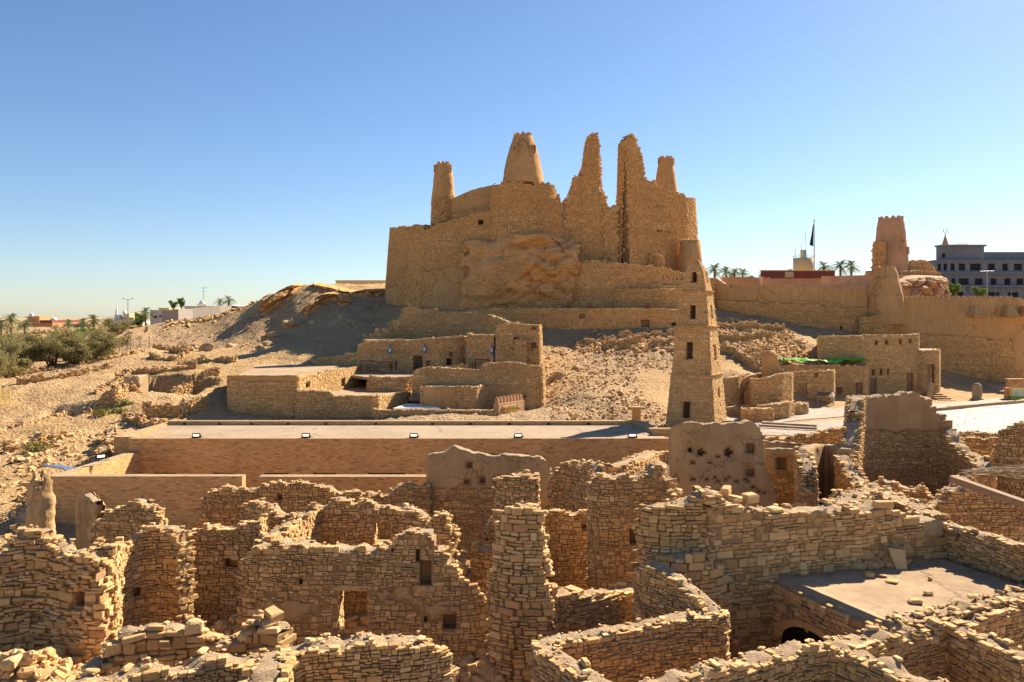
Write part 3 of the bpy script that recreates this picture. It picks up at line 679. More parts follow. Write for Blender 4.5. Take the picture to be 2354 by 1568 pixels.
# right part with the second spire: a wall whose broken end shows its thickness, then curving away
right = [(1431, 318, 103.6), (1437, 311, 103.8), (1446, 311, 104.2), (1454, 315, 104.8), (1458, 334, 105), (1466, 358, 105.4), (1470, 385, 105.6), (1473, 409, 105.8), (1487, 416, 106.4), (1501, 419, 107), (1514, 436, 107.6), (1535, 440, 108.6), (1556, 445, 110), (1562, 453, 110.5), (1579, 456, 112.5), (1583, 460, 116), (1578, 460, 121)]
def pl_right(c, z, s):
    n = fbm(c*10, z*.4, 7.); return (s >= 1) & (((z < 17.2+1.2*n) & (c > .3)) | ((z > 23.2) & (c > .72) & (n > -.4)))
cwall('ruined_wall', right, 1.6, 9, batter=.05, jag=.3, plaster=pl_right, smooth=.3, ops=[(1498+6*i, 1500+6*i, 474-1*(i % 2), 478, .5) for i in range(6)]+[(1503+8*i, 1505+8*i, 529+i, 534+i, .5) for i in range(6)])
back = [(1424, 452, 108), (1430, 448, 108.5), (1445, 460, 109)]
cwall('ruined_wall', back, 1., 18, batter=0, jag=.3)
def tower(name, px, py0, y, prof, mer=12, stone_to=None, parent=None, mat=M_PLAS, seg=40, windows=(), lift=.35, wob=.10):
    """prof: (print y, half width in print px) from foot to top"""
    mbt = MB(); cx = PX(px, y)
    pr = [(hwp*y/F, PZ(py, y)) for py, hwp in prof]
    zz = np.linspace(pr[0][1], pr[-1][1], 26); rr_ = np.interp(zz, [p[1] for p in pr], [p[0] for p in pr])
    mbt.lathe(list(zip(rr_, zz)), cx, y, seg, 0, .5, False, True, wob)
    rt, zt_ = rr_[-1], zz[-1]
    mbt.lathe([(rt+.02, zt_-.3), (rt-.28, zt_-.3), (rt*.05, zt_-.35)], cx, y, seg, 0, .5, True)
    for k in range(mer):                                   # pointed merlons
        a0 = 2*math.pi*k/mer; a1 = a0+2*math.pi/mer; v = []
        for rad in (rt+.01, rt-.3):
            for a, z in ((a0, zt_-.32), (a1, zt_-.32), (a1, zt_), ((a0+a1)*.5+.12*(a1-a0), zt_+lift), ((a0+a1)*.5-.12*(a1-a0), zt_+lift), (a0, zt_)):
                v.append((cx+rad*math.cos(a), y+rad*math.sin(a), z))
        mbt.add(v, [[0, 1, 2, 3, 4, 5], [11, 10, 9, 8, 7, 6]]+[[i, (i+1) % 6+0, (i+1) % 6+6, i+6][::-1] for i in range(6)], 0, .5)
    t = mbt.build(name, [mat], parent)
    for (wx, wy, ww, wh) in windows:                        # mud framed loopholes standing proud of the tower
        r = np.interp(PZ(wy, y), zz, rr_); dx = (wx-px)*y/F; dx = np.clip(dx, -r*.92, r*.92); a = math.asin(dx/r)
        n = np.array([math.sin(a), -math.cos(a)]); tt = np.array([math.cos(a), math.sin(a)]); p = np.array([cx, y])+n*(r-.05)
        m2 = MB(); z = PZ(wy, y); w_, h_ = ww*y/F, wh*y/F
        def bx(u0, u1, z0, z1, d0, d1, mt):
            v = []
            for zq in (z0, z1):
                for u, d in ((u0, d0), (u1, d0), (u1, d1), (u0, d1)):
                    q = p+tt*u+n*d; v.append((q[0], q[1], zq))
            m2.hexa(v, mt)
        bx(-w_, -w_*.5, z-h_, z+h_*1.5, -.1, .26, 0); bx(w_*.5, w_, z-h_, z+h_*1.5, -.1, .26, 0)
        bx(-w_*.5, w_*.5, z+h_*.7, z+h_*1.5, -.1, .24, 0); bx(-w_*.5, w_*.5, z-h_, z-h_*.6, -.1, .24, 0); bx(-w_*.5, w_*.5, z-h_*.6, z+h_*.7, -.1, .02, 1)
        m2.build('loophole', [mat, M_HOLE], t)
    return t
def ring_stone(name, px, y, pyb, pyt, r0, r1, parent, st=cst, mats=None, zb=None, tone=(.45, .2)):
    """round stone drum, stones all round the visible side"""
    cx = PX(px, y); z0 = PZ(pyb, y) if zb is None else zb; z1 = PZ(pyt, y)
    a = np.linspace(.35*math.pi, -1.35*math.pi, 40)
    pts = [(cx+(r1-.5)*math.cos(q), y+(r1-.5)*math.sin(q), z1) for q in a]
    return wall(name, pts, 1.0, z0, st=st, jag=.15, batter=(r0-r1)/(z1-z0), dsc=.5, toprub=0, proud=.04, mats=mats or MC, parent=parent, world=True, tone=tone, smooth=0, depth=.16)
y0 = 104
tower('tower', 1202, 420, 103.9, [(425, 47), (417, 47), (389, 42.5), (361, 36.5), (337, 30), (314, 21.5)], 10, parent=castle, windows=[(1184.5, 348, 4, 6), (1225, 349, 4.5, 7)])
ring_stone('tower_drum', 1019, 110, 528, 452, 28.7*110/F, 26.4*110/F, castle)
tower('tower', 1019, 450, 110, [(455, 26.6), (450, 26.4), (395, 20.4), (379, 15)], 10, parent=castle, windows=[(1001, 391, 3.5, 7), (1034, 391, 3.5, 7)])
tower('tower', 1530, 443, 112.5, [(470, 29), (440, 27), (395, 20.4), (366, 15)], 10, parent=castle, windows=[(1514, 374, 3, 6), (1544, 374, 3, 6)])
mbt = MB(); mbt.lathe([(28*107/F, PZ(640, 107)), (26.5*107/F, PZ(600, 107)), (23*107/F, PZ(553, 107)), (21*107/F, PZ(552, 107)), (20*107/F, PZ(556, 107))], PX(1586, 107), 107, 40, 0, .5, True, True, .12)
mbt.build('round_bastion', [M_PLAS], castle)
# two stone buttress slabs and the stepped terraces at the foot on the right
cwall('buttress', [(1496, 584, 105.0), (1500, 583, 104.6), (1503, 584, 105.2)], .5, 9.5, jag=.1)
cwall('buttress', [(1507, 581, 104.4), (1513, 582, 103.9), (1522, 595, 104.3)], .6, 9.5, jag=.1)
MT = [M_ASH2, M_MUD, M_TOP, M_PLAS]
terr = empty('terrace'); tag(terr, 'stepped stone terrace at the right foot of the castle beside the rock face', 'terrace')
tst = (.4, .8, .2, .3)
wall('retaining_wall', [(1336, 640, 101.6), (1342, 612, 101.2), (1348, 600, 101), (1395, 602, 100.4), (1440, 608, 100.3), (1504, 616, 101), (1580, 632, 103), (1620, 640, 105)], 2.6, 9, st=cst, jag=.1, batter=.06, dsc=.5, toprub=.15, mats=MC, tone=(.6, .18), parent=terr)
wall('retaining_wall', [(1424, 668, 99.2), (1427, 664, 98.6), (1500, 664, 98.4), (1568, 664, 99.5), (1600, 664, 101)], 1.6, 9, st=cst, jag=.1, batter=.05, dsc=.5, toprub=.1, mats=MC, tone=(.65, .15), parent=terr)
for k, (a, yy) in enumerate(((632, 100.6), (645, 100.1))):
    wall('step', [(1470-20*k, a+6, yy-.6), (1520, a+8, yy-.4), (1590, a+14, yy+1.2)], 1.2, 9, st=cst, jag=.05, dsc=.5, toprub=.1, mats=MC, tone=(.65, .15), parent=terr)
# lower terrace wall
tw = wall('terrace_wall', [(1075, 712, 100.5), (1140, 709, 97.5), (1250, 707.5, 96), (1400, 707.5, 95.5), (1490, 709, 95.8), (1575, 711, 97)], 1.2, 4.5, st=(.35, .8, .17, .27), jag=.03, batter=.03, dsc=.5, toprub=.05, mats=MC, tone=(.55, .16), proud=.02, mess=.02,
     ops=[(1474, 1492, 735, 752, .5), (1543, 1558, 742, 762, .7), (1331, 1345, 723, 731, .3)])
tag(tw.o, 'long low straight stone terrace wall running below the castle rock', 'wall')
for dx in (1357, 1492):
    p, t_, n_ = wpos(tw, dx, 706, -.5); mbq = MB()
    for i in range(3): mbq.box((p[0]-.35+.1*i, p[1]-.2, p[2]-.15+.22*i), (p[0]+.35-.06*i, p[1]+.2, p[2]+.04+.22*i), 0)
    tag(mbq.build('brick_stack', [M_REDM]), 'small dark red block pile on the terrace wall, ' + ('below the boulder face' if dx < 1400 else 'at the minaret end'), 'bricks', 'red block piles on the terrace wall')
# ----------------------------------------------------------------- rock face under the castle
def cliff(name, px0, px1, py0, py1, y_fn, bulge, mat, label, nx=150, nz=110, sc_=2.2, env=None, seed=1, amp=1.):
    U, Vv = np.meshgrid(np.linspace(0, 1, nx), np.linspace(0, 1, nz), indexing='ij')
    ym = .5*(y_fn(0)+y_fn(1)); X_ = np.stack([PX(px0+(px1-px0)*U, ym)], 0)[0]; Z_ = PZ(py1+(py0-py1)*Vv, ym)
    d1, d2, v = worley(X_/sc_+.3*fbm(X_*.5, Z_*.5), Z_/(sc_*.62)+.3*fbm(X_*.5, Z_*.5, 5.), seed)
    e1, e2, v2 = worley(X_/(sc_*.4), Z_/(sc_*.22), seed+5)
    b = np.clip((d2-d1)*1.9, 0, 1)**.55*(.45+.9*v)+.28*np.clip((e2-e1)*1.6, 0, 1)**.6*(.3+v2)
    E = env(U, Vv) if env else np.clip(np.sin(U*math.pi), 0, 1)**.5*np.clip(np.sin(np.clip(Vv*1.02, 0, 1)*math.pi*.97+.05), 0, 1)**.4
    out = E*(bulge+amp*b+.5*fbm(X_*.3, Z_*.3, 2.))-(1-np.clip(E*3, 0, 1))*1.4+.12*fbm(X_*2, Z_*2, 1., 4)
    Y_ = y_fn(U)-out
    s = Y_/ym
    mb_ = MB(); mb_.grid(np.stack([X_, Y_, Z_], -1), 0, .5, False)
    return tag(mb_.build(name, [mat]), label, 'rock')
def env1(U, V):
    """how far the rock stands out of the masonry: the upper left is swallowed by the wall, the right side is a steep edge"""
    n = .12*fbm(U*6, V*6, 3.)
    left = np.clip((U-.03-.30*np.clip(V-.55, 0, 1)+n)/.30, 0, 1); rgt = np.clip((.985-.10*np.abs(V-.55)+.6*n-U)/.05, 0, 1)
    top = np.clip((.97-V-.22*np.clip(.42-U, 0, 1)+.7*n-.10*np.clip((U-.75)*4, 0, 1))/.10, 0, 1)
    return np.clip(left**.7*rgt*top*(.62+.38*np.clip((V-.02)/.22, 0, 1)), 0, 1)
def rock_mass(name, label, px0, px1, py0, py1, ym, base_y, mat, nx=300, nz=200):
    U, V = np.meshgrid(np.linspace(0, 1, nx), np.linspace(0, 1, nz), indexing='ij')
    X_ = PX(px0+(px1-px0)*U, ym); Z_ = PZ(py1+(py0-py1)*V, ym); wx, wz = .45*fbm(X_*.4, Z_*.4, 1.), .45*fbm(X_*.4, Z_*.4, 6.)
    r5 = np.random.default_rng(21); bl = np.zeros(U.shape); gaps = np.zeros(U.shape)          # heaped boulders: domes with flat broken faces, the foremost wins
    for i in range(260):
        u0 = r5.beta(2.6, 1.7); v0 = r5.random()**.85; big_ = r5.random()**3.2; ra = .35+1.25*big_*(.45+.75*(u0 > .42)); cx_ = X_[0, 0]+(X_[-1, 0]-X_[0, 0])*u0; cz_ = Z_[0, 0]+(Z_[0, -1]-Z_[0, 0])*v0
        an = r5.normal(0, .5); du = ((X_+.25*wx-cx_)*math.cos(an)+(Z_-cz_)*math.sin(an))/(ra*r5.uniform(.9, 1.5)); dv = (-(X_-cx_)*math.sin(an)+(Z_+.25*wz-cz_)*math.cos(an))/(ra*r5.uniform(.55, .95))
        h = np.clip(1-(np.abs(du)**2.6+np.abs(dv)**2.6), 0, 1)**.5
        for _ in range(3): h = np.minimum(h, np.clip(r5.uniform(.6, 1.0)+r5.normal(0, .45)*du+r5.normal(0, .45)*dv, 0, 1))
        bl = np.maximum(bl, h*ra*r5.uniform(.75, 1.05)*(.35+.65*np.clip((u0-.25)/.3, 0, 1)))
    g1, g2, v3 = worley(X_/.5+wx, Z_/.3+wz, 11); sm = np.clip((g2-g1)*2, 0, 1)**.6*(.3+v3)
    beds = vnoise(X_*.12, Z_*.9+.6*fbm(X_*.25, Z_*.3), 4.); strata = .45*np.clip(beds*2.2, -1, 1)*(1-.7*np.clip((U-.4)/.2, 0, 1))+.18*np.abs(vnoise(X_*.2, Z_*2.6+.5*fbm(X_*.4, Z_*.3), 9.))
    E = env1(U, V)
    out = E*(.7+1.0*np.sin(np.clip(V*1.25, 0, 1)*math.pi)**.7+1.25*bl+.10*sm+strata+.5*fbm(X_*.25, Z_*.25, 2.))+.12*fbm(X_*1.5, Z_*1.5, 1., 5)-(1-np.clip(E*3, 0, 1))*3.2
    Y_ = base_y(X_)-out
    mb_ = MB(); mb_.grid(np.stack([X_, Y_, Z_], -1), 0, .5, False); return tag(mb_.build(name, [mat]), label, 'rock')
rock_mass('boulder_outcrop', 'bulging yellow boulder rock face under the castle tower', 1030, 1352, 526, 712, 101, lambda x: 102.4-1.3*np.exp(-((x-1.5)/3.2)**2), M_ROCK)

# ================================================================= CURTAIN WALL, TOWERS ON THE RIGHT
curt = empty('curtain_wall'); tag(curt, 'long mud plastered castle wall with stone lower half running to the right edge', 'wall')
def pl_curt(z0, z1):
    return lambda c, z, s: (z > z0+(z1-z0)*c+.35*fbm(c*14, z*.5, 2.)) & (s >= 1)
cwall('wall_section', [(1640, 636, 105), (1655, 640, 104.3), (1672, 652, 103.8), (1700, 655, 103.3), (1800, 657, 102.5), (1900, 661, 102), (1992, 666, 102)], 1.4, 5.0, plaster=pl_curt(11.4, 10.2), parent=curt, jag=.06, toprub=0, batter=.045, ops=[(1927, 1934, 750, 758, .6)])
cwall('wall_section', [(2040, 679, 101.6), (2100, 683, 101), (2200, 684, 100), (2280, 684, 99.3), (2332, 683, 99.2), (2345, 688, 99.8), (2353, 700, 101.5), (2359, 712, 106)], 1.6, -.5, plaster=lambda c, z, s: ((z > 7.2-1.6*c+.5*fbm(c*14, z*.5, 2.)) | ((c > .60) & (c < .75) & (z > 2.5+fbm(c*9, z)))) & (s >= 1), parent=curt, jag=.05, toprub=0, batter=.06)
m_ = MB()
for i in range(22):                                                   # little rounded merlons
    f = i/21; q = P(2072+255*f, 683.5, 101.2-1.9*f); m_.lathe([(.30, q[2]-.25), (.27, q[2]+.06), (.14, q[2]+.2)], q[0], q[1]+.5, 8, 0)
m_.build('merlon_row', [M_PLAS], curt)
for dx in (2237, 2310, 2351):                                            # triangular machicolation hoods
    y_ = 99.4-.2*(dx > 2300); m_ = MB(); a = PX(dx, y_); w0, w1, z0, z1 = .32, .85, PZ(704, y_), PZ(729, y_)
    yf0, yf1 = y_-.9, y_-1.75
    m_.hexa([(a-w1, yf1, z1), (a+w1, yf1, z1), (a+w1, y_, z1), (a-w1, y_, z1), (a-w0, yf0-.1, z0), (a+w0, yf0-.1, z0), (a+w0, y_, z0), (a-w0, y_, z0)], 0); m_.build('machicolation', [M_PLAS], curt)
# buttress bay below the front mud tower
cwall('wall_section', [(1984, 726, 101.6), (1987, 726, 100.4), (2045, 727, 99.8), (2048, 727, 101.2)], .8, 4, parent=curt, jag=.06, batter=.02)
tower('tower', 2034, 690, 102, [(745, 44), (700, 40), (681, 38), (655, 32), (630, 26), (616, 21.5)], 10, parent=curt, windows=[(2003, 681, 4, 5)], lift=.2)
# second tower on its rock
gt = empty('gate_tower'); tag(gt, 'tall tapering mud tower with pointed merlons on the rock behind the castle wall', 'tower')
tower('tower_shaft', 2047, 630, 128, [(660, 42), (630, 40), (580, 35.5), (526, 30), (505, 26.5)], 12, parent=gt, mat=M_PLAS3, windows=[(2059, 558, 3, 3), (2074, 580, 5, 7)], lift=.45)
wall('tower_base', [(1992, 622, 126), (2030, 622, 124.5), (2090, 622, 124.5), (2118, 622, 126), (2150, 626, 128)], 1.5, 7, st=cst, jag=.15, batter=.05, mats=MC, parent=gt, tone=(.6, .2))
wall('stone_buttress', [(2012, 556, 126.6), (2016, 556, 125.4), (2026, 556, 125.4), (2028, 556, 126.6)], .8, 12, st=cst, jag=.1, batter=.03, mats=MC, parent=gt, tone=(.6, .2))
wall('ruined_wall', [(2088, 600, 127), (2105, 598, 127), (2124, 601, 127), (2138, 612, 127.4), (2140, 624, 128.5)], 1., 14, st=cst, jag=.2, batter=.02, mats=MC, parent=gt, tone=(.6, .2))
cliff('boulder_mound', 1895, 2178, 634, 700, lambda u: 125-4*np.sin(np.asarray(u)*math.pi), .3, M_ROCK3, 'low mound of pink boulders under the far mud tower', sc_=2.4, amp=1.6, nx=160, nz=60,
      env=lambda U, V: np.clip((1-V)/.22, 0, 1)*np.clip((1-U)/.05, 0, 1)*np.clip((U-.6+.75*(1-V))/.2, 0, 1), seed=9)
# ================================================================= MOSQUE
mosque = empty('mosque'); tag(mosque, 'long low restored mosque with flat pale roof and fitted stone front wall', 'mosque')
YF, YB, XL, XR = 49.6, 56.8, PX(295, 49.6), PX(1556, 49.6)
zR = PZ(1008, YF); zr = zR-.13
ma = [M_ASH, M_HOLE, M_TOP]
def wallbox(mb, x0, x1, y0, y1, z0, z1, ops=()):
    """straight wall along x with recessed slots (x0,x1,z0,z1) on its front"""
    xs = sorted({x0, x1, *[v for o in ops for v in o[:2]]}); zs = sorted({z0, z1, *[v for o in ops for v in o[2:4]]})
    for a, b in zip(xs[:-1], xs[1:]):
        for c, d in zip(zs[:-1], zs[1:]):
            mx, mz = .5*(a+b), .5*(c+d)
            if any(o[0] < mx < o[1] and o[2] < mz < o[3] for o in ops):
                yq = y0+.5*(y1-y0)
                mb.add([(a, yq, c), (b, yq, c), (b, yq, d), (a, yq, d)], [[0, 1, 2, 3]], 1)
                mb.add([(a, y0, c), (b, y0, c), (b, yq, c), (a, yq, c)], [[0, 1, 2, 3]], 0); mb.add([(a, y0, d), (b, y0, d), (b, yq, d), (a, yq, d)], [[3, 2, 1, 0]], 0)
                mb.add([(a, y0, c), (a, yq, c), (a, yq, d), (a, y0, d)], [[0, 1, 2, 3]], 0); mb.add([(b, y0, c), (b, yq, c), (b, yq, d), (b, y0, d)], [[3, 2, 1, 0]], 0)
            else: mb.add([(a, y0, c), (b, y0, c), (b, y0, d), (a, y0, d)], [[0, 1, 2, 3]], 0)
    mb.add([(x0, y0, z1), (x1, y0, z1), (x1, y1, z1), (x0, y1, z1)], [[0, 1, 2, 3]], 2)
    mb.add([(x0, y0, z0), (x0, y1, z0), (x0, y1, z1), (x0, y0, z1)], [[3, 2, 1, 0]], 0); mb.add([(x1, y0, z0), (x1, y1, z0), (x1, y1, z1), (x1, y0, z1)], [[0, 1, 2, 3]], 0)
    mb.add([(x0, y1, z0), (x1, y1, z0), (x1, y1, z1), (x0, y1, z1)], [[3, 2, 1, 0]], 0)
slots = [(PX(a, YF), PX(b, YF), PZ(1101, YF), PZ(1087, YF)) for a, b in ((352, 405), (487, 541), (605, 662), (720, 772), (845, 928), (1010, 1070), (1180, 1240))]
mb = MB(); wallbox(mb, XL, XR, YF, YF+.55, -3, zR, slots); mb.build('front_wall', ma, mosque)
mb = MB(); dr = [(PX(d, YB), PX(d+7, YB), PZ(982, YB), PZ(972, YB)) for d in (420, 500, 574, 658, 745, 860, 990, 1077, 1167, 1257, 1349)]
wallbox(mb, PX(385, YB), PX(1468, YB), YB, YB+.5, zr-.3, PZ(968, YB), dr); mb.build('back_parapet', ma, mosque)
mb = MB()
mb.hexa([(XL+.4, YF+.5, zr-.3), (XR-.3, YF+.5, zr-.3), (PX(1468, YB), YB+.1, zr-.3), (PX(380, YB), YB+.1, zr-.3), (XL+.4, YF+.5, zr), (XR-.3, YF+.5, zr), (PX(1468, YB), YB+.1, zr), (PX(380, YB), YB+.1, zr)], 0)
mb.build('roof', [M_ROOF], mosque)
def pbox(mb, p, q, t, z0, z1a, z1b=None, mt=0):
    """straight wall piece between plan points"""
    p, q = np.array(p, float), np.array(q, float); z1b = z1a if z1b is None else z1b
    d = (q-p)/np.linalg.norm(q-p); n = np.array([-d[1], d[0]])*t*.5; v = []
    for k, (za, zb_) in enumerate(((z0, z0), (z1a, z1b))): v += [(*(p-n), za), (*(q-n), zb_), (*(q+n), zb_), (*(p+n), za)]
    mb.add(v, [BOXF[0]]+BOXF[2:], mt); mb.add(np.array(v)[4:], [[0, 1, 2, 3]], 2)
mb = MB(); z_ = zR-.02
pbox(mb, (PX(385, YB)-.2, YB+.4), (PX(272, 51)+.2, 50.9), .55, -3, z_); pbox(mb, (PX(272, 51)+.0, 50.65), (PX(348, 50.4)+.2, 50.65), .5, -3, z_-.003); pbox(mb, (PX(352, 50.4), 53.2), (XL+.3, YF+.57), .5, -3, z_-.006)
mb.build('side_wall', ma, mosque)
mb = MB(); pbox(mb, (PX(1468, YB), YB+.25), (PX(1515, 52), 52.4), .7, zr-.3, PZ(968, YB)-.02); pbox(mb, (PX(1500, 52), 52.1), (PX(1562, 51.4), 52.1), .5, zr-.3, zR+.3); mb.build('side_parapet', ma, mosque)
# courtyard walls
YC = 41.8
cy = empty('courtyard_wall'); tag(cy, 'smooth fitted stone courtyard wall in front of the long mosque, with a gap', 'wall')
zc = PZ(1095, YC)
mb = MB(); wallbox(mb, PX(106, YC), PX(556, YC), YC, YC+.6, -3.4, zc); mb.build('wall_section', ma, cy)
mb = MB(); wallbox(mb, PX(594, YC), PX(1010, YC), YC, YC+.6, -3.4, zc-.02); mb.build('wall_section', ma, cy)
mb = MB(); pbox(mb, (PX(112, YC)+.2, YC+.6), (PX(308, YF)+.1, YF+.1), .6, -3.4, zc-.01, zc+.02); mb.build('wall_section', ma, cy)
def floodlight(dx, dy, y, rz, label):
    root = empty('floodlight', (PX(dx, y), y, PZ(dy, y)), rz); tag(root, label, 'floodlight', 'floodlights on the mosque walls')
    b = MB(); b.hexa([(-.25, -.05, .02), (.25, -.05, .02), (.22, .13, .0), (-.22, .13, .0), (-.25, -.02, .31), (.25, -.02, .31), (.22, .15, .24), (-.22, .15, .24)], 0)
    for i in range(6): b.box((-.2+.07*i, .1, .03), (-.185+.07*i, .19, .22), 0)
    b.build('casing', [M_BLACK], root)
    b = MB(); b.hexa([(-.18, -.065, .13), (.18, -.065, .13), (.18, -.052, .125), (-.18, -.052, .125), (-.18, -.05, .235), (.18, -.05, .235), (.19, -.035, .24), (-.19, -.035, .24)], 0); b.build('lamp_glass', [M_LAMP], root)
    b = MB(); b.box((-.29, .02, -.08), (-.26, .08, .18), 0); b.box((.26, .02, -.08), (.29, .08, .18), 0); b.box((-.29, .02, -.1), (.29, .08, -.08), 0); b.build('bracket', [M_BLACK], root)
    b = MB(); b.tube([(.2, .1, .05), (.34, .2, .06), (.4, .12, -.05), (.42, 0, -.1)], .014, 5, 0); b.build('cable', [M_BLACK], root)
for dx, nm in ((451, 'leftmost floodlight on the mosque roof edge, above the courtyard corner'), (703, 'second floodlight from the left on the mosque roof edge'), (951, 'third floodlight on the mosque roof edge, below the shop sign end'), (1191, 'fourth floodlight on the mosque roof edge, trailing a cable'), (1453, 'brightest floodlight at the right end of the mosque roof beside the parapet')):
    floodlight(dx, 1007, YF+.2, 0, nm)
floodlight(232, 1056, 45.0, R(35), 'lone floodlight tilted on the left courtyard side wall')
mb = MB(); 
for i in range(9):
    p0 = P(100+5*i, 1068+2*(i % 3), 43.6+.1*i); p1 = P(150+4*i, 1076+2*(i % 3), 43.4+.1*i); mb.tube([p0, p1], .035, 5, 0)
tag(mb.build('pipe_bundle', [flat_mat('blue_white_pipe', (.42, .55, .75), .4)]), 'bundle of pale blue pipes lying on rubble left of the courtyard wall', 'pipes')

# ================================================================= MINARET
mn = empty('minaret'); tag(mn, 'tapering square stone minaret with four storeys and dark window slits', 'minaret')
MY = 60.6; MX = PX(1601, MY); n1 = R(-118.5)
def mz(d): return PZ(d, MY-1)
def frustum(name, a0, a1, z0, z1, win, ledge=True, taper_top=False):
    """square storey: stone faces left/right + dark recessed windows; win: face index -> (u0,u1,z0,z1)"""
    m = MB(); e1 = np.array([math.cos(n1), math.sin(n1)]); e2 = np.array([math.cos(n1+math.pi/2), math.sin(n1+math.pi/2)])
    for f in range(4):
        n = (e1, e2, -e1, -e2)[f]; t = (e2, -e1, -e2, e1)[f]          # t: to the right seen from outside
        t = np.array([-n[1], n[0]])
        hf = lambda z: .5*(a0+(a1-a0)*(z-z0)/(z1-z0))
        def pt(u, z, d=0.): q = np.array([MX, MY])+n*(hf(z)+d)+t*u*hf(z); return (q[0], q[1], z)
        W = win.get(f, [])
        us = sorted({-1., 1., *[v for w_ in W for v in w_[:2]]}); zs = sorted({z0, z1, *[v for w_ in W for v in w_[2:4]]})
        for ua, ub in zip(us[:-1], us[1:]):
            for za, zb_ in zip(zs[:-1], zs[1:]):
                mu, mz_ = .5*(ua+ub), .5*(za+zb_); dk = any(w_[0] < mu < w_[1] and w_[2] < mz_ < w_[3] for w_ in W); d = -.55 if dk else -.03
                m.add([pt(ua, za, d), pt(ub, za, d), pt(ub, zb_, d), pt(ua, zb_, d)], [[0, 1, 2, 3]], 2 if dk else 1)
                if dk:
                    for (p, q) in (((ua, za), (ub, za)), ((ub, za), (ub, zb_)), ((ub, zb_), (ua, zb_)), ((ua, zb_), (ua, za))):
                        m.add([pt(*p), pt(*q), pt(*q, -.55), pt(*p, -.55)], [[3, 2, 1, 0]], 1)
        z = z0
        while z < z1-.04:
            h = min(rng.uniform(.10, .2), z1-z); k = int(2*hf(z)/.14)+3; le = rng.uniform(.16, .5, k); e = np.cumsum(le)-hf(z)-.1; e = np.clip(e[e < hf(z)+.2], -hf(z), hf(z)); e = np.concatenate([[-hf(z)], e]); 
            for s0, s1 in zip(e[:-1], e[1:]):
                if s1-s0 < .05: continue
                zc_ = z+h*.5; u0, u1 = s0/hf(zc_), s1/hf(zc_)
                for w_ in W:
                    if zc_+h*.3 > w_[2] and zc_-h*.3 < w_[3]:
                        if w_[0] < .5*(u0+u1) < w_[1]: u1 = u0; break
                        if u0 < w_[0] < u1: u1 = w_[0]
                        if u0 < w_[1] < u1: u0 = w_[1]
                if u1-u0 < .02: continue
                c_ = np.array(pt(.5*(u0+u1), zc_)); q = TB*(1+rng.normal(0, .05, TB.shape)); hu = .5*(u1-u0)*hf(zc_)
                off_ = rng.normal(.0, .012); v = np.zeros((1, 12, 3)); v[0, :, :2] = c_[:2]+np.outer(q[:, 0]*(hu-.006), t)+np.outer(q[:, 2]*.045+off_-.01, n); v[0, :, 2] = zc_+q[:, 1]*(h*.5-.004)
                m.many(v, TBL, TBS, 0, np.array([np.clip(rng.normal(.55, .13), 0, 1)]))
            z += h
    o = m.build(name, [M_STONE, M_PLAS2, M_HOLE], mn)
    if ledge:
        l = MB(); k = 14
        for f in range(4):
            n = (e1, e2, -e1, -e2)[f]; t = np.array([-n[1], n[0]])
            for i in range(k):
                u = -1.03+2.06*(i+.5)/k; c_ = np.array([MX, MY])+n*(a1*.5+.06)+t*u*(a1*.5+.06); q = TB*(1+rng.normal(0, .09, TB.shape)); v = np.zeros((1, 12, 3))
                v[0, :, :2] = c_+np.outer(q[:, 0]*a1*.5*1.03/k, t)+np.outer(q[:, 2]*.13+rng.normal(0, .02), n); v[0, :, 2] = z1+rng.normal(0, .012)+q[:, 1]*.03; l.many(v, TBL, TBS, 0, np.array([.45+.2*rng.random()]))
        l.build('ledge', [M_STONE], mn)
L0, L1, L2, L3, L4, L5 = mz(1010), mz(860), mz(750), mz(669), mz(620), mz(604)
def wn(a, b, z0, z1): return (a, b, z0, z1)
frustum('lower_storey', 3.85, 3.05, L0, L1, {0: [wn(-.33, -.02, mz(960), mz(923))], 1: [wn(-.15, .2, mz(913), mz(894))]})
frustum('second_storey', 2.98, 2.5, L1, L2, {0: [wn(-.30, .05, mz(825), mz(787))], 1: [wn(-.25, .2, mz(829), mz(792))]})
frustum('third_storey', 2.42, 1.92, L2, L3, {0: [wn(-.18, .2, mz(733), mz(702))], 1: [wn(-.2, .25, mz(733), mz(703))]})
frustum('top_storey', 1.84, 1.25, L3, L4, {0: [wn(-.2, .26, mz(649), mz(625))], 1: [wn(-.15, .25, mz(649), mz(627))]}, False)
frustum('cap', 1.2, .62, L4, L5, {}, False); frustum('cap', .55, .2, L5, mz(596), {}, False)

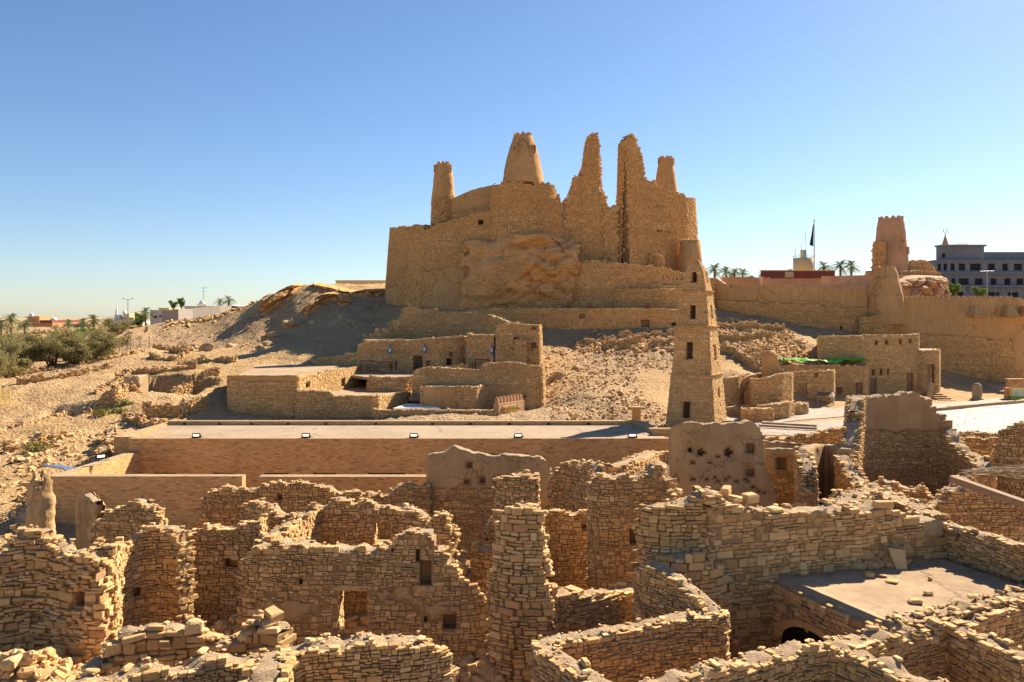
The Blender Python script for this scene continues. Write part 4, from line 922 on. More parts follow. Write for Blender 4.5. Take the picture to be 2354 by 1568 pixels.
# ================================================================= STONE HOUSES BELOW THE CASTLE
hst = (.15, .42, .10, .2)
MH = [M_STONE, M_MUD, M_TOP, M_PLAS]
house = empty('stone_house'); tag(house, 'terraced old stone house complex below the castle, with roof terraces and lanterns', 'house')
def hw_(name, pts, zb, parent=None, **k):
    kw = dict(thick=.55, st=hst, jag=.05, dsc=.4, toprub=.25, proud=.018, mess=.035, mats=MH, tone=(.55, .17), smooth=.2, gap=.03); kw.update(k)
    return wall(name, pts, zb=zb, parent=parent or house, **kw)
def slab(name, quad, z, t, mat, parent):
    m = MB(); m.hexa([(x, y, z-t) for x, y in quad]+[(x, y, z) for x, y in quad], 0); return m.build(name, [mat], parent)
def door_in(w, x0, x1, y0, y1, mat, name='door', back=.25, parent=None, planks=True):
    pa, t_, n_ = wpos(w, x0, y1, -back); pb, _, _ = wpos(w, x1, y1, -back); zt_ = PZ(y0, pa[1]+back); m = MB(); k = 5 if planks else 1
    for i in range(k):
        a, b = pa+(pb-pa)*i/k, pa+(pb-pa)*((i+.92) if planks else 1)/k
        v = [];
        for z in (pa[2], zt_): v += [(*(a[:2]), z), (*(b[:2]), z), (*(b[:2]-n_*.05), z), (*(a[:2]-n_*.05), z)]
        m.hexa(v, 0)
    return m.build(name, [mat], parent)
# lower left block with a lit right hand face and roof terrace
yA = 66
wA = hw_('wall', [(531, 868, 75), (532, 862, 66.2), (545, 861, 65.8), (600, 862, 65.8), (680, 862, 65.8), (684, 861, 66.4), (760, 850, 72), (845, 838, 80.2)], -.2, ops=[(593, 599, 955, 962, .3), (613, 620, 954, 962, .3), (703, 710, 879, 891, .6), (783, 792, 870, 888, .6), (828, 835, 868, 882, .6)], plaster=lambda c, z, s: (z > 3.75+.2*fbm(c*20, z)) & (c < .62) & (c > .2) & (s >= 1))
zA = PZ(862, yA)-.12
slab('roof', [(PX(533, 66)+.2, 66), (PX(680, 66), 66), (PX(845, 80), 80), (PX(600, 84), 84)], zA, .3, M_DUST, house)
wB = hw_('wall', [(682, 896, 65.6), (760, 897, 65.4), (770, 908, 65.3), (864, 908, 65.3), (867, 908, 65.9), (905, 903, 69), (943, 898, 72.5)], -.2, ops=[(822, 827, 958, 963, .3)])
slab('terrace_floor', [(PX(682, 66), 66.1), (PX(865, 66), 66.1), (PX(943, 73), 73), (PX(850, 80), 80)], PZ(905, 66)-.35, .25, M_DUST, house)
hw_('bench', [(765, 906, 69.2), (790, 900, 71.5), (830, 898, 73), (850, 902, 73.5)], 1.4, thick=.7)
hw_('wall', [(862, 938, 65.0), (872, 940, 64), (950, 939, 63.6), (1050, 940, 63.6), (1136, 941, 63.6), (1140, 942, 64.2)], -.3)
m = MB(); q = [P(905, 938, 64.6), P(1012, 938, 64.6), P(985, 929, 68.2), P(935, 927, 69.2)]; m.hexa([tuple(v-[0, 0, .08]) for v in q]+[tuple(v) for v in q], 0); m.build('canopy', [M_WHITE], house)
# beam opening between blocks
m = MB(); a, b = P(940, 912, 69.5), P(976, 912, 69.5); m.box((a[0], a[1]-.2, a[2]-.35), (b[0]+.3, a[1]+.2, a[2]+.05), 0); m.build('beam', [M_WOOD], house)
m = MB()
for i in range(14): p0 = P(951+1.9*i, 919, 70); m.tube([p0, p0-[0, 0, 1.1]], .03, 4, 0)
m.build('reed_screen', [M_DOOR], house)
m = MB(); a = P(938, 935, 71); m.box((a[0], a[1], a[2]-.6), (a[0]+2.2, a[1]+.3, a[2]+1.0), 0); m.build('recess_shade_box', [M_HOLE], house)  # solid dark box, painted as the shade between the blocks
# small plastered block
hw_('wall', [(974, 893, 71), (976, 888, 66.8), (1030, 886, 66.4), (1088, 888, 66.4), (1094, 887, 66.9), (1155, 882, 71.5)], .4, plaster=lambda c, z, s: ((c < .5)*(c > .3)*(fbm(c*13, z*.7) > -.1) | (z > 3.3)) & (s >= 1))
slab('roof', [(PX(977, 67), 67.1), (PX(1090, 67), 67.1), (PX(1155, 71.6), 71.6), (PX(980, 72), 72)], PZ(888, 66.6)-.1, .25, M_DUST, house)
hw_('wall', [(848, 890, 74), (855, 862, 72.6), (880, 866, 72), (925, 866, 72), (960, 858, 73.5), (962, 858, 75)], 1.6)
slab('terrace_floor', [(PX(845, 74), 73), (PX(965, 73), 73), (PX(1000, 80), 81), (PX(740, 82), 82)], PZ(866, 72)-.1, .25, M_ROOF, house)
# middle right wall with the higher tower-like corner
wM = hw_('wall', [(957, 862, 72), (966, 846, 70.5), (985, 843, 70), (1060, 846, 69.6), (1104, 850, 69.4), (1113, 834, 69.4), (1160, 831, 69.2), (1205, 833, 69), (1210, 838, 68.8), (1238, 839, 68.7), (1242, 840, 69.3), (1243, 842, 76)], -.2, ops=[(988, 998, 884, 897, .6), (1204, 1208, 908, 913, .4)], plaster=lambda c, z, s: (z < 2.2+.3*fbm(c*20, z)) & (c > .72) & (s >= 1), batter=.04)
# upper house with door
wU = hw_('wall', [(826, 826, 82.5), (829, 790, 80.8), (850, 784, 80), (950, 779, 79.5), (1010, 775, 79.2), (1020, 775, 79.2), (1050, 772, 79.6), (1077, 772, 80.5), (1080, 778, 83)], 2.8, ops=[(949, 970, 817, 852, .8), (979, 987, 829, 841, .6), (1027, 1041, 823, 842, .8), (1031, 1040, 808, 819, .6)])
door_in(wU, 951, 968, 819, 852, M_HOLE, parent=house, back=.35); door_in(wU, 1029, 1036, 825, 842, M_WOODD, parent=house, back=.35)  # first panel is a dark sheet painting the doorway's shade
slab('roof', [(PX(832, 80), 80.5), (PX(1075, 80), 80), (PX(1080, 86), 88), (PX(850, 86), 88)], PZ(780, 80)-.1, .25, M_DUST, house)
hw_('low_wall', [(705, 828, 87), (716, 826, 85), (760, 820, 83), (800, 813, 82), (829, 806, 81.4)], 3.4)
hw_('rear_wall', [(835, 770, 87), (862, 770, 87), (864, 755, 87), (895, 753, 87), (897, 738, 87.4), (922, 735, 87.6), (924, 712, 87.8), (940, 701, 88), (958, 706, 88.4), (990, 709, 88.6), (1010, 712, 88.8)], 4, jag=.2, toprub=.7)
hw_('rear_wall', [(944, 722, 89.5), (960, 717, 89.2), (1000, 715, 88.8), (1060, 716, 88), (1100, 719, 87), (1130, 724, 85.4), (1150, 730, 84), (1172, 741, 81.5), (1192, 741, 80)], 4.5)
wR = hw_('wall', [(1080, 765, 79.6), (1083, 768, 78.4), (1130, 768, 78), (1142, 766, 77.8), (1150, 746, 77.6), (1158, 743, 77.5), (1200, 744, 77.2), (1233, 746, 77), (1237, 748, 78), (1238, 750, 86)], 2, ops=[(1182, 1193, 775, 812, .9), (1222, 1230, 788, 800, .7), (1221, 1231, 750, 757, .4)], batter=.03)
hw_('pillar', [(1189, 782, 77), (1200, 780, 76.2), (1209, 781, 76.2)], 3, thick=.7)
hw_('low_wall', [(1018, 843, 76), (1040, 838, 76), (1075, 836, 75.6)], 3, thick=.5)
slab('roof', [(PX(1152, 78), 77.8), (PX(1234, 78), 77.4), (PX(1236, 86), 85.6), (PX(1176, 82), 83)], PZ(745, 77.4)-.12, .25, M_DUST, house)
for dx, w_ in ((1074, wU), (1136, wR)):                            # wooden posts
    p, t_, n_ = wpos(w_, dx, 800, .12); m = MB(); m.tube([(p[0], p[1], p[2]-1.6), (p[0]+.05, p[1], p[2]+1.1)], .1, 7, 0); m.build('post', [M_WOODD], house)
def lantern(w_, dx, dy, lab):
    p, t_, n_ = wpos(w_, dx, dy, .22); r = empty('lantern', tuple(p)); tag(r, lab, 'lantern', 'blue lanterns on the stone house')
    m = MB(); m.lathe([(.1, -.42), (.13, -.36), (.13, -.2)], 0, 0, 8, 0); m.lathe([(.12, .16), (.15, .2), (.04, .34), (.02, .4)], 0, 0, 8, 0); m.tube([(-.13, 0, -.36), (-.15, 0, 0), (-.12, 0, .2)], .018, 4, 0); m.tube([(.13, 0, -.36), (.15, 0, 0), (.12, 0, .2)], .018, 4, 0); m.build('lantern_frame', [M_BLUE], r)
    m = MB(); m.lathe([(.09, -.2), (.11, 0), (.08, .16)], 0, 0, 8, 0); m.build('lantern_glass', [M_WHITE], r)
    m = MB(); q = n_*-.25; m.tube([(0, 0, .38), (0, 0, .5), (q[0], q[1], .55)], .03, 5, 0); m.build('bracket', [M_WOODD], r)
lantern(wU, 899, 804, 'blue lantern above the two dark benches'); lantern(wU, 978, 802, 'blue lantern to the right of the house doorway'); lantern(wU, 1069, 800, 'blue lantern beside the post at the corner of the upper wall'); lantern(wR, 1131, 804, 'blue lantern left of the post by the tall dark opening')
def bench(dx, dy, y, rz, lab, wid=1.5):
    p = P(dx, dy, y); r = empty('garden_bench', tuple(p), rz); tag(r, lab, 'bench', 'dark benches on the house terrace')
    m = MB(); 
    for i in range(5): m.box((-wid/2, -.22+.1*i, .42), (wid/2, -.14+.1*i, .46), 0)
    m.build('seat', [M_WOODD], r); m = MB(); m.box((-wid/2, .27, .9), (wid/2, .32, .97), 0); m.box((-wid/2, .27, .55), (wid/2, .32, .6), 0)
    for i in range(int(wid/.14)): m.box((-wid/2+.14*i+.04, .28, .6), (-wid/2+.14*i+.07, .31, .9), 0)
    m.build('backrest', [M_WOODD], r)
    for sx in (-1, 1):
        for sy in (-.22, .29): m = MB(); m.box((sx*(wid/2-.04)-.03, sy-.03, 0), (sx*(wid/2-.04)+.03, sy+.03, .97 if sy > 0 else .66), 0); m.build('leg', [M_WOODD], r)
        m = MB(); m.box((sx*(wid/2-.04)-.035, -.26, .66), (sx*(wid/2-.04)+.035, .3, .7), 0); m.build('armrest', [M_WOODD], r)
bench(842, 852, 77, R(-12), 'dark slatted bench nearest the low wall at the left of the terrace'); bench(884, 855, 76.5, R(8), 'dark slatted bench below the leftmost blue lantern'); bench(903, 853, 77, R(-70), 'dark chair standing sideways at the end of the bench pair', .7)
bench(1105, 850, 74, R(-25), 'brown bench leaning behind the middle parapet', 1.6)
# shop entrance with crenellations
sh_ = empty('shop_gate'); tag(sh_, 'mud plastered shop gateway with small merlons and gold lettering above it', 'gateway')
g0, g1 = P(1140, 930, 63.4), P(1199, 916, 66.5); zg = g0[2]+.05
m = MB(); dv = (g1-g0)[:2]; Lg = np.linalg.norm(dv); dv /= Lg; nv = np.array([dv[1], -dv[0]])
def gq(u, d, z): q = g0[:2]+dv*u+nv*d; return (q[0], q[1], z)
def gbox(m, u0, u1, d0, d1, z0, z1, mt=0): m.hexa([gq(u0, d0, z0), gq(u1, d0, z0), gq(u1, d1, z0), gq(u0, d1, z0), gq(u0, d0, z1), gq(u1, d0, z1), gq(u1, d1, z1), gq(u0, d1, z1)], mt)
gbox(m, 0, Lg*.62, .25, -.25, -.4, zg-1.0); gbox(m, 0, Lg, .26, -.26, zg-1.0, zg)
m.build('gate_wall', [M_PLAS3], sh_)
m = MB()
for i in range(8):
    u = Lg*(i+.4)/8; gbox(m, u-.12, u+.12, .15, -.15, zg, zg+.38); gbox(m, u-.07, u+.07, .10, -.10, zg+.38, zg+.52)
m.build('merlon_row', [M_PLAS3], sh_)
m = MB(); gbox(m, .45*Lg*.3, Lg*.64, .34, .27, zg-.95, zg-.22); m.build('sign_board', [M_PALE], sh_)
# gold arabic style lettering on the board: joined strokes with tall stems and dots
m = MB(); zb_ = zg-.72
us = np.linspace(.17*Lg, .61*Lg, 14)
m.hexa([gq(us[0], .42, zb_), gq(us[-1], .42, zb_), gq(us[-1], .35, zb_), gq(us[0], .35, zb_), gq(us[0], .42, zb_+.09), gq(us[-1], .42, zb_+.09), gq(us[-1], .35, zb_+.09), gq(us[0], .35, zb_+.09)], 0)
for i, u in enumerate(us):
    hgt = (.42, .16, .40, .12, .24, .44, .14, .42, .2, .12, .36, .43, .16, .3)[i]; gbox(m, u-.035, u+.035, .42, .35, zb_, zb_+hgt)
    if i % 3 == 1: gbox(m, u-.06, u+.06, .42, .35, zb_-.14, zb_-.06)
    if i % 4 == 3: gbox(m, u-.05, u+.05, .42, .35, zb_+.3, zb_+.38)
m.build('gold_lettering', [M_GOLD], sh_)
m = MB(); m.add([gq(Lg*.8+.32*math.cos(a), .30, zg-.4+.17*math.sin(a)) for a in np.linspace(0, 2*math.pi, 16)[:-1]]+[gq(Lg*.8+.32*math.cos(a), .262, zg-.4+.17*math.sin(a)) for a in np.linspace(0, 2*math.pi, 16)[:-1]], [list(range(15))]+[[i, i+15, (i+1) % 15+15, (i+1) % 15] for i in range(15)], 0); m.build('oval_plaque', [M_PALE], sh_)

# ================================================================= RIGHT HAND STONE HOUSE WITH GREEN TARP
rh = empty('stone_house'); tag(rh, 'large stone house with wooden doors and a green tarpaulin on its lower roof', 'house')
wT = hw_('wall', [(1884, 780, 92), (1888, 772, 86.5), (1940, 771, 85), (1980, 770, 84), (1986, 769, 84), (2040, 769, 85.2), (2104, 767, 86.6), (2105, 767, 92)], -.2, rh, smooth=.15,
         ops=[(2010, 2018, 783, 793, .7), (2034, 2041, 782, 792, .7), (2065, 2072, 780, 791, .7), (2088, 2095, 779, 789, .7), (2004, 2010, 849, 862, .7), (2021, 2027, 848, 861, .7), (2037, 2043, 848, 860, .7), (1997, 2013, 870, 906, .5), (2083, 2098, 857, 902, .5)])
door_in(wT, 1997, 2013, 870, 908, M_DOOR, parent=rh, back=.15); door_in(wT, 2083, 2093, 857, 903, M_DOOR, parent=rh, back=.15)
slab('roof', [(PX(1890, 86), 86.4), (PX(1983, 84), 84.2), (PX(2102, 86.6), 86.8), (PX(2102, 92), 92)], PZ(770, 84.5)-.15, .3, M_ROOF, rh)
wL = hw_('wall', [(1795, 840, 84), (1812, 838, 83.4), (1900, 838, 82.6), (1984, 839, 81.9), (1990, 840, 83.6)], -.2, rh, ops=[(1921, 1936, 886, 904, .5), (1967, 1982, 878, 905, .5)])
door_in(wL, 1922, 1935, 887, 904, M_DOOR, 'shutter', parent=rh, back=.2); door_in(wL, 1968, 1981, 878, 905, M_DOOR, parent=rh, back=.15)
for (a, b, yy) in ((1919, 1938, 885), (1965, 1984, 874.5)):
    p, t_, n_ = wpos(wL, a, yy+4, .04); q, _, _ = wpos(wL, b, yy+4, .04); m = MB(); m.box((p[0], p[1]-.06, p[2]), (q[0], q[1]+.2, p[2]+.2), 0); m.build('lintel', [M_PALE], rh)
slab('roof', [(PX(1800, 84), 84), (PX(1985, 82), 82.2), (PX(1984, 84), 86), (PX(1850, 88), 88)], PZ(839, 82.5)-.15, .25, M_DUST, rh)
wF = hw_('wall', [(1814, 858, 79.6), (1818, 853, 78.4), (1860, 852, 78), (1908, 850, 77.6), (1911, 850, 79)], -.2, rh, ops=[(1872, 1878, 857, 867, .4), (1836, 1855, 879, 930, .12)])
p, t_, n_ = wpos(wF, 1836, 881, .03); m = MB(); m.box((p[0]-.1, p[1]-.05, p[2]), (p[0]+.95, p[1]+.2, p[2]+.2), 0); m.build('lintel', [M_PALE], rh)
wX = hw_('annex_wall', [(2103, 806, 87), (2106, 805, 86.6), (2125, 806, 86), (2146, 804, 85.8), (2151, 803, 86.2), (2154, 804, 92)], -.2, rh, ops=[(2130, 2136, 840, 884, .8), (2140, 2145, 838, 880, .8)])
slab('roof', [(PX(2106, 87), 87), (PX(2149, 86), 86.4), (PX(2152, 92), 92), (PX(2104, 92), 92)], PZ(804, 87)-.05, .2, M_ROOF, rh)
door_in(wX, 2130, 2136, 840, 884, M_WOOD, 'post', parent=rh, back=.1, planks=False)
m = MB()
for i in range(4): a = P(2136+9*i, 898-4.5*i*0+3*i, 85.2-.55*i); m.box((a[0]-.4-.4*(3-i)*0, a[1]-.3, -.1), (a[0]+1.3, a[1]+.7, .42+.17*(3-i)), 0)
tag(m.build('stone_steps', [M_ASH2]), 'short flight of pale stone steps at the right end of the stone house', 'steps')
# tarpaulin
nx_, ny_ = 60, 18; U, V = np.meshgrid(np.linspace(0, 1, nx_), np.linspace(0, 1, ny_), indexing='ij')
TX = PX(1803, 83.4)+(PX(1990, 83)-PX(1803, 83.4))*U; TY = 82.0+3.2*V+.9*(1-U); TZ = PZ(836, 83)+.30+.38*fbm(U*11, V*5)+.5*np.clip((U-.55)*2, 0, 1)*V-.35*np.clip(.08-V, 0, 1)*8*(np.abs(U-.62) < .05)
m = MB(); m.grid(np.stack([TX, TY, TZ], -1), 0, .5, True); tag(m.build('tarpaulin', [M_GREEN]), 'bright green tarpaulin spread over the lower house roof', 'tarpaulin')
m = MB(); k = 26; uu = rng.uniform(0.02, .55, k); chunks(m, np.stack([PX(1803, 83)+(PX(1990, 83)-PX(1803, 83))*uu, 82.1+rng.uniform(0, 1.8, k)+.9*(1-uu), np.full(k, PZ(836, 83)+.35)], 1), rng.uniform(.2, .45, k), 0)
stuff(m.build('weight_stones', [M_STONE]), 'pale stones weighing down the green tarpaulin', 'stones')
# arcade and benches beside the minaret
ar = empty('arcade_ruin'); tag(ar, 'stone pier and arch stump with stepped stone benches between minaret and house', 'ruin')
hw_('wall', [(1655, 878, 70), (1665, 868, 70.5), (1690, 862, 71.5), (1700, 860, 73), (1740, 858, 73.5), (1765, 853, 74), (1768, 853, 76)], -.2, ar, ops=[])
hw_('pier', [(1730, 870, 71.4), (1732, 869, 70.2), (1765, 866, 69.8), (1790, 858, 70), (1812, 857, 71.6), (1814, 858, 74)], -.2, ar)
hw_('broken_pillar', [(1757, 808, 73.2), (1762, 806, 73), (1772, 810, 73), (1781, 826, 73.2), (1784, 838, 73.3), (1795, 853, 73.5)], 2, ar, plaster=lambda c, z, s: z > 2.9, jag=.2, thick=.8)
m = MB()
for i in range(9):
    a0 = math.pi*(.5+.5*i/9); a1 = math.pi*(.5+.5*(i+1)/9); c0 = P(1737, 905, 72.4); r0, r1 = 1.35, 1.75; v = []
    for yy in (-.25, .25):
        for a, r in ((a0, r0), (a1, r0), (a1, r1), (a0, r1)): v.append((c0[0]+r*math.cos(a), c0[1]+yy, c0[2]+r*math.sin(a)*.9+.2))
    m.hexa(v, 0)
a = P(1713, 905, 72.4); m.box((a[0]-.2, a[1]-.25, -.1), (a[0]+.2, a[1]+.25, a[2]+.25), 0); m.build('arch', [M_PLAS3], ar)
for nm, pts, zt in (('bench', [(1658, 935, 69), (1725, 928, 70.6)], 0), ('bench', [(1716, 938, 67), (1719, 936, 66), (1745, 937, 65.8), (1770, 937, 66)], 0), ('bench', [(1752, 931, 68), (1755, 930, 67), (1800, 922, 67.8), (1812, 921, 69.2)], 0), ('bench', [(1810, 928, 70), (1843, 925, 70.6), (1845, 925, 71.6)], 0)):
    hw_(nm, pts, -.2, ar, thick=.9 if nm == 'bench' else .6)
# information table
r = empty('information_table', tuple(P(1897, 932, 77)), R(-18)); tag(r, 'grey metal information table with sloping panel before the house wall', 'information table')
m = MB(); m.hexa([(-.75, -.35, .85), (.75, -.35, .85), (.75, .35, 1.2), (-.75, .35, 1.2), (-.75, -.37, .92), (.75, -.37, .92), (.75, .33, 1.27), (-.75, .33, 1.27)], 0); m.build('panel', [M_METAL], r)
m = MB(); m.hexa([(-.66, -.29, .957), (.66, -.29, .957), (.66, .27, 1.237), (-.66, .27, 1.237), (-.66, -.293, .963), (.66, -.293, .963), (.66, .267, 1.243), (-.66, .267, 1.243)], 0); m.build('printed_sheet', [M_DOOR], r)
for sx in (-.7, .7):
    for sy, h_ in ((-.3, .9), (.3, 1.2)): m = MB(); m.box((sx-.035, sy-.035, 0), (sx+.035, sy+.035, h_), 0); m.build('leg', [M_METAL], r)
def stele(dx, dy, y, h, w_, d_, lab, lean=0.):
    p = P(dx, dy, y); p[2] = gz(p[0], p[1]); m = MB(); U, V = np.meshgrid(np.linspace(0, 2*math.pi, 25)[:-1], np.linspace(0, 1, 14), indexing='ij')
    pr = np.interp(V, [0, .06, .1, .12, .5, .8, .95, 1], [1.35, 1.35, 1.3, .85, 1, .95, .7, .08])*(1+.18*fbm(np.cos(U)*1.2+dx, np.sin(U)*1.2, V*3))
    m.grid(np.stack([p[0]+pr*w_*np.cos(U)+lean*V, p[1]+pr*d_*np.sin(U), p[2]-.05+h*V], -1), 0, .5, True, closed_u=True); return tag(m.build('standing_stone', [M_ROCK2]), lab, 'stone', 'standing stones on the plaza')
stele(2245, 912, 84, 1.85, .5, .42, 'rounded tan standing stone on a base in the middle of the plaza'); stele(2134, 915, 83, 2.1, .32, .22, 'pointed slab stone beside the steps of the stone house', .2)
# information panel box, bins
p = P(2343, 900, 84); r = empty('notice_board', (p[0], p[1], gz(p[0], p[1]))); tag(r, 'yellow framed green and white information panel at the right edge', 'sign')
m = MB(); m.box((-.9, -.05, .12), (1.0, .05, 1.25), 0); m.build('frame', [M_YEL], r)
for x0, x1 in ((-.78, 0.), (.1, .9)):
    m = MB(); m.box((x0, -.065, .42), (x1, -.052, 1.14), 0); m.build('sheet', [M_WHITE], r); m = MB(); m.box((x0, -.066, .22), (x1, -.053, .41), 0); m.build('green_strip', [M_GREEN], r)
    m = MB()
    for i in range(4): m.box((x0+.12, -.075, .95-.12*i), (x1-.12-.06*(i % 2), -.067, 1.0-.12*i), 0)
    m.build('text_lines', [M_GREEN], r)
m = MB(); m.box((p[0]-1.3, p[1]+.1, .3), (p[0]-.85, p[1]+.6, 1.6), 0); tag(m.build('stone_post', [M_ASH2]), 'square stone post left of the yellow framed panel', 'post')
m = MB(); m.box((p[0]-.1, p[1]+1.6, .3), (p[0]+1.6, p[1]+2.2, 2.3), 0); m.box((p[0]-.2, p[1]+1.5, 2.3), (p[0]+1.7, p[1]+2.3, 2.45), 0); tag(m.build('stone_plinth', [M_ASH2]), 'square stone plinth behind the yellow framed panel', 'plinth')
p = P(1462, 960, 62.5); m = MB(); m.box((p[0]-.3, p[1]-.3, p[2]-.3), (p[0]+.3, p[1]+.3, p[2]+.78), 0); m.box((p[0]-.33, p[1]-.33, p[2]+.78), (p[0]+.33, p[1]+.33, p[2]+.86), 0)
tag(m.build('stone_bollard', [M_ROCK]), 'square yellow stone bollard on the slope left of the minaret', 'bollard')
# ----------------------------------------------------------------- paving
def strip(name, A, B, mat, lift=.05, n=60, m_=14, z=None):
    A, B = np.array(A, float), np.array(B, float)
    def rs(Q):
        W_ = np.array([[PX(a, b), b] if len(Q[0]) == 2 else [PX(a, c), c] for a, b, *c_ in Q for c in ([c_[0]] if c_ else [b])])
        d = np.concatenate([[0], np.cumsum(np.hypot(*np.diff(W_, axis=0).T))]); s = np.linspace(0, d[-1], n); return np.stack([np.interp(s, d, W_[:, 0]), np.interp(s, d, W_[:, 1])], 1)
    a, b = rs(A), rs(B); f = np.linspace(0, 1, m_)[None, :, None]; Q = a[:, None]*(1-f)+b[:, None]*f
    Z = G(Q[..., 0], Q[..., 1])+lift if z is None else np.full(Q.shape[:2], z)
    mb_ = MB(); Gd = np.concatenate([Q, Z[..., None]], -1)
    fl = np.cross(Gd[1, 0]-Gd[0, 0], Gd[0, 1]-Gd[0, 0])[2] < 0
    mb_.grid(Gd[::-1] if fl else Gd, 0, .5, True); return struct(mb_.build(name, [mat]))
# (print x, distance) pairs
strip('pavement', [(1672, 62.5), (1730, 63.5), (1850, 66.5), (1950, 69), (2100, 74.), (2250, 79), (2420, 86.)], [(1650, 68.), (1712, 67.5), (1800, 74.), (1900, 75), (2080, 77.5), (2240, 83.), (2420, 92)], M_PAVE, .05)
strip('forecourt', [(1560, 58.), (1680, 57.5), (1800, 57.5), (1960, 58), (2150, 62)], [(1672, 62.6), (1730, 63.4), (1850, 65.0), (1960, 67), (2140, 71)], M_PAVE, .04)
strip('white_pavement', [(2150, 59.), (2250, 56.6), (2330, 55), (2420, 54.)], [(2130, 73.), (2240, 76), (2330, 79.5), (2420, 84.5)], M_PAVEW, .07)
# kerb between the white paving and the walk
kp = [(2120, 72.4), (2180, 74.2), (2240, 76.1), (2330, 79.5), (2420, 84.3)]; m = MB(); kk = np.array([[PX(a, b), b] for a, b in kp])
for a, b in zip(kk[:-1], kk[1:]): pbox(m, a, b, .45, -.5, max(gz(*a), gz(*b))+.32)
struct(m.build('kerb', [M_ASH2, M_ASH2, M_TOP]))
m = MB()
for i in range(3):
    a, b = np.array([PX(1752-8*i, 62.6-.5*i), 62.6-.5*i]), np.array([PX(1880+0*i, 60.6-.5*i), 60.8-.5*i]); pbox(m, a, b, .55, -.3, .86-.14*i)
struct(m.build('steps', [M_ASH2, M_ASH2, M_PAVE]))
# ================================================================= FOREGROUND RUINS
GR = 'ruined stone walls of the old town'
MF = [M_STONE, M_MUD, M_TOP, M_PLAS2]
def ruin(label, pts, zb=-2.2, **k):
    kw = dict(thick=.62, st=(.12, .36, .075, .165), near=True, jag=.17, toprub=1., proud=.035, mess=.05, mats=MF, depth=.16); kw.update(k)
    w_ = wall('ruined_wall', pts, zb=zb, **kw); tag(w_.o, label, 'wall', GR); return w_
# nearest row at the bottom edge
ruin('near wall at the bottom centre with a wide dusty top and an L shaped corner', [(1018, 1512, 18.9), (1008, 1478, 18.75), (985, 1458, 18.6), (930, 1462, 18.4), (840, 1466, 18.2), (740, 1472, 18.1), (668, 1482, 17.9), (625, 1500, 17.4), (600, 1560, 16.2), (575, 1640, 15.0)], thick=.85, smooth=.2, zb=-1.5)
ruin('low near wall at the bottom left leading to the L shaped corner', [(605, 1492, 17.8), (500, 1506, 17.5), (388, 1522, 17.1), (300, 1536, 16.8), (200, 1551, 16.5), (100, 1570, 16.2), (-60, 1600, 15.8)], thick=.75, zb=-1.5)
ruin('tumbled wall stub of big loose stones in front of the left courtyard ruins', [(196, 1535, 19.6), (225, 1502, 19.8), (285, 1458, 20.1), (330, 1446, 20.3), (375, 1440, 20.4), (415, 1434, 20.5), (470, 1432, 20.6), (545, 1440, 20.6), (590, 1424, 20.6), (620, 1408, 20.5), (648, 1418, 20.5), (655, 1450, 20.4)], jag=.3, st=(.22, .6, .12, .24), mess=.12, proud=.08, zb=-1.2)
# room with the doorway
wD = ruin('tall room wall with a narrow doorway and a broken right end', [(572, 1300, 25.3), (580, 1262, 25.2), (612, 1240, 25.1), (680, 1240, 25.0), (700, 1249, 25), (795, 1256, 25), (895, 1248, 25), (930, 1218, 25), (965, 1208, 25), (1000, 1216, 25), (1005, 1246, 25), (1036, 1272, 25), (1047, 1300, 25), (1075, 1325, 25.1), (1105, 1350, 25.2), (1122, 1395, 25.3), (1135, 1470, 25.5)], thick=.7, plaster=lambda c, z, s: fbm(c*8, z*.9, 5.) > .27, prough=.04,
     ops=[(776, 851, 1356, 1475, 1.2), (683, 697, 1330, 1343, .4), (952, 968, 1262, 1290, .5), (966, 992, 1288, 1345, .6), (972, 982, 1416, 1432, .4), (1022, 1050, 1412, 1446, .55)])
def lintel(w_, x0, x1, y0, y1, out=.06):
    p, t_, n_ = wpos(w_, x0, y1, out); n_ = np.append(n_, 0.); q, _, _ = wpos(w_, x1, y1, out); h = abs(PZ(y0, p[1])-PZ(y1, p[1])); d = q-p; L_ = np.linalg.norm(d); d /= L_; v = np.zeros((1, 24, 3)); T = TO*(1+rng.normal(0, .04, TO.shape))
    c_ = .5*(p+q)+[0, 0, h*.5]; v[0] = c_+np.outer(T[:, 0]*L_*.5, d)+np.outer(T[:, 1]*h*.5, [0, 0, 1])+np.outer(T[:, 2]*.12-.1, n_)
    if np.cross(d, [0, 0, 1])@n_ < 0: v[0] = c_+np.outer(-T[:, 0]*L_*.5, d)+np.outer(T[:, 1]*h*.5, [0, 0, 1])+np.outer(T[:, 2]*.12-.1, n_)
    m = MB(); m.many(v, TOL, TOS, 0, np.array([.55])); return m.build('lintel', [M_STONE], w_.o)
lintel(wD, 768, 860, 1344, 1357); lintel(wD, 960, 1000, 1345, 1362)
ruin('side wall of the doorway room running back with its sunlit inner face', [(598, 1238, 25.6), (622, 1222, 26.4), (650, 1206, 27.4), (685, 1186, 28.8), (716, 1165, 30.2)])
ruin('back wall of the doorway room with a square window opening', [(712, 1172, 30.3), (740, 1156, 30.4), (775, 1143, 30.4), (812, 1148, 30.4), (855, 1142, 30.4), (885, 1152, 30.4), (930, 1158, 30.3), (962, 1166, 30.2), (980, 1190, 30.0)], ops=[(858, 900, 1203, 1250, 1.1)], jag=.2)
ruin('short leaning stub behind the left side of the doorway room', [(572, 1160, 31.6), (582, 1142, 31.4), (604, 1142, 31.2), (625, 1160, 31), (660, 1180, 30.8), (700, 1190, 30.6)], jag=.2)
ruin('jagged stub just right of the window of the doorway room', [(983, 1215, 27.8), (992, 1200, 27.8), (1008, 1188, 27.7), (1030, 1190, 27.6), (1044, 1200, 27.6), (1048, 1245, 27.5), (1060, 1275, 27.4)], jag=.25)
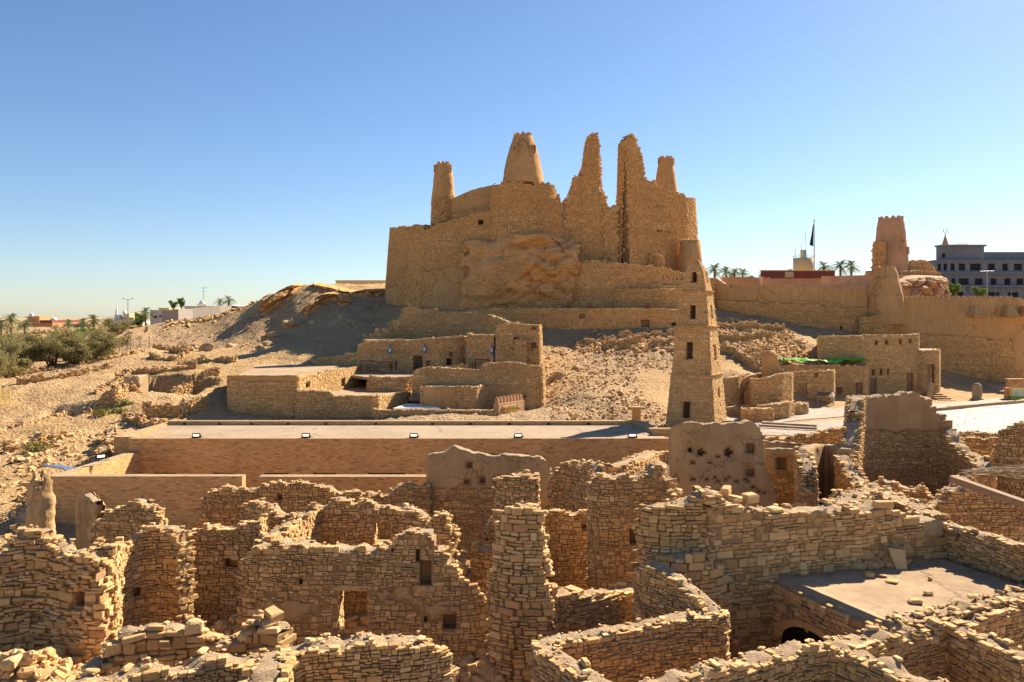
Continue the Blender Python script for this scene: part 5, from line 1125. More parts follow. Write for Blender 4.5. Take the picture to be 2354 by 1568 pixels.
ruin('dark low stub in the gap between the doorway room and the front pillar', [(1102, 1265, 28.5), (1105, 1252, 28.3), (1130, 1255, 28.1), (1150, 1265, 28.0)], jag=.2)
# left cluster
ruin('left edge wall rising to a ragged pointed heap of stones', [(-70, 1300, 23.2), (0, 1284, 23.4), (35, 1245, 23.6), (62, 1210, 23.7), (90, 1203, 23.8), (112, 1212, 23.8), (128, 1240, 23.8), (155, 1258, 23.6), (192, 1256, 23.4), (225, 1268, 23.2), (245, 1280, 23.2)], jag=.3, st=(.18, .5, .09, .2), mess=.1, ops=[(166, 190, 1360, 1395, .6)], proud=.07)
ruin('curving left wall whose broken end shows pale rubble filling', [(236, 1262, 23.4), (246, 1254, 24.2), (258, 1250, 25.0), (290, 1236, 25.8), (330, 1220, 26.2), (352, 1206, 26.3), (380, 1200, 26.3), (400, 1206, 26.3), (424, 1226, 26.2), (428, 1262, 26.1)], jag=.2, ops=[(304, 322, 1350, 1372, .5)])
ruin('back wall of the small rubble filled room left of the doorway room', [(426, 1224, 29.4), (450, 1216, 29.3), (478, 1210, 29.2), (530, 1212, 29.2), (560, 1204, 29.1), (585, 1196, 29.0), (605, 1190, 29.0)], ops=[(520, 543, 1285, 1305, .5)], jag=.18)
ruin('low broken wall ending in a rubble slope between the left rooms', [(205, 1270, 27.8), (260, 1262, 28), (300, 1250, 28.2), (345, 1232, 28.4), (395, 1224, 28.5)], jag=.2)
ruin('tall thin mud pier standing at the left corner of the courtyard wall', [(74, 1096, 33.8), (82, 1091, 33.6), (95, 1092, 33.4), (108, 1100, 33.2)], plaster=lambda c, z, s: z > -9, jag=.5, thick=.42, zb=-2.6, toprub=0, prough=.22, pjag=.2)
ruin('pointed mud slab standing before the left courtyard wall', [(186, 1150, 32.6), (198, 1124, 32.2), (214, 1122, 31.9), (226, 1146, 31.7), (236, 1166, 31.6), (240, 1200, 31.5)], plaster=lambda c, z, s: z > -9, jag=.35, thick=.4, zb=-2.6, toprub=0, prough=.2, pjag=.15)
ruin('stone gable fragment topped with grey mud in front of the courtyard wall', [(224, 1208, 31.6), (250, 1176, 31.5), (290, 1152, 31.4), (318, 1138, 31.3), (345, 1145, 31.2), (362, 1158, 31.2), (374, 1178, 31.2), (378, 1205, 31.2)], plaster=lambda c, z, s: (z > 1.75+.35*fbm(c*9, z)), jag=.2)
ruin('long low wall of stones behind the doorway room, below the mosque', [(462, 1180, 35.6), (468, 1140, 35.8), (482, 1120, 36), (530, 1114, 36), (585, 1121, 36), (640, 1112, 36), (690, 1108, 36), (760, 1117, 36), (800, 1124, 36), (850, 1130, 36.2), (895, 1126, 36.4), (925, 1110, 36.6), (985, 1104, 36.8)], ops=[(637, 650, 1136, 1150, .5), (757, 770, 1150, 1160, .5), (466, 480, 1160, 1180, .5)], jag=.2)
ruin('wide wall with a smooth grey mud upper half and wavy top', [(984, 1042, 37.2), (1000, 1036, 37.2), (1025, 1036, 37.2), (1041, 1023, 37.2), (1060, 1032, 37.2), (1100, 1037, 37.2), (1150, 1042, 37.2), (1200, 1046, 37.2), (1232, 1046, 37.2), (1252, 1052, 37.2), (1266, 1068, 37.2), (1272, 1100, 37.2)], jag=.1, thick=.7, toprub=.1, ops=[(1072, 1086, 1063, 1074, .3), (1066, 1080, 1103, 1112, .3), (1104, 1118, 1096, 1110, .35), (1136, 1160, 1097, 1112, .35)],
     plaster=lambda c, z, s: (z > .95+.45*fbm(c*11, z*.6)-.9*(c > .72)) & (np.abs(s) <= 3))
# pillars
ruin('square rear stone pillar with flat top in the centre of the ruins', [(1160, 1092, 30.4), (1175, 1088, 30.1), (1205, 1089, 30.0), (1236, 1094, 30.0)], thick=.9, smooth=0, jag=.08)
ruin('tall front pillar of stacked stones leaning over the centre of the ruins', [(1160, 1300, 24.7), (1166, 1220, 24.6), (1172, 1166, 24.5), (1195, 1160, 24.3), (1225, 1166, 24.3), (1243, 1172, 24.3), (1246, 1260, 24.3), (1256, 1310, 24.3), (1262, 1345, 24.3)], thick=.9, smooth=0, jag=.1, batter=.05, st=(.16, .5, .1, .2))
ruin('low wall with a dusty flat top joining the front pillar to the curved enclosure', [(1232, 1360, 24.4), (1262, 1358, 24.5), (1310, 1356, 24.7), (1370, 1358, 25.2), (1430, 1350, 26), (1470, 1340, 26.6)], thick=.8, jag=.08, toprub=.6)
ruin('ragged stub left of the rear pillar', [(1122, 1200, 30.6), (1135, 1182, 30.5), (1150, 1160, 30.4), (1162, 1175, 30.3)], jag=.3, mess=.12)
ruin('shaded back wall between the two pillars and the tall window wall', [(1246, 1180, 31.2), (1258, 1172, 31.2), (1300, 1176, 31.2), (1340, 1170, 31.2), (1372, 1166, 31.2)], ops=[(1337, 1352, 1205, 1215, .4)], jag=.12)
ruin('tapering loose stone wall end behind the rear pillar', [(1264, 1100, 35.6), (1285, 1070, 35.5), (1308, 1065, 35.4), (1325, 1062, 35.2), (1350, 1055, 34.6), (1368, 1062, 34), (1376, 1090, 33)], jag=.25, mess=.1)
wW = ruin('tall wall with a small dark window, stepped down at its right', [(1374, 1110, 29.3), (1378, 1092, 29), (1400, 1090, 28.9), (1440, 1092, 28.9), (1468, 1090, 28.9), (1486, 1080, 28.9), (1498, 1052, 29), (1512, 1060, 29), (1532, 1072, 28.9), (1545, 1100, 28.7), (1562, 1140, 28.4)], ops=[(1443, 1478, 1214, 1252, .8)], plaster=lambda c, z, s: fbm(c*7, z*.9, 2.) > .26, prough=.04, jag=.15, thick=.75)
lintel(wW, 1432, 1500, 1203, 1214)
ruin('low wall with a pale smooth top running back towards the mosque', [(1396, 1066, 36.5), (1420, 1064, 37), (1452, 1056, 39), (1480, 1046, 42), (1508, 1036, 45.5)], thick=.9, jag=.05, toprub=.15)
ruin('stacked stub against the left side of the tall mud wall', [(1514, 1062, 37.2), (1528, 1040, 37), (1545, 1032, 36.8), (1556, 1025, 36.7)], jag=.2)
ruin('tall smooth mud wall with two round holes and rows of small pockets', [(1554, 985, 36.2), (1558, 970, 36), (1580, 966, 35.9), (1610, 968, 35.9), (1660, 972, 35.9), (1700, 970, 35.9), (1720, 967, 35.9), (1740, 976, 35.9), (1748, 992, 35.9), (1752, 1060, 35.9), (1762, 1096, 35.9), (1778, 1110, 35.9), (1784, 1160, 35.9)], thick=.75, jag=.08, plaster=lambda c, z, s: z > -9, toprub=0,
     ops=[o_ for (xa, xb, ya, yb_) in ((1600, 1618, 1031, 1049), (1664, 1681, 1029, 1051), (1577, 1585, 1030, 1039)) for o_ in ((xa, xb, ya+.3*(yb_-ya), yb_-.3*(yb_-ya), .55), (xa+.14*(xb-xa), xb-.14*(xb-xa), ya+.14*(yb_-ya), yb_-.14*(yb_-ya), .551), (xa+.3*(xb-xa), xb-.3*(xb-xa), ya, yb_, .552))]+[ (1716, 1732, 1020, 1042, .4), (1718, 1734, 1078, 1094, .4)]+[(1600+d, 1602.8+d, yy, yy+3, .3) for d, yy in ((-8, 1062), (10, 1098), (24, 1100), (42, 1096), (46, 1104), (66, 1100), (74, 1096), (86, 1098), (92, 1104), (108, 1100), (118, 1104), (26, 1062), (52, 1068), (44, 1048), (100, 1116), (126, 1118), (60, 1112), (34, 1112), (-14, 1100), (140, 1128), (150, 1132))])
ruin('mud faced room wall with a square niche right of the tall mud wall', [(1752, 1024, 38.6), (1790, 1030, 38.6), (1822, 1030, 38.5), (1845, 1034, 38.4), (1850, 1040, 38)], ops=[(1786, 1806, 1052, 1080, .5)], plaster=lambda c, z, s: z > 1.35+.4*fbm(c*8, z), jag=.08, toprub=.2)
ruin('thin stone wall end with a leaning top seen edge on', [(1842, 1034, 38), (1848, 1044, 36.6), (1854, 1060, 35.2), (1858, 1088, 34.4), (1860, 1120, 34)], jag=.15)
ruin('curved mud plastered wall forming a smooth alcove', [(1846, 1034, 38.4), (1856, 1022, 40.2), (1880, 1020, 41.6), (1915, 1022, 41.4), (1938, 1024, 40.2), (1946, 1032, 38.6)], plaster=lambda c, z, s: z > -9, jag=.04, toprub=.1)
ruin('low kerb of rubble along the edge of the paved plaza', [(1700, 1004, 46.5), (1750, 998, 47), (1800, 1003, 46.8), (1850, 1000, 46.6), (1880, 992, 47), (1925, 983, 47.5), (1955, 976, 48)], jag=.15, zb=-1, near=False)
ruin('low mud parapet behind the niche room wall', [(1752, 1012, 42), (1800, 1012, 42), (1852, 1018, 42.5)], plaster=lambda c, z, s: z > -9, jag=.08, toprub=0)
# big wall behind the flat roof
ruin('massive wall of big blocks behind the flat earth roof', [(1604, 1160, 24.9), (1612, 1124, 25.0), (1632, 1122, 25.1), (1650, 1142, 25.2), (1690, 1156, 25.3), (1748, 1172, 25.5), (1800, 1166, 25.8), (1856, 1168, 26.1), (1915, 1164, 26.4), (1972, 1170, 26.7), (1996, 1154, 26.9), (2018, 1148, 27), (2040, 1172, 27.1), (2080, 1184, 27.3), (2140, 1186, 27.6)], thick=.95, st=(.2, .62, .1, .24), jag=.08, toprub=1.2, plaster=lambda c, z, s: (fbm(c*9, z*1.1, 8.)+.12*(c > .4) > .30) & (np.abs(s) <= 1) & (z > .9), prough=.04)
ruin('stepped outer corner of the massive wall with a dusty ledge', [(1496, 1168, 25.2), (1500, 1156, 25.0), (1530, 1154, 25.0), (1575, 1150, 25.0), (1590, 1134, 25.0), (1608, 1126, 25.0)], thick=.9, st=(.2, .6, .1, .24), jag=.06, toprub=.5)
ruin('thick lower wall foot stepping out below the massive wall', [(1528, 1266, 24.6), (1560, 1262, 24.4), (1600, 1262, 24.4), (1634, 1292, 24.6), (1650, 1330, 24.9)], thick=.9, st=(.2, .56, .1, .24), jag=.1, toprub=.7)
ruin('thick cross wall with a broad pale top behind the massive wall', [(1930, 1160, 28.0), (1960, 1130, 29.5), (2000, 1120, 30.5), (2060, 1140, 30), (2120, 1168, 28.6), (2144, 1180, 27.9)], thick=1.1, jag=.1, toprub=.8)
# flat roofed vault
vault = empty('vaulted_house'); tag(vault, 'vaulted stone house with a flat earth roof and a low arch in its shaded side', 'house')
zv = .8
A0, A1, A2, A3 = (7.86, 25.6), (9.99, 21.06), (15.6, 23.6), (14.0, 27.2)
wall('vault_wall', [(A0[0]+.31, A0[1]+.3, zv-.02), (A1[0]+.31, A1[1]-.1, zv-.02)], .6, -2.2, st=(.16, .5, .085, .2), near=True, jag=.04, mats=MF, world=True, parent=vault, toprub=.3, smooth=0)
wall('vault_wall', [(A1[0]+.2, A1[1]+.3, zv+.15), (10.8, 19.9+1.5, zv+.2), (13, 22.4, zv+.2), (15.8, 23.7, zv+.25), (17.5, 24.4, zv+.2)], .7, -2.2, st=(.16, .5, .085, .2), near=True, jag=.1, mats=MF, world=True, parent=vault, toprub=1.2, smooth=0)
m = MB(); nx_, ny_ = 60, 50; U, V = np.meshgrid(np.linspace(0, 1, nx_), np.linspace(0, 1, ny_), indexing='ij')
Q = [np.array(q) for q in ((A0[0]+.02, A0[1]+.5), (A1[0]+.02, A1[1]-.1), (A2[0]+.3, A2[1]+.05), (A3[0]+.4, A3[1]+.6))]
XY = (Q[0]*((1-U)*(1-V))[..., None]+Q[1]*(U*(1-V))[..., None]+Q[2]*(U*V)[..., None]+Q[3]*((1-U)*V)[..., None])
ZZ_ = zv-.32*((U < .004)|(U > .996)|(V < .004)|(V > .996))+.03*fbm(XY[..., 0]*1.2, XY[..., 1]*1.2, 0, 5)+.10*np.exp(-(V/.05)**2)+.10*np.exp(-((1-U)/.06)**2)+.08*np.exp(-((1-V)/.05)**2)
m.grid(np.concatenate([XY, ZZ_[..., None]], -1), 0, .5, True); m.build('earth_roof', [M_DUST], vault)
# arch in the shaded side
dA = np.array(A1)-np.array(A0); LA = np.linalg.norm(dA); dA /= LA; nA = np.array([-dA[1], dA[0]]); nA = nA if nA[0] < 0 else -nA
pxA = lambda dx: min(np.linspace(0, LA, 400), key=lambda s: abs(CX+F*(A0[0]+dA[0]*s)/(A0[1]+dA[1]*s)-dx))
s0, s1 = pxA(1800), pxA(1935); sc0 = .5*(s0+s1); ra = .5*(s1-s0); zs = PZ(1447, A0[1]+dA[1]*sc0)-ra*.55
m = MB(); th = np.linspace(0, math.pi, 15)
for i in range(14):
    v = []
    for d in (.09, -.1):
        for a, r in ((th[i], ra*.98), (th[i+1], ra*.98), (th[i+1], ra*1.28), (th[i], ra*1.28)):
            q = np.array(A0)+dA*(sc0-r*math.cos(a))+nA*d; v.append((q[0], q[1], zs+r*.55*math.sin(a)))
    m.hexa([v[k] for k in (0, 1, 5, 4, 3, 2, 6, 7)], 0, .3+.4*rng.random())
m.build('arch_ring', [M_STONE], vault)
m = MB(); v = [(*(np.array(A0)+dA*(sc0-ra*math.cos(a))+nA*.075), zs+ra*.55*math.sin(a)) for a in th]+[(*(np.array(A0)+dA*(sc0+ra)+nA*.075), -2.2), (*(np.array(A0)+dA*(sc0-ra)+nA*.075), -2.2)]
m.add(v, [list(range(len(v)))], 0); m.build('arch_shade_sheet', [flat_mat('painted_vault_shade', (.012, .009, .006), 1, 0, .1)], vault)  # near-black sheet on the wall face paints the shade under the arch
# stones on the earth roof
def loose(label, dx, dy, z, size, fl=.4, n=1, up=False):
    size *= .62; z -= .02
    y = (H-z)*F/(dy-HY); p = np.array([[PX(dx, y), y, z+size*fl*.22]]); m = MB(); chunks(m, p, np.array([size]), 0, fl, np.array([.65]), .06)
    return tag(m.build('loose_stone', [M_STONE]), label, 'stone', 'loose stones on the earth roof')
for a in (('flat pale stone near the middle of the earth roof', 2050, 1337, .84, .6, .3), ('single dark square stone on the earth roof', 2133, 1366, .84, .4, .6), ('pale flat slab lying in front of the dark square stone', 2104, 1383, .84, .6, .3), ('tiny stone near the left edge of the earth roof', 1912, 1373, .84, .2, .5), ('stone in the shadow at the foot of the massive wall', 1998, 1322, .84, .5, .4), ('small stone beside the shaded rubble on the earth roof', 2028, 1324, .84, .35, .4), ('low stone near the right back edge of the earth roof', 2138, 1331, .84, .3, .5)): loose(*a)
p = P(2070, 1300, 26.0); m = MB(); m.hexa([(p[0]-.16, p[1]-.05, zv), (p[0]+.2, p[1]-.02, zv), (p[0]+.2, p[1]+.1, zv), (p[0]-.16, p[1]+.1, zv), (p[0]-.3, p[1]+.22, zv+.62), (p[0]+.27, p[1]+.26, zv+.55), (p[0]+.27, p[1]+.36, zv+.55), (p[0]-.3, p[1]+.33, zv+.62)], 0, .7)
tag(m.build('stone_slab', [M_STONE]), 'upright slab leaning against the foot of the massive wall', 'stone')
p = P(1842, 1317, 25.4); m = MB(); chunks(m, np.array([[p[0], p[1], zv+.08]]), np.array([.5]), 0, .4, np.array([.6]), .05); chunks(m, np.array([[p[0], p[1], zv+.28]]), np.array([.26]), 0, 1.1, np.array([.8]), .05)
tag(m.build('stacked_stones', [M_STONE]), 'small upright stone set on a flat one in the roof corner', 'stone')
m = MB(); k = 45; f = rng.random(k); chunks(m, np.stack([PX(1960+110*f, 26)+.2*rng.normal(size=k), 26.2-.35*rng.random(k)+.5*f, np.full(k, zv+.06)], 1), rng.uniform(.12, .5, k), 0, .5)
stuff(m.build('roof_rubble', [M_STONE]), 'rubble heap at the foot of the massive wall on the earth roof', 'rubble')
for l_, dx, dy, y, s_, fl in (('big wedge shaped block tipping over the notch on the massive wall', 1604, 1146, 25.0, .75, .8), ('flat pale slab on top of the massive wall, left of the middle', 1640, 1128, 25.3, .6, .45), ('rounded pale block crowning the massive wall', 1668, 1124, 25.5, .55, .8), ('long flat slab lying on the crest of the massive wall', 1688, 1141, 25.4, .85, .35), ('squared block at the right of the crest slabs', 1724, 1140, 25.6, .6, .7),
                           ('dark topped block on the bottom centre wall near its left corner', 655, 1492, 17.9, .5, .5), ('large squared block on the tumbled wall stub', 615, 1432, 20.5, .85, .7), ('pointed pale block on top of the tumbled wall stub', 628, 1408, 20.6, .6, .8), ('flat stone resting on the low flat topped wall beside the front pillar', 1318, 1352, 24.8, .7, .4)):
    m = MB(); chunks(m, np.array([P(dx, dy+4, y)]), np.array([s_*.7]), 0, fl*.8, np.array([.66]), .12, True); tag(m.build('loose_block', [M_STONE]), l_, 'stone', 'loose blocks on the wall tops')
# right side walls
ruin('yellowish wall running along the right side of the earth roof', [(2142, 1190, 28.0), (2200, 1206, 27.2), (2260, 1222, 26.3), (2320, 1238, 25.4), (2400, 1262, 24.2), (2480, 1290, 22.9)], ops=[(2194, 2204, 1216, 1245, .4)], jag=.05, toprub=.5)
ruin('near wall curving across the bottom right towards the roof corner', [(1470, 1600, 16.4), (1500, 1566, 16.9), (1560, 1546, 17.3), (1650, 1523, 17.9), (1720, 1505, 18.4), (1770, 1492, 18.8), (1830, 1476, 19.1), (1880, 1470, 19.3), (1925, 1482, 19.4)], thick=.75, toprub=.8)
ruin('bottom right branch wall dropping out of the frame', [(1915, 1480, 19.3), (1960, 1492, 18.9), (2020, 1510, 18.3), (2080, 1535, 17.7), (2150, 1566, 17.0), (2200, 1590, 16.5)], thick=.7, toprub=.6)
ruin('wall in front of the earth roof rising to the right edge', [(1925, 1480, 19.5), (1990, 1462, 20.1), (2060, 1446, 20.7), (2130, 1430, 21.2), (2180, 1420, 21.5), (2240, 1400, 22), (2300, 1382, 22.6), (2400, 1350, 23.6)], thick=.9, toprub=1.3, jag=.18)
ruin('rightmost near wall slanting down into the bottom right corner', [(2195, 1436, 21.0), (2230, 1452, 20.5), (2300, 1482, 19.6), (2380, 1515, 18.7), (2460, 1550, 17.8)], thick=.7)
ruin('curved enclosure wall with a pale top bending like a hook', [(1480, 1310, 23.9), (1492, 1284, 23.5), (1520, 1296, 23.2), (1552, 1318, 22.9), (1590, 1350, 22.5), (1625, 1378, 22.1), (1648, 1396, 21.8), (1640, 1404, 21.5), (1580, 1410, 21.5), (1500, 1424, 21.1), (1430, 1438, 20.8), (1345, 1452, 20.4), (1275, 1462, 20.2), (1250, 1472, 19.9), (1262, 1490, 19.3), (1310, 1516, 18.5), (1360, 1545, 17.7), (1420, 1590, 16.8)], thick=.6, jag=.06, toprub=.8, smooth=.3)
# far right round ruin
ruin('tall round ruin wall with mud plaster at the top, right of the plaza', [(1946, 1120, 37.5), (1950, 1060, 38.5), (1955, 1010, 39.5), (1962, 950, 41), (1968, 910, 42.4), (1985, 902, 43), (2020, 905, 43.4), (2075, 899, 43.6), (2110, 904, 43.5), (2132, 908, 43.3), (2142, 935, 43), (2172, 960, 42.6), (2182, 985, 42.2), (2196, 1010, 41.6), (2215, 1030, 40.8), (2240, 1040, 39.8), (2262, 1070, 38), (2262, 1085, 36.8)], thick=.8, jag=.2, zb=-1.8,
     plaster=lambda c, z, s: (z > 2.75+.5*fbm(c*9, z*.7)) & (c > .30) & (c < .70) & (s == 1), toprub=.8, smooth=.4)
ruin('broken low front wall of the round ruin', [(2020, 1120, 36.2), (2030, 1104, 36), (2080, 1112, 35.6), (2120, 1120, 35.4), (2145, 1146, 35.2), (2170, 1120, 35.2), (2200, 1098, 35.2), (2230, 1090, 35.6)], jag=.25)
ruin('pale topped wall stepping down from the alcove to the massive wall', [(1940, 1040, 38.4), (1958, 1080, 36.6), (1975, 1104, 35.2), (2000, 1110, 34), (2040, 1128, 32.4), (2080, 1146, 31), (2120, 1164, 29.8)], jag=.12, thick=.75)
ruin('wall under the wooden beam at the right', [(2115, 1160, 32.4), (2160, 1150, 32.4), (2175, 1120, 32.4), (2200, 1112, 32.4), (2250, 1122, 32.4), (2310, 1140, 32.4), (2400, 1160, 32.4)], jag=.15)
ruin('ruined wall fragment at the far right edge below the white paving', [(2285, 1060, 39.6), (2296, 1005, 39.4), (2305, 985, 39.2), (2325, 970, 39), (2345, 966, 38.9), (2400, 960, 38.6)], jag=.2)
ruin('low wall between the round ruin and the white paving', [(2180, 992, 49.5), (2230, 990, 49), (2290, 996, 48.6), (2330, 1000, 48)], jag=.12, zb=-1.2, near=False)
ruin('second low wall behind the round ruin, with a small block in it', [(2170, 1000, 45.5), (2220, 1004, 45.3), (2270, 1006, 45), (2300, 1010, 44.8)], jag=.12, zb=-1.5, near=False)
a, b = P(2186, 1100, 31.6), P(2420, 1182, 28.2); m = MB(); d = (b-a)/np.linalg.norm(b-a); s_ = np.cross(d, [0, 0, 1]); s_ /= np.linalg.norm(s_); u_ = np.cross(s_, d)
m.hexa([tuple(a+s_*i*.15+u_*j*.13) if k == 0 else tuple(b+s_*i*.15+u_*j*.13) for j in (-1, 1) for k, i in ((0, -1), (1, -1), (1, 1), (0, 1))], 0)
tag(m.build('wooden_beam', [M_WOOD]), 'long squared wooden beam lying across the ruins at the right', 'beam')
m = MB()
for i in range(60):
    p = P(2200+150*rng.random(), 1092-12*rng.random(), 32.6+.8*rng.random()); q = p+np.array([1.6+rng.random(), -.3+.6*rng.random(), .15*rng.normal()]); m.tube([p, .5*(p+q)+[0, 0, .06], q], .014, 4, 0)
stuff(m.build('reed_bundle', [M_REED]), 'dry grey reeds spread behind the wooden beam', 'reeds')
# ----------------------------------------------------------------- rubble
def rubble(name, label, n, x, y, z, smin, smax, fl=.55, small=False, tone=None):
    m = MB(); s = smin+(smax-smin)*rng.random(n)**2.2; chunks(m, np.stack([x, y, z+s*fl*.2], 1), s, 0, fl, tone, .3, small)
    return stuff(m.build(name, [M_STONE]), label, 'rubble')
def patch(n, x0, x1, y0, y1): return rng.uniform(x0, x1, n), rng.uniform(y0, y1, n)
x, y = patch(5200, -19, 19, 16, 46); rubble('rubble', 'fallen stones strewn over the floors of the near ruins', 5200, x, y, G(x, y), .06, .5)
def heap(name, label, cx_, cy_, rx, ry, h, n, smin=.1, smax=.5, base=None):
    r_ = np.sqrt(rng.random(n)); a = rng.uniform(0, 2*math.pi, n); x, y = cx_+rx*r_*np.cos(a), cy_+ry*r_*np.sin(a); zb_ = G(x, y) if base is None else base
    z = zb_+h*(1-r_**1.5)*rng.uniform(.8, 1.05, n); m = MB()
    U, V = np.meshgrid(np.linspace(0, 2*math.pi, 33), np.linspace(0, 1, 12), indexing='ij'); gx_, gy_ = cx_+rx*1.05*V*np.cos(U), cy_+ry*1.05*V*np.sin(U)
    m.grid(np.stack([gx_, gy_, (G(gx_, gy_) if base is None else base)+h*(1-V**1.5)-.12], -1), 1, .5, True)
    s = smin+(smax-smin)*rng.random(n)**1.8; chunks(m, np.stack([x, y, z], 1), s, 0, .6, None, .4)
    return stuff(m.build(name, [M_STONE, M_MUD]), label, 'rubble')
heap('rubble_heap', 'big heap of tumbled blocks in the bottom left corner', -12.7, 20.7, 3.3, 2.5, 2.3, 1500, .14, .5)
heap('rubble_heap', 'rubble pile filling the small room left of the doorway room', -9.2, 27.0, 1.6, 1.5, .9, 420, .1, .45)
heap('rubble_heap', 'rubble pile between the doorway room and the front pillar', -.8, 24.6, 1.2, 1.3, .6, 300, .12, .5)
heap('rubble_heap', 'stones sloping down at the foot of the left curving wall', -11.6, 25.0, 1.3, 1.3, .9, 260, .12, .5)
heap('rubble_heap', 'loose stones heaped at the right end of the bottom centre wall', -1.0, 18.9, .9, .8, 1.9, 320, .12, .4)
heap('rubble_heap', 'fallen stones inside the round ruin at the right', 20.5, 39.5, 2.6, 2.2, .9, 500, .15, .5)
heap('rubble_heap', 'fallen stones between the mud wall and the rear pillar', 3.0, 33.5, 2.2, 1.8, 1.2, 420, .12, .45)
# ================================================================= SLOPES: scree, boulders, low foundations
def onslope(n, pts, spread):
    c = np.array(pts); i = rng.integers(0, len(c), n); return c[i, 0]+rng.normal(0, spread[0], n), c[i, 1]+rng.normal(0, spread[1], n)
def scree(name, label, n, x, y, smin, smax, small=True, keep=None):
    g = np.clip(gravel(x, y)-.1, 0, 1); k = rng.random(n) < g if keep is None else keep
    x, y = x[k], y[k]; s = smin+(smax-smin)*rng.random(len(x))**4; m = MB(); chunks(m, np.stack([x, y, G(x, y)+s*.08], 1), s, 0, .6, np.clip(rng.normal(.55, .22, len(x)), 0, 1), .4, small)
    return stuff(m.build(name, [M_STONE]), label, 'rubble')
x, y = patch(15000, 3, 26, 60, 92); k = ~((x > 11) & (y < 80) & (y > 56) & (x > 12+.1*(y-56))) | (y > 80); x, y = x[k], y[k]; scree('scree', 'broken stone scree on the slope between the houses and the minaret', len(x), x, y, .06, .36)
x, y = patch(9000, 20, 38, 80, 100); scree('scree', 'dark scree below the curtain wall behind the stone house', 9000, x, y, .08, .45)
x, y = patch(8000, -60, -20, 58, 92); scree('scree', 'stones scattered over the dug slope at the left', 8000, x, y, .06, .3)
x, y = patch(6000, -62, -14, 88, 126); scree('scree', 'stones scattered over the left hillside', 6000, x, y, .07, .38)
x, y = patch(6000, -44, -24, 24, 58); k = rng.random(6000) < .8; scree('scree', 'loose rubble left of the courtyard wall', 6000, x, y, .08, .5, True, k)
x, y = patch(5000, -34, -13, 78, 106); scree('scree', 'grey scree in the shade left of the castle foot', 5000, x, y, .1, .45)
def boulder(dx, dy, y, s, lab, fl=.75, mat=None, grp='boulders on the hillside'):
    p = P(dx, dy, y); x_, y_ = p[0], p[1]; z_ = gz(x_, y_); s *= .62; U, V = np.meshgrid(np.linspace(0, 2*math.pi, 25)[:-1], np.linspace(0, math.pi, 13), indexing='ij')
    q = np.stack([np.sin(V)*np.cos(U), np.sin(V)*np.sin(U), np.cos(V)], -1)
    r_ = np.full(U.shape, 1.25)                                   # cut by random planes: a broken block, not an egg
    for _ in range(13):
        n = rng.normal(size=3); n /= np.linalg.norm(n); h_ = rng.uniform(.62, .95); dt = q@n; r_ = np.where(dt > .05, np.minimum(r_, h_/np.maximum(dt, .05)), r_)
    r_ = r_+.07*fbm(q[..., 0]*2.5+dx, q[..., 1]*2.5+dy, q[..., 2]*2.5, 3)
    m = MB(); m.grid((np.stack([x_+s*.62*r_*q[..., 0], y_+s*.5*r_*q[..., 1], z_+s*fl*.22+s*fl*.55*r_*q[..., 2]], -1))[::-1], 0, .5, False, closed_u=True)
    return tag(m.build('boulder', [mat or M_ROCK2]), lab, 'boulder', grp)
for a in (((682, 767, 108, 2.6, 'large squarish boulder, right of a darker one, on the hillside')), ((663, 764, 109, 2.6, 'dark boulder lying left of the large squarish boulder')), ((720, 768, 106, 1.8, 'rounded boulder standing alone right of the squarish one')), ((607, 790, 99, 1.6, 'boulder at the left of the cluster in the middle of the hill foot')), ((624, 788, 99, 2.2, 'wide pale boulder in the cluster at the hill foot')), ((612, 806, 95, 1.8, 'pale flat boulder below the cluster at the hill foot')), ((600, 815, 93, 1.6, 'low boulder nearest the houses at the hill foot')),
          ((478, 806, 98, 2.5, 'wide flat boulder at the foot of the left hill')), ((436, 811, 97, 1.7, 'yellow rounded boulder left of the wide flat one')), ((412, 811, 97, 1.3, 'small boulder at the end of the boulder row on the left')), ((450, 797, 101, 1.6, 'brown boulder behind the wide flat boulder')), ((530, 786, 103, 2.2, 'boulder half sunk in the sandy gully')), ((570, 738, 112, 1.3, 'pale boulder high on the left ridge')), ((1326, 846, 81, 1.5, 'pale angular boulder upper right of the house corner')), ((1283, 866, 76.5, 1.5, 'flat tan boulder low on the slope beside the house corner')), ((1424, 908, 69.5, 1.3, 'tan boulder alone on the slope left of the minaret')), ((1408, 804, 89.5, 1.1, 'one of a pair of small boulders under the terrace ruins, the right one')), ((1394, 805, 89.5, 1.1, 'one of a pair of small boulders under the terrace ruins, the left one')),
          ((1339, 806, 89, .9, 'small tan boulder alone below the terrace ruins'))): boulder(*a)
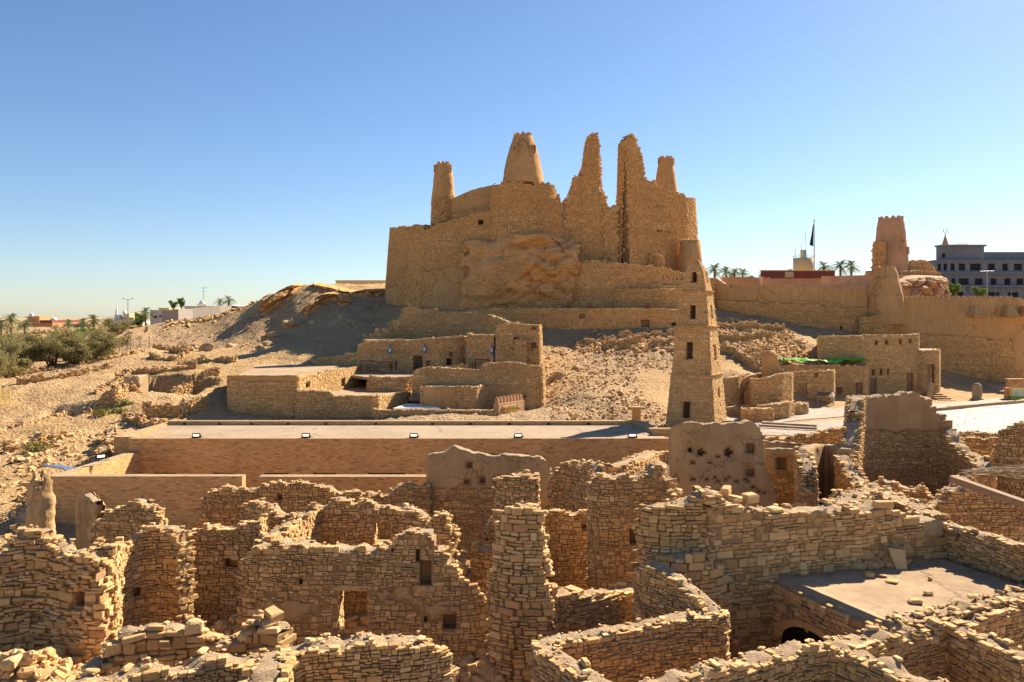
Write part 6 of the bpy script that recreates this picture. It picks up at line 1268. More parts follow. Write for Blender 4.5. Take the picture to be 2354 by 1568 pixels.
# hill top ledges
def ledge(dx0, dx1, dy, h, y, lab, seed, amp=1.2):
    """rocky brow of the hill"""
    nx, nz = 120, 40; U, V = np.meshgrid(np.linspace(0, 1, nx), np.linspace(0, 1, nz), indexing='ij'); X_ = PX(dx0, y)+(PX(dx1, y)-PX(dx0, y))*U
    yc = y+1.5*np.sin(U*5+seed); zg_ = G(X_, yc+1.5); top = zg_+.5+.5*fbm(X_*.3, X_*0+seed)
    d1, d2, v = worley(X_/2.6+.3*fbm(X_*.5, V*3), V*h/1.1+seed, seed); e1, e2, v2 = worley(X_/.9, V*h/.5, seed+3)
    b = np.clip((d2-d1)*2, 0, 1)**.5*(.4+v)+.25*np.clip((e2-e1)*2, 0, 1)
    E = np.clip(np.sin(U*math.pi)*2.2, 0, 1); prof = np.sin(np.clip(V*1.0, 0, 1)*math.pi*.5+.0)
    out = E*(amp*b+1.6*(1-V)*.5)+.15*fbm(X_*2, V*6, 1., 4)
    fold = np.clip((V-.8)/.2, 0, 1)
    Y_ = yc-out*(1-fold)+fold*2.2; Z_ = top-h*(1-V)*E-(1-E)*.8-fold*.15
    m = MB(); m.grid(np.stack([X_, Y_, Z_], -1), 0, .5, False); return tag(m.build('rock_ledge', [M_ROCK]), lab, 'rock')
ledge(596, 690, 680, 3.2, 118.5, 'yellow rock brow at the left end of the hilltop', 3)
ledge(690, 905, 660, 3.0, 118.5, 'long layered yellow rock ledge along the hilltop', 8, 1.6)
ledge(700, 810, 700, 2.8, 113, 'yellow rock outcrop halfway up the hill', 5, 1.4)
# low foundations on the dug ground
GF = 'low foundation walls on the slopes'
def low(label, pts, h=.7, **k):
    W_ = []
    for dx, y in pts:
        x_ = PX(dx, y); W_.append((x_, y, gz(x_, y)+.62*h))
    W_ = np.array(W_); kw = dict(thick=.65, st=(.15, .42, .09, .18), jag=.4, dsc=.5, toprub=1.2, proud=.07, mess=.12, mats=MF, smooth=.5); kw.update(k)
    w_ = wall('foundation_wall', W_, zb=float(W_[:, 2].min())-1.8, world=True, **kw); tag(w_.o, label, 'wall', GF); return w_
low('long boundary of stones below the tamarisk bushes', [(-30, 80), (20, 84), (110, 87), (200, 90), (290, 94), (330, 97)], .6)
low('foundation wall casting a long shadow at the far left', [(40, 78), (120, 80), (180, 82), (250, 84.5)], 1.1)
low('stone bank descending from the excavation to the left edge', [(290, 78), (230, 72), (150, 67), (90, 63), (0, 60), (-40, 58)], .7)
low('low wall at the foot of the left hill', [(410, 86), (450, 87), (500, 87), (540, 86)], 1.)
low('crescent of stones above the excavation', [(350, 92), (370, 90), (400, 90), (420, 92)], .7)
low('line of stones climbing to the hill foot', [(425, 94), (400, 99), (370, 105), (358, 108)], .8)
low('short wall on the sandy flat near the bushes', [(180, 90), (215, 92), (260, 96)], .5)
low('wall face of the sunken room in the excavation', [(190, 66), (220, 67.5), (260, 68), (285, 70)], 1.6)
low('sunlit wall climbing beside the excavation to the houses', [(330, 63), (370, 63.5), (420, 64), (470, 66)], 1.7, thick=.8)
low('upper bank of the excavated pit', [(270, 78), (300, 80), (340, 80), (400, 81), (450, 82)], 1.2)
low('right bank of the excavated pit', [(300, 71), (340, 72), (390, 74), (440, 77), (500, 79)], 1.6)
low('broken foundation beside the yellow weeds', [(290, 62), (330, 61), (380, 60)], 1.1)
low('short shadowed wall at the left edge above the rubble', [(10, 54), (60, 55), (110, 56.5), (150, 57.5)], .9)
low('rubble wall ending against the mosque corner', [(180, 47), (225, 50), (248, 53), (255, 57)], 1.4)
low('rubble cairn wall left of the courtyard', [(40, 40), (75, 42), (90, 44), (110, 47)], 1.1)
for i, (l, pts, h) in enumerate((('terrace ruins, long broken course nearest the terrace wall', [(1325, 91), (1370, 91.5), (1420, 92.5), (1490, 93), (1560, 94)], .8), ('terrace ruins, ragged peak in the middle', [(1395, 90), (1420, 90), (1440, 90.5), (1470, 91)], 1.6), ('terrace ruins, small block at the minaret', [(1500, 90), (1535, 90.5), (1555, 91)], 1.2),
     ('stacked ruins right of the minaret, upper row', [(1655, 97), (1700, 96.5), (1750, 97), (1800, 97)], 1.3), ('stacked ruins right of the minaret, middle row', [(1650, 92), (1690, 91.5), (1720, 92), (1770, 93.5)], 1.5), ('stacked ruins right of the minaret, slanting arm', [(1655, 88), (1690, 87), (1720, 85.5), (1740, 84.5)], 1.4), ('stacked ruins right of the minaret, small room', [(1738, 86), (1745, 84.5), (1775, 84), (1800, 84.5)], .9))): low(l, pts, h, thick=.8)
m = MB(); x, y = PX(1640, 94)+rng.uniform(0, 10, 900), 94+rng.uniform(-8, 4, 900); chunks(m, np.stack([x, y, G(x, y)+.1], 1), rng.uniform(.15, .7, 900), 0, .5); stuff(m.build('rubble', [M_STONE]), 'tumbled blocks among the stacked ruins right of the minaret', 'rubble')
m = MB(); x, y = PX(1325, 91)+rng.uniform(0, 12, 500), 90.5+rng.normal(0, 1.2, 500); chunks(m, np.stack([x, y, G(x, y)+.1], 1), rng.uniform(.15, .7, 500), 0, .5); stuff(m.build('rubble', [M_STONE]), 'tumbled blocks along the terrace ruins', 'rubble')
# excavation banks of bare earth
cliff('earth_bank', 285, 325, 862, 915, lambda u: 74+0*np.asarray(u), .2, M_ROCK2, 'bare yellow earth face in the excavated pit', nx=50, nz=40, sc_=1.8, amp=.5)
# fence panel at the left edge
r = empty('mesh_fence'); tag(r, 'yellowish wire mesh fence panel at the left edge', 'fence'); p = P(-12, 905, 70); zf = gz(p[0], p[1])
for i, dx in enumerate((-40, 0, 22)):
    q = P(dx, 905, 70); m = MB(); m.tube([(q[0], q[1], zf-.4), (q[0], q[1], zf+1.5)], .035, 6, 0); m.build('post', [M_YEL], r)
m = MB(); x0_, x1_ = PX(-40, 70), PX(22, 70)
for i in range(22): m.tube([(x0_+(x1_-x0_)*i/21, 70, zf), (x0_+(x1_-x0_)*i/21, 70, zf+1.4)], .008, 3, 0, cap=False)
for j in range(12): m.tube([(x0_, 70, zf+.02+j*.125), (x1_, 70, zf+.02+j*.125)], .008, 3, 0, cap=False)
m.build('wire_mesh', [M_YEL], r)

# ================================================================= VEGETATION
def leaves(m, c, n, rad, size, mat=0, fl=(1, 1, 1), tone=None):
    d = rng.normal(size=(n, 3)); d /= np.linalg.norm(d, axis=1)[:, None]; rr_ = rad*rng.random(n)**.45; p = np.array(c)+d*rr_[:, None]*np.array(fl)
    a = rng.normal(size=(n, 3)); a /= np.linalg.norm(a, axis=1)[:, None]; b = np.cross(a, rng.normal(size=(n, 3))); b /= np.linalg.norm(b, axis=1)[:, None]+1e-9
    s = size*rng.uniform(.6, 1.4, n)[:, None]; v = np.stack([p-a*s, p+b*s*.45, p+a*s, p-b*s*.45], 1)
    m.many(v, np.array([0, 1, 2, 3]), np.array([4]), mat, np.full(n, .5))
def bush_mesh(h, w_, n, size, wisp=True, limbs=7):
    T_, C_ = MB(), MB()
    for i in range(limbs):
        a = 2*math.pi*i/limbs+rng.uniform(-.4, .4); rr_ = w_*rng.uniform(.25, .9); top = np.array([rr_*math.cos(a), rr_*math.sin(a), h*rng.uniform(.55, .95)*(1-.25*rr_/w_)])
        mid = top*np.array([.45, .45, .5])+rng.normal(0, .15, 3); T_.tube([(0, 0, -.3), mid*.5+rng.normal(0, .08, 3), mid, top*.92], np.array([.13, .1, .07, .025])*h/4, 6, 0)
        for j in range(7):
            q = mid+(top-mid)*rng.uniform(0, 1.1)+rng.normal(0, .16*w_, 3)*[1, 1, .7]; q[2] = max(q[2], .25*h*rng.random()+.2)
            T_.tube([mid+(top-mid)*.4, .5*(mid+q), q], [.03, .02, .008], 4, 0)
            leaves(C_, q, n//(limbs*7), h*rng.uniform(.09, .19), size, 0, (1.1, 1.1, .8))
    return T_, C_
protos = []
def veg(name, label, cat, x, y, mb_pair, mats, scale, rz, grp, zoff=0., proto=None):
    r = empty(name, (x, y, gz(x, y)+zoff), rz); r.scale = (scale,)*3; tag(r, label, cat, grp); return r
P_T = [bush_mesh(4.2, 2.6, 6500, .10) for _ in range(3)]
TM = [(t.build('trunk', [M_BARK]), c_.build('crown', [M_LEAF])) for t, c_ in P_T]
P_G = [bush_mesh(4.2, 1.8, 4200, .12, limbs=6) for _ in range(2)]
GM = [(t.build('trunk', [M_BARK]), c_.build('crown', [M_LEAF2])) for t, c_ in P_G]
used = set()
def put(pair, name, label, cat, x, y, s, grp, z=None, sz=None, z0=0.):
    r = empty(name, (x, y, (gz(x, y) if z is None else z)+z0), rng.uniform(0, 6.3)); r.scale = (s, s, sz or s); tag(r, label, cat, grp)
    for o in pair:
        if o.name in used: c_ = o.copy(); col.objects.link(c_)
        else: c_ = o; used.add(o.name)
        c_.parent = r
    return r
tl = [(15, 92, 1.15, 'tamarisk bush at the left edge, nearest the camera'), (60, 97, 1.1, 'tamarisk bush with a bare dark trunk near the left edge'), (118, 97, 1.1, 'tamarisk bush third from the left edge in the front row'), (165, 98, 1.05, 'round tamarisk bush in the middle of the front row'), (212, 100, 1.05, 'tamarisk bush second from the right in the front row'), (246, 103, .95, 'tamarisk bush at the right end of the front row'),
      (-30, 100, 1.3, 'tamarisk bush cut by the left edge, behind the front row'), (20, 108, 1.25, 'tall tamarisk bush behind the left end of the row'), (95, 110, 1.1, 'tamarisk bush behind the middle gap of the row'), (150, 112, 1.2, 'tall tamarisk bush behind the round one'), (205, 113, 1.15, 'tamarisk bush with wide crown at the back of the row'), (-20, 86, 1.0, 'low tamarisk bush at the left edge by the stone boundary'), (228, 124, .9, 'olive bush in front of the junk slope')]
for i, (dx, y, s, l) in enumerate(tl): put(TM[i % 3], 'tamarisk_bush', l, 'bush', PX(dx, y-8), y-8, s*.93, 'tamarisk bushes on the left flat', z0=-.3)
put(TM[1], 'tamarisk_bush', 'dark rounded bush at the foot of the left hill', 'bush', PX(272, 128), 128, .9, 'tamarisk bushes on the left flat', z0=-.5)
put(GM[0], 'green_bush', 'small bright green bush among the tamarisks', 'bush', PX(176, 118), 118, .95, 'green bushes at the left', z0=-.2)
put(GM[1], 'leafy_tree', 'round leafy tree by the white house on the left', 'tree', PX(322, 205), 205, 1.05, 'green trees at the left'); put(GM[0], 'leafy_tree', 'darker half of the leafy pair by the white house', 'tree', PX(312, 200), 200, .8, 'green trees at the left')
put(GM[0], 'upright_tree', 'smaller upright dark tree above the grey block wall', 'tree', PX(398, 172), 172, .52, 'green trees at the left', z=PZ(712, 172), sz=.62); put(GM[1], 'upright_tree', 'taller upright tree above the grey block wall', 'tree', PX(417, 172), 172, .52, 'green trees at the left', z=PZ(712, 172), sz=.72)
# trees by the unfinished building
put(GM[1], 'leafy_tree', 'round green tree before the unfinished building, left one', 'tree', PX(2190, 150), 150, .85, 'green trees at the right', z=PZ(688, 150)); put(GM[0], 'leafy_tree', 'round green tree before the unfinished building, right one', 'tree', PX(2250, 150), 150, .75, 'green trees at the right', z=PZ(688, 150))
# palms
def palm_mesh(h, nf=34, fl=2.3):
    T_, C_ = MB(), MB(); n = 9; zz = np.linspace(0, h, n); T_.tube(np.stack([.12*h*.1*np.sin(zz/h*2), 0*zz, zz], 1), np.interp(zz, [0, h*.2, h], [.28, .2, .17]), 8, 0)
    top = np.array([.012*h*math.sin(2), 0, h])
    for i in range(nf):
        a = i*2.4; el = rng.uniform(-.5, 1.35); L_ = fl*rng.uniform(.8, 1.1); s = np.linspace(0, 1, 9); d = np.array([math.cos(a), math.sin(a)])
        r_ = L_*(s*math.cos(el)+.12*s*s); z = L_*(s*math.sin(el)-(.55+.3*math.cos(el))*s*s*.8); sp = np.stack([top[0]+d[0]*r_, top[1]+d[1]*r_, top[2]+z], 1)
        C_.tube(sp, np.linspace(.03, .008, 9), 3, 0, cap=False)
        sd = np.array([-d[1], d[0], 0]); k = 22; ss = np.linspace(.12, 1, k); pp = np.stack([np.interp(ss, s, sp[:, j]) for j in range(3)], 1); tg = np.gradient(pp, axis=0); tg /= np.linalg.norm(tg, axis=1)[:, None]
        for sgn in (-1, 1):
            ll = .42*np.sin(np.clip(ss*.9+.1, 0, 1)*math.pi)**.6*fl/2.3+.05; tip = pp+(sd*sgn*.75+tg*.7+np.array([0, 0, -.25]))*ll[:, None]; wd = tg*.035
            C_.many(np.stack([pp-wd, pp+wd, tip+wd*.2, tip-wd*.2], 1), np.array([0, 1, 2, 3]), np.array([4]), 0, np.full(k, .5))
    return T_, C_
PM = [(t.build('trunk', [M_BARK]), c_.build('crown', [M_PALM])) for t, c_ in (palm_mesh(4.2), palm_mesh(4.2, 28, 2.1))]
def palm(dx, dyc, y, s, lab, grp, h=4.2):
    put(PM[rng.integers(0, 2)], 'palm_tree', lab, 'palm tree', PX(dx, y), y, s, grp, z=PZ(dyc, y)-h*s)
for a in ((27, 735, 150, 1.25, 'tallest palm at the left, with a full round crown'), (3, 746, 160, 1., 'palm crown cut by the left edge'), (56, 748, 140, .9, 'low palm growing in front of the orange house'), (66, 735, 260, 1.2, 'palm crown rising behind the orange house roof'), (83, 738, 250, 1.15, 'second palm crown behind the orange house roof'), (155, 744, 200, 1.05, 'palm right of the orange house'), (189, 741, 195, .95, 'slender palm left of the bushy palm'), (216, 736, 185, 1.35, 'bushy palm before the long low house'), (334, 716, 198, 1.05, 'palm beside the leafy tree and white house'), (505, 692, 230, .95, 'left palm of the pair on the left skyline ridge'), (525, 689, 225, 1.15, 'right and taller palm of the pair on the skyline ridge'), (463, 704, 235, .7, 'small palm under the aerial mast'), (60, 778, 125, .8, 'blue green palm low among the tamarisks')): palm(*a, 'palms at the left')
for a in ((1643, 619, 150, 1.15, 'palm crown just right of the minaret top'), (1669, 625, 165, 1.15, 'second palm right of the minaret'), (1687, 627, 160, 1.05, 'palm in the middle of the group right of the minaret'), (1706, 627, 165, 1.05, 'rightmost palm of the group right of the minaret'), (1752, 629, 190, .9, 'lone small palm behind the mud walls'), (1815, 626, 190, .95, 'palm partly behind the yellow water tower'), (1893, 613, 175, 1.15, 'palm just right of the flagpole'), (1932, 611, 165, 1.25, 'left palm of the pair beside the mud tower'), (1957, 612, 162, 1.25, 'right palm of the pair beside the mud tower'), (2003, 632, 175, .9, 'low palm touching the mud tower')): palm(*a, 'palms at the right')
# weeds
def weed(dx, y, s, mat, lab):
    x_ = PX(dx, y); m = MB(); leaves(m, (x_, y, gz(x_, y)+.15*s), 520, .55*s, .09, 0, (1.3, 1, .5)); tag(m.build('weed_clump', [mat]), lab, 'plant', 'weeds at the left')
M_WEED = flat_mat('yellow_weed', (.30, .26, .07), .9, 0, .3, 2); M_DRY = flat_mat('dry_grass', (.42, .30, .13), .9, 0, .3, 2)
weed(88, 54, 1.3, M_WEED, 'yellow green weed clump before the shadowed wall'); weed(240, 63.5, 1.4, M_WEED, 'yellow weeds in the sunken room'); weed(275, 64, .9, M_WEED, 'small weeds right of the sunken room'); weed(288, 66, 1., M_WEED, 'weed tuft under the excavated bank')
for i, (dx, y) in enumerate(((430, 104), (445, 106), (460, 103), (418, 106), (400, 100))): weed(dx, y, 1.5, M_DRY, ('dry grass tuft by the yellow boulder', 'dry grass tuft in the sandy gully, upper one', 'dry grass tuft in the sandy gully, right one', 'dry grass tuft left of the gully', 'dry grass tuft at the small boulder')[i])

# ================================================================= TOWN AT THE LEFT
def house_box(name, label, dx0, dx1, dyt, dyb, y, depth, mat, wins=(), parap=.0, extra=None, cat='house', wm=None):
    r = empty(name); tag(r, label, cat, 'houses of the town'); x0, x1 = PX(dx0, y), PX(dx1, y); zt, zb_ = PZ(dyt, y), PZ(dyb, y)-2
    m = MB(); m.box((x0, y, zb_), (x1, y+depth, zt), 0)
    m.build('wall', [mat], r); m = MB(); m.box((x0-.1, y-.1, zt), (x1+.1, y+depth+.1, zt+.25), 0); m.build('parapet', [mat], r)
    for (a, b, c_, d) in wins:
        m = MB(); m.box((PX(a, y), y-.06, PZ(d, y)), (PX(b, y), y+.05, PZ(c_, y)), 0); f = m.build('window', [wm or M_CONCD], r); m = MB(); m.box((PX(a, y)-.1, y-.12, PZ(d, y)-.15), (PX(b, y)+.1, y-.0, PZ(d, y)), 0); m.build('sill', [mat], f)
    return r, x0, x1, zt
r, x0, x1, zt = house_box('town_house', 'orange brick town house with red roof trim behind the palms', 41, 120, 744, 772, 230, 16, M_ORANGE, [(63, 69, 757, 761), (73, 77, 757, 761), (98, 102, 757, 761), (106, 110, 757, 761), (114, 117, 757, 761), (100, 105, 763, 770)])
m = MB(); m.box((PX(93, 230), 229.6, zt+.25), (PX(121, 230), 246, zt+1.0), 0); m.build('roof_trim', [M_REDM], r)
m = MB(); m.box((PX(46, 232), 236, zt), (PX(72, 232), 244, zt+2.2), 0); m.build('upper_room', [M_ORANGE], r)
m = MB(); q = (PX(63, 232), 234, zt+2.3); m.lathe([(.6, q[2]-.2), (.65, q[2]+.3), (.5, q[2]+.6), (.05, q[2]+.8)], q[0], q[1], 12, 0); m.build('water_tank', [M_WHITE], r)
m = MB(); q = (PX(105, 232), 236, zt+1.0); m.lathe([(.9, q[2]), (.9, q[2]+.4), (.6, q[2]+.6), (.1, q[2]+.7)], q[0], q[1], 12, 0); m.build('water_tank', [M_WHITE], r)
house_box('town_house', 'small white house right of the orange house', 120, 134, 751, 766, 240, 8, M_OFFW)
house_box('yard_wall', 'brown yard wall below the orange house', 33, 130, 769, 778, 170, .4, M_ORANGE, cat='wall')
house_box('yard_wall', 'low brown yard wall between the palms', 158, 205, 747, 757, 210, .4, M_GREYW, cat='wall')
r, x0, x1, zt = house_box('town_house', 'long low beige house on the left skyline with a dark gate', 238, 322, 737, 750, 215, 10, M_OFFW, [(291, 316, 739.5, 748)])
for a, b, h_ in ((250, 264, 1.6), (270, 285, 1.9), (297, 303, 2.4)): m = MB(); m.box((PX(a, 215), 218, zt), (PX(b, 215), 222, zt+h_), 0); m.build('roof_room', [M_CREAM if a > 260 else M_OFFW], r)
m = MB(); m.lathe([(.5, zt+1.7), (.6, zt+2.1), (.42, zt+2.5), (.05, zt+2.8)], PX(278, 217), 219, 12, 0); m.build('dome', [M_WHITE], r)
m = MB(); m.lathe([(.32, zt+1.2), (.3, zt+2.6), (.05, zt+4.2)], PX(276, 230), 228, 8, 0); m.build('spire', [M_WHITE], r)
r = empty('street_lamp', (PX(294, 210), 210, 7.)); tag(r, 'double armed street lamp on the left skyline', 'street lamp'); m = MB(); m.tube([(0, 0, 0), (0, 0, 7)], .09, 6, 0); m.build('pole', [M_METAL], r)
for s in (-1, 1): m = MB(); m.tube([(0, 0, 6.8), (s*1.2, 0, 7.1)], .05, 5, 0); m.box((s*1.2-.35, -.12, 7.05), (s*1.2+.35, .12, 7.2), 0); m.build('lamp_arm', [M_METAL], r)
house_box('town_house', 'white two storey house behind the leafy tree', 345, 381, 715, 735, 200, 10, M_OFFW, [(355, 361, 726, 731), (366, 372, 725, 729)]); house_box('town_house', 'tan flat roofed house behind the white house', 365, 388, 710, 720, 215, 8, M_CREAM)
r = empty('block_wall'); tag(r, 'tall grey concrete block yard wall on the left ridge', 'wall')
for a, b in (((373, 714, 158), (408, 711, 155)), ((408, 711, 155), (442, 710, 162)), ((442, 709, 162), (505, 703, 170)), ((505, 704, 170), (560, 702, 180))):
    m = MB(); p, q = P(*a), P(*b); pbox(m, p[:2], q[:2], .3, 4, p[2], q[2]); m.build('wall_section', [M_GREYW, M_GREYW, M_GREYW], r)
house_box('town_house', 'flat white roof showing behind the grey block wall', 424, 500, 706, 716, 200, 8, M_OFFW)
r = empty('domed_turret', (PX(464, 210), 210, PZ(712, 210))); tag(r, 'small turret with a white dome on the left skyline', 'turret'); m = MB(); m.lathe([(1.0, 0), (1.0, 1.2), (1.3, 1.3), (1.3, 1.5)], 0, 0, 12, 0); m.build('drum', [M_OFFW], r); m = MB(); m.lathe([(.7, 1.5), (.75, 1.8), (.55, 2.2), (.08, 2.5), (.03, 2.9)], 0, 0, 14, 0); m.build('dome', [M_WHITE], r)
r = empty('aerial_mast', (PX(468, 205), 205, PZ(708, 205))); tag(r, 'thin lattice aerial mast with cross bars on the left skyline', 'mast'); m = MB()
for s in ((-.25, -.2), (.25, -.2), (0, .25)): m.tube([(s[0], s[1], 0), (s[0]*.2, s[1]*.2, 5.2)], .035, 4, 0)
m.build('lattice', [M_METAL], r); m = MB(); m.tube([(-1.3, 0, 5.1), (1.3, 0, 5.3)], .03, 4, 0); m.tube([(-.7, 0, 4.2), (.8, 0, 4.3)], .03, 4, 0); m.tube([(0, 0, 5), (0, 0, 5.6)], .03, 4, 0); m.build('aerial', [M_METAL], r)
r = empty('shade_roof', (PX(560, 165), 165, PZ(706, 165))); tag(r, 'red and white shed with slanted pale panels on the ridge', 'shed'); m = MB(); m.hexa([(-2.4, 0, .2), (3.0, 0, -.4), (3.0, 2, -.2), (-2.4, 2, .4), (-2.4, 0, .35), (3., 0, -.25), (3., 2, -.05), (-2.4, 2, .55)], 0); m.build('roof_panel', [M_WHITE], r); m = MB(); m.box((-2.6, .2, -1.4), (0, 1.8, .2), 0); m.build('wall', [M_REDM], r)
house_box('yard_wall', 'tan wall along the hilltop left of the castle', 772, 905, 647.5, 662, 150, .4, M_CREAM, cat='wall')
r, x0, x1, zt = house_box('lattice_tower', 'white lattice screened building top beside the castle edge', 892, 912, 627, 665, 170, 4, M_OFFW, cat='building')
m = MB()
for i in range(6):
    for j in range(9): m.box((x0+.12+i*.3, 169.9, zt-.5-j*.38), (x0+.12+i*.3+.16, 170.02, zt-.3-j*.38), 0)
m.build('lattice_hole_shade', [M_CONCD], r)  # dark blocks painted as the shade in the lattice holes
m = MB(); x, y = PX(515, 135)+rng.normal(0, 4, 420), 134+rng.normal(0, 5, 420); chunks(m, np.stack([x, y, G(x, y)+.15], 1), rng.uniform(.2, .9, 420), 0, .4, np.clip(rng.normal(.3, .25, 420), 0, 1), .5, True); stuff(m.build('debris', [M_STONE]), 'grey building debris dumped on the ridge below the block wall', 'debris')
m = MB(); x, y = PX(265, 150)+rng.uniform(-13, 8, 700), 150+rng.normal(0, 4, 700); chunks(m, np.stack([x, y, G(x, y)+.2], 1), rng.uniform(.3, 1.1, 700), 0, .4, np.clip(rng.normal(.25, .25, 700), 0, 1), .5, True); stuff(m.build('debris', [M_STONE]), 'dark dumped rubble behind the tamarisk bushes', 'debris')
for i, (dx, y) in enumerate(((275, 100), (300, 103), (322, 106), (343, 110), (292, 96))):
    x_ = PX(dx, y); m = MB(); m.tube([(x_, y, gz(x_, y)-.3), (x_, y, gz(x_, y)+1.6)], .06, 5, 0); tag(m.build('fence_post', [M_WOOD]), ('fence post nearest the bushes', 'second fence post from the bushes', 'thin fence post on the sandy slope', 'fence post highest up the slope', 'short post below the fence line')[i], 'post', 'fence posts on the left slope')

# ================================================================= BEHIND THE CURTAIN WALL AT THE RIGHT
r = empty('sheet_fence'); tag(r, 'dark red sheet metal fence on a tan wall behind the castle wall', 'fence'); y = 140
m = MB(); m.box((PX(1742, y), y, PZ(662, y)-2), (PX(2010, y), y+.4, PZ(637, y)), 0); m.build('base_wall', [M_PLAS3], r)
m = MB()
for i in range(60): a = PX(1748, y)+(PX(1918, y)-PX(1748, y))*i/60; m.box((a, y-.08-.05*(i % 2), PZ(640, y)), (a+(PX(1918, y)-PX(1748, y))/60, y-.02, PZ(623, y)), 0)
m.build('metal_sheet', [M_REDM], r); m = MB(); m.box((PX(1803, y), y-.16, PZ(638, y)), (PX(1823, y), y-.14, PZ(625, y)), 0); m.build('pale_panel', [M_PALE], r)
m = MB(); m.box((PX(1747, y), y-.2, PZ(623, y)), (PX(1919, y), y+.5, PZ(621, y)), 0); m.build('coping', [M_CREAM], r)
mw = empty('mud_wall_row'); tag(mw, 'row of low broken mud walls between castle and sheet fence', 'wall')
for pts in ([(1660, 637, 116), (1720, 637, 116), (1726, 632, 116), (1733, 637, 116), (1745, 639, 117)], [(1748, 640, 118), (1752, 635, 118), (1762, 640, 118), (1768, 636, 118), (1772, 646, 118)], [(1745, 650, 119), (1800, 655, 119), (1990, 655, 120)]): wall('wall_section', pts, .6, 8, st=cst, jag=.06, mats=[M_STONE2, M_MUD, M_TOP, M_PLAS3], plaster=lambda c, z, s: z > -9, toprub=0, dsc=.5, parent=mw)
# water tower
r = empty('water_tower', (PX(1846, 180), 180, PZ(622, 180)-9)); tag(r, 'yellow cylindrical water tower with railing and aerials', 'water tower')
k = 180/F; R_ = 22.5*k; zt = (622-594)*k+9; m = MB(); m.lathe([(R_*.65, 8.2), (R_*.9, 8.9), (R_, 9.6), (R_, zt), (R_-.1, zt), (.1, zt-.1)], 0, 0, 32, 0); m.build('tank', [M_CREAM], r); m = MB(); m.lathe([(1.2, 0), (1.2, 8.6)], 0, 0, 16, 0); m.build('shaft', [M_CREAM], r)
m = MB(); 
for i in range(16): a = i*math.pi/8; m.tube([(R_*math.cos(a), R_*math.sin(a), zt), (R_*math.cos(a), R_*math.sin(a), zt+.8)], .03, 4, 0)
for z in (.4, .8): m.tube([(R_*math.cos(a), R_*math.sin(a), zt+z) for a in np.linspace(0, 2*math.pi, 25)], .03, 4, 0)
m.build('railing', [M_METAL], r); m = MB(); m.box((-.5, -.5, zt), (.5, .5, zt+1.9), 0); m.build('hatch_room', [M_CREAM], r); m = MB(); m.box((0, -.53, zt+.1), (.42, -.49, zt+1.6), 0); m.build('door', [M_BLUE], r)
for x_, h_ in ((.5, 6.2), (-.4, 3.2), (-1.8, 2.3)):
    m = MB(); m.tube([(x_, .2, zt), (x_, .2, zt+h_)], .05, 4, 0)
    for j in range(3): m.tube([(x_-.3, .2, zt+h_-.5-j*.6), (x_+.3, .2, zt+h_-.5-j*.6)], .03, 4, 0)
    m.build('aerial', [M_METAL], r)
# flagpole
r = empty('flagpole', (PX(1871, 165), 165, 6)); tag(r, 'tall white flagpole with a limp dark green flag', 'flagpole'); k = 165/F; zt = PZ(507, 165)-6; m = MB(); m.tube([(0, 0, 0), (0, 0, zt*.5), (0, 0, zt)], [.2, .17, .11], 8, 0); m.lathe([(.18, zt), (.22, zt+.1), (.05, zt+.3)], 0, 0, 8, 0); m.box((-.35, -.05, zt-.3), (0, .05, zt-.2), 0); m.build('pole', [M_WHITE], r)
U, V = np.meshgrid(np.linspace(0, 1, 14), np.linspace(0, 1, 24), indexing='ij'); zf = PZ(515, 165)-6
m = MB(); X_ = -.12-U*(.25+.75*V)*.85; m.grid(np.stack([X_, .25*np.sin(U*11+V*2)*(.3+.7*V), zf-(PZ(515, 165)-PZ(567, 165))*V*(1-.12*U)-.25*U], -1), 0, .5, True); m.build('flag', [M_FLAG], r)
# unfinished concrete building
r = empty('unfinished_building'); tag(r, 'grey unfinished concrete building with open window holes at the right edge', 'building')
yb = 195; zg = 2.
def fz(d): return PZ(d, yb)
floors = [(600, 630), (630, 663), (663, 700)]
xw = [[(2155, 2163), (2168, 2177), (2184, 2195), (2203, 2219), (2229, 2255), (2270, 2287), (2303, 2317), (2330, 2350), (2362, 2380)], [(2164, 2180), (2186, 2196), (2203, 2227), (2240, 2259), (2276, 2290), (2308, 2323), (2336, 2352), (2364, 2380)], [(2172, 2190), (2200, 2215), (2270, 2297), (2316, 2341), (2360, 2378)]]
wy = [(606, 622), (640, 655), (672, 686)]
m = MB()
for (a, b), xs, (w0, w1) in zip(floors, xw, wy): wallbox(m, PX(2147, yb), PX(2420, yb), yb, yb+1.4, fz(b), fz(a), [(PX(c_, yb), PX(d, yb), fz(w1), fz(w0)) for c_, d in xs])
m.box((PX(2147, yb), yb+1.4, 0), (PX(2147, yb)+.4, yb+25, fz(600)), 0); m.box((PX(2147, yb), yb+.02, zg), (PX(2420, yb), yb+1.4, fz(700)), 0); m.build('wall', [M_CONC, M_CONCD, M_CONC], r)
for d, pr in ((598, .5), (627, .9), (657, 1.4)): m = MB(); m.box((PX(2145, yb), yb-pr, fz(d+3.5)), (PX(2420, yb), yb+6, fz(d)), 0); m.build('floor_slab', [M_CONC], r)
m = MB(); wallbox(m, PX(2166, yb), PX(2267, yb), yb+1, yb+3, fz(598), fz(563), [(PX(2170, yb), PX(2178, yb), fz(592), fz(582))]); wallbox(m, PX(2267, yb)+.01, PX(2420, yb), yb+3, yb+8, fz(598), fz(577), []); m.build('roof_storey', [M_CONC, M_CONCD, M_CONC], r)
m = MB(); m.box((PX(2164, yb), yb+.3, fz(566)), (PX(2269, yb), yb+3.4, fz(562)), 0); m.build('roof_slab', [M_CONC], r)
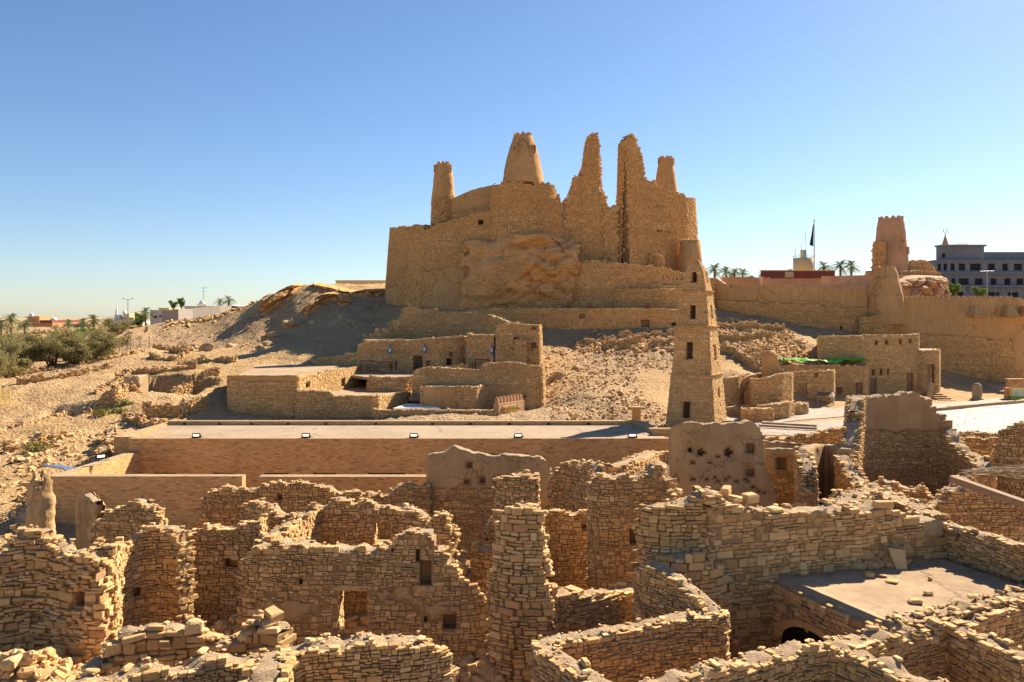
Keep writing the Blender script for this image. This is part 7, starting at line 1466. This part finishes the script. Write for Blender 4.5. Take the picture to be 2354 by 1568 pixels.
for i in range(10): m = MB(); a = PX(2180+18*i, yb-1.8); m.tube([(a, yb-1.8, zg), (a, yb-1.8, fz(660))], .06, 4, 0); m.build('scaffold_pole', [M_METAL], r)
m = MB()
for i in range(5): a = PX(2205+6*i, yb); m.tube([(a, yb+2, fz(562)), (a+.6, yb+2, fz(557)), (a+.3, yb+2, fz(562))], .05, 4, 0)
m.tube([(PX(2205, yb), yb+2, fz(557.5)), (PX(2232, yb), yb+2, fz(556.5))], .05, 4, 0); m.build('roof_frame', [M_METAL], r)
# minaret spire
r = empty('mosque_spire', (PX(2172, 230), 230, PZ(600, 230))); tag(r, 'slim pink minaret spire topped with a crescent', 'minaret'); k = 230/F; m = MB(); m.lathe([(1.25, -5), (1.25, 30*k), (1.05, 33*k), (.15, 58*k)], 0, 0, 12, 0); m.build('spire', [M_PLAS3], r)
m = MB(); m.tube([(0, 0, 57*k), (0, 0, 66*k)], .08, 6, 0); m.lathe([(.05, 59*k), (.3, 60.5*k), (.05, 62*k)], 0, 0, 8, 0); m.tube([(.55*math.sin(a), 0, 70*k-.55*math.cos(a)) for a in np.linspace(-2.5, 2.5, 20)], .1, 5, 0); m.build('crescent', [M_METAL], r)
r = empty('street_lamp', (PX(2268, 185), 185, 2)); tag(r, 'street lamp in front of the unfinished building', 'street lamp'); m = MB(); h_ = PZ(624, 185)-2; m.tube([(0, 0, 0), (0, 0, h_)], .1, 6, 0); m.build('pole', [M_METAL], r); m = MB(); m.tube([(-1.6, 0, h_), (1.6, 0, h_+.1)], .06, 5, 0); m.build('lamp_arm', [M_METAL], r)
# ================================================================= CAMERA, SUN, SKY
SUN_AZ, SUN_EL = 45.0, 38.0       # azimuth measured from +Y (into the picture) towards +X (right)
cam = bpy.data.cameras.new('Camera'); co = bpy.data.objects.new('Camera', cam); col.objects.link(co)
co.location = (0, 0, H); co.rotation_euler = (R(90), 0, 0)
cam.sensor_width = 36; cam.lens = F/2353*36; cam.shift_y = -(784-HY)/2353; cam.clip_end = 30000; cam.clip_start = .5
sc.camera = co
L = bpy.data.lights.new('Sun', 'SUN'); L.energy = 3.65; L.angle = R(.53); L.color = (1, .86, .68)
lo = bpy.data.objects.new('Sun', L); col.objects.link(lo)
lo.rotation_euler = (R(90-SUN_EL), 0, R(180-SUN_AZ))
w = bpy.data.worlds.new('World'); sc.world = w; w.use_nodes = True; nt = w.node_tree; nt.nodes.clear()
sk = nt.nodes.new('ShaderNodeTexSky'); sk.sky_type = 'NISHITA'; sk.sun_disc = False
sk.sun_elevation = R(SUN_EL); sk.sun_rotation = R(SUN_AZ); sk.altitude = 600; sk.air_density = 1.0; sk.dust_density = .5; sk.ozone_density = 3.
hs = nt.nodes.new('ShaderNodeHueSaturation'); hs.inputs['Saturation'].default_value = 1.08; hs.inputs['Value'].default_value = .85
bg = nt.nodes.new('ShaderNodeBackground'); bg.inputs[1].default_value = 0.0505; wo = nt.nodes.new('ShaderNodeOutputWorld')
nt.links.new(sk.outputs[0], hs.inputs['Color']); wb = nt.nodes.new('ShaderNodeMix'); wb.data_type = 'RGBA'; wb.blend_type = 'MULTIPLY'; wb.inputs[0].default_value = 1; wb.inputs[7].default_value = (.95, .955, 1.0, 1)   # white balance
nt.links.new(hs.outputs[0], wb.inputs[6]); nt.links.new(wb.outputs[2], bg.inputs[0]); nt.links.new(bg.outputs[0], wo.inputs[0])
sc.view_settings.view_transform = 'Standard'; sc.view_settings.look = 'None'; sc.view_settings.exposure = 1.76; sc.view_settings.gamma = 1
sc.cycles.max_bounces = 10; sc.cycles.diffuse_bounces = 8

# ================================================================= origins: every thing's origin sits at its own base
from mathutils import Matrix, Vector
for o in list(sc.objects):
    if o.parent is not None or o.type not in ('EMPTY', 'MESH') or o.get('kind') == 'structure' or tuple(o.location) != (0, 0, 0): continue
    ms = [o] if o.type == 'MESH' else [c_ for c_ in o.children if c_.type == 'MESH']
    if not ms or any(m_.data.users > 1 for m_ in ms): continue
    co_ = [v for m_ in ms for v in m_.bound_box]; lo_ = [min(v[i] for v in co_) for i in range(3)]; hi_ = [max(v[i] for v in co_) for i in range(3)]
    B_ = Vector(((lo_[0]+hi_[0])/2, (lo_[1]+hi_[1])/2, lo_[2]))
    if o.type == 'MESH':
        o.data.transform(Matrix.Translation(-B_)); o.location = B_
        for c_ in o.children: c_.location = c_.location-B_
    else:
        o.location = B_
        for c_ in o.children: c_.location = c_.location-B_
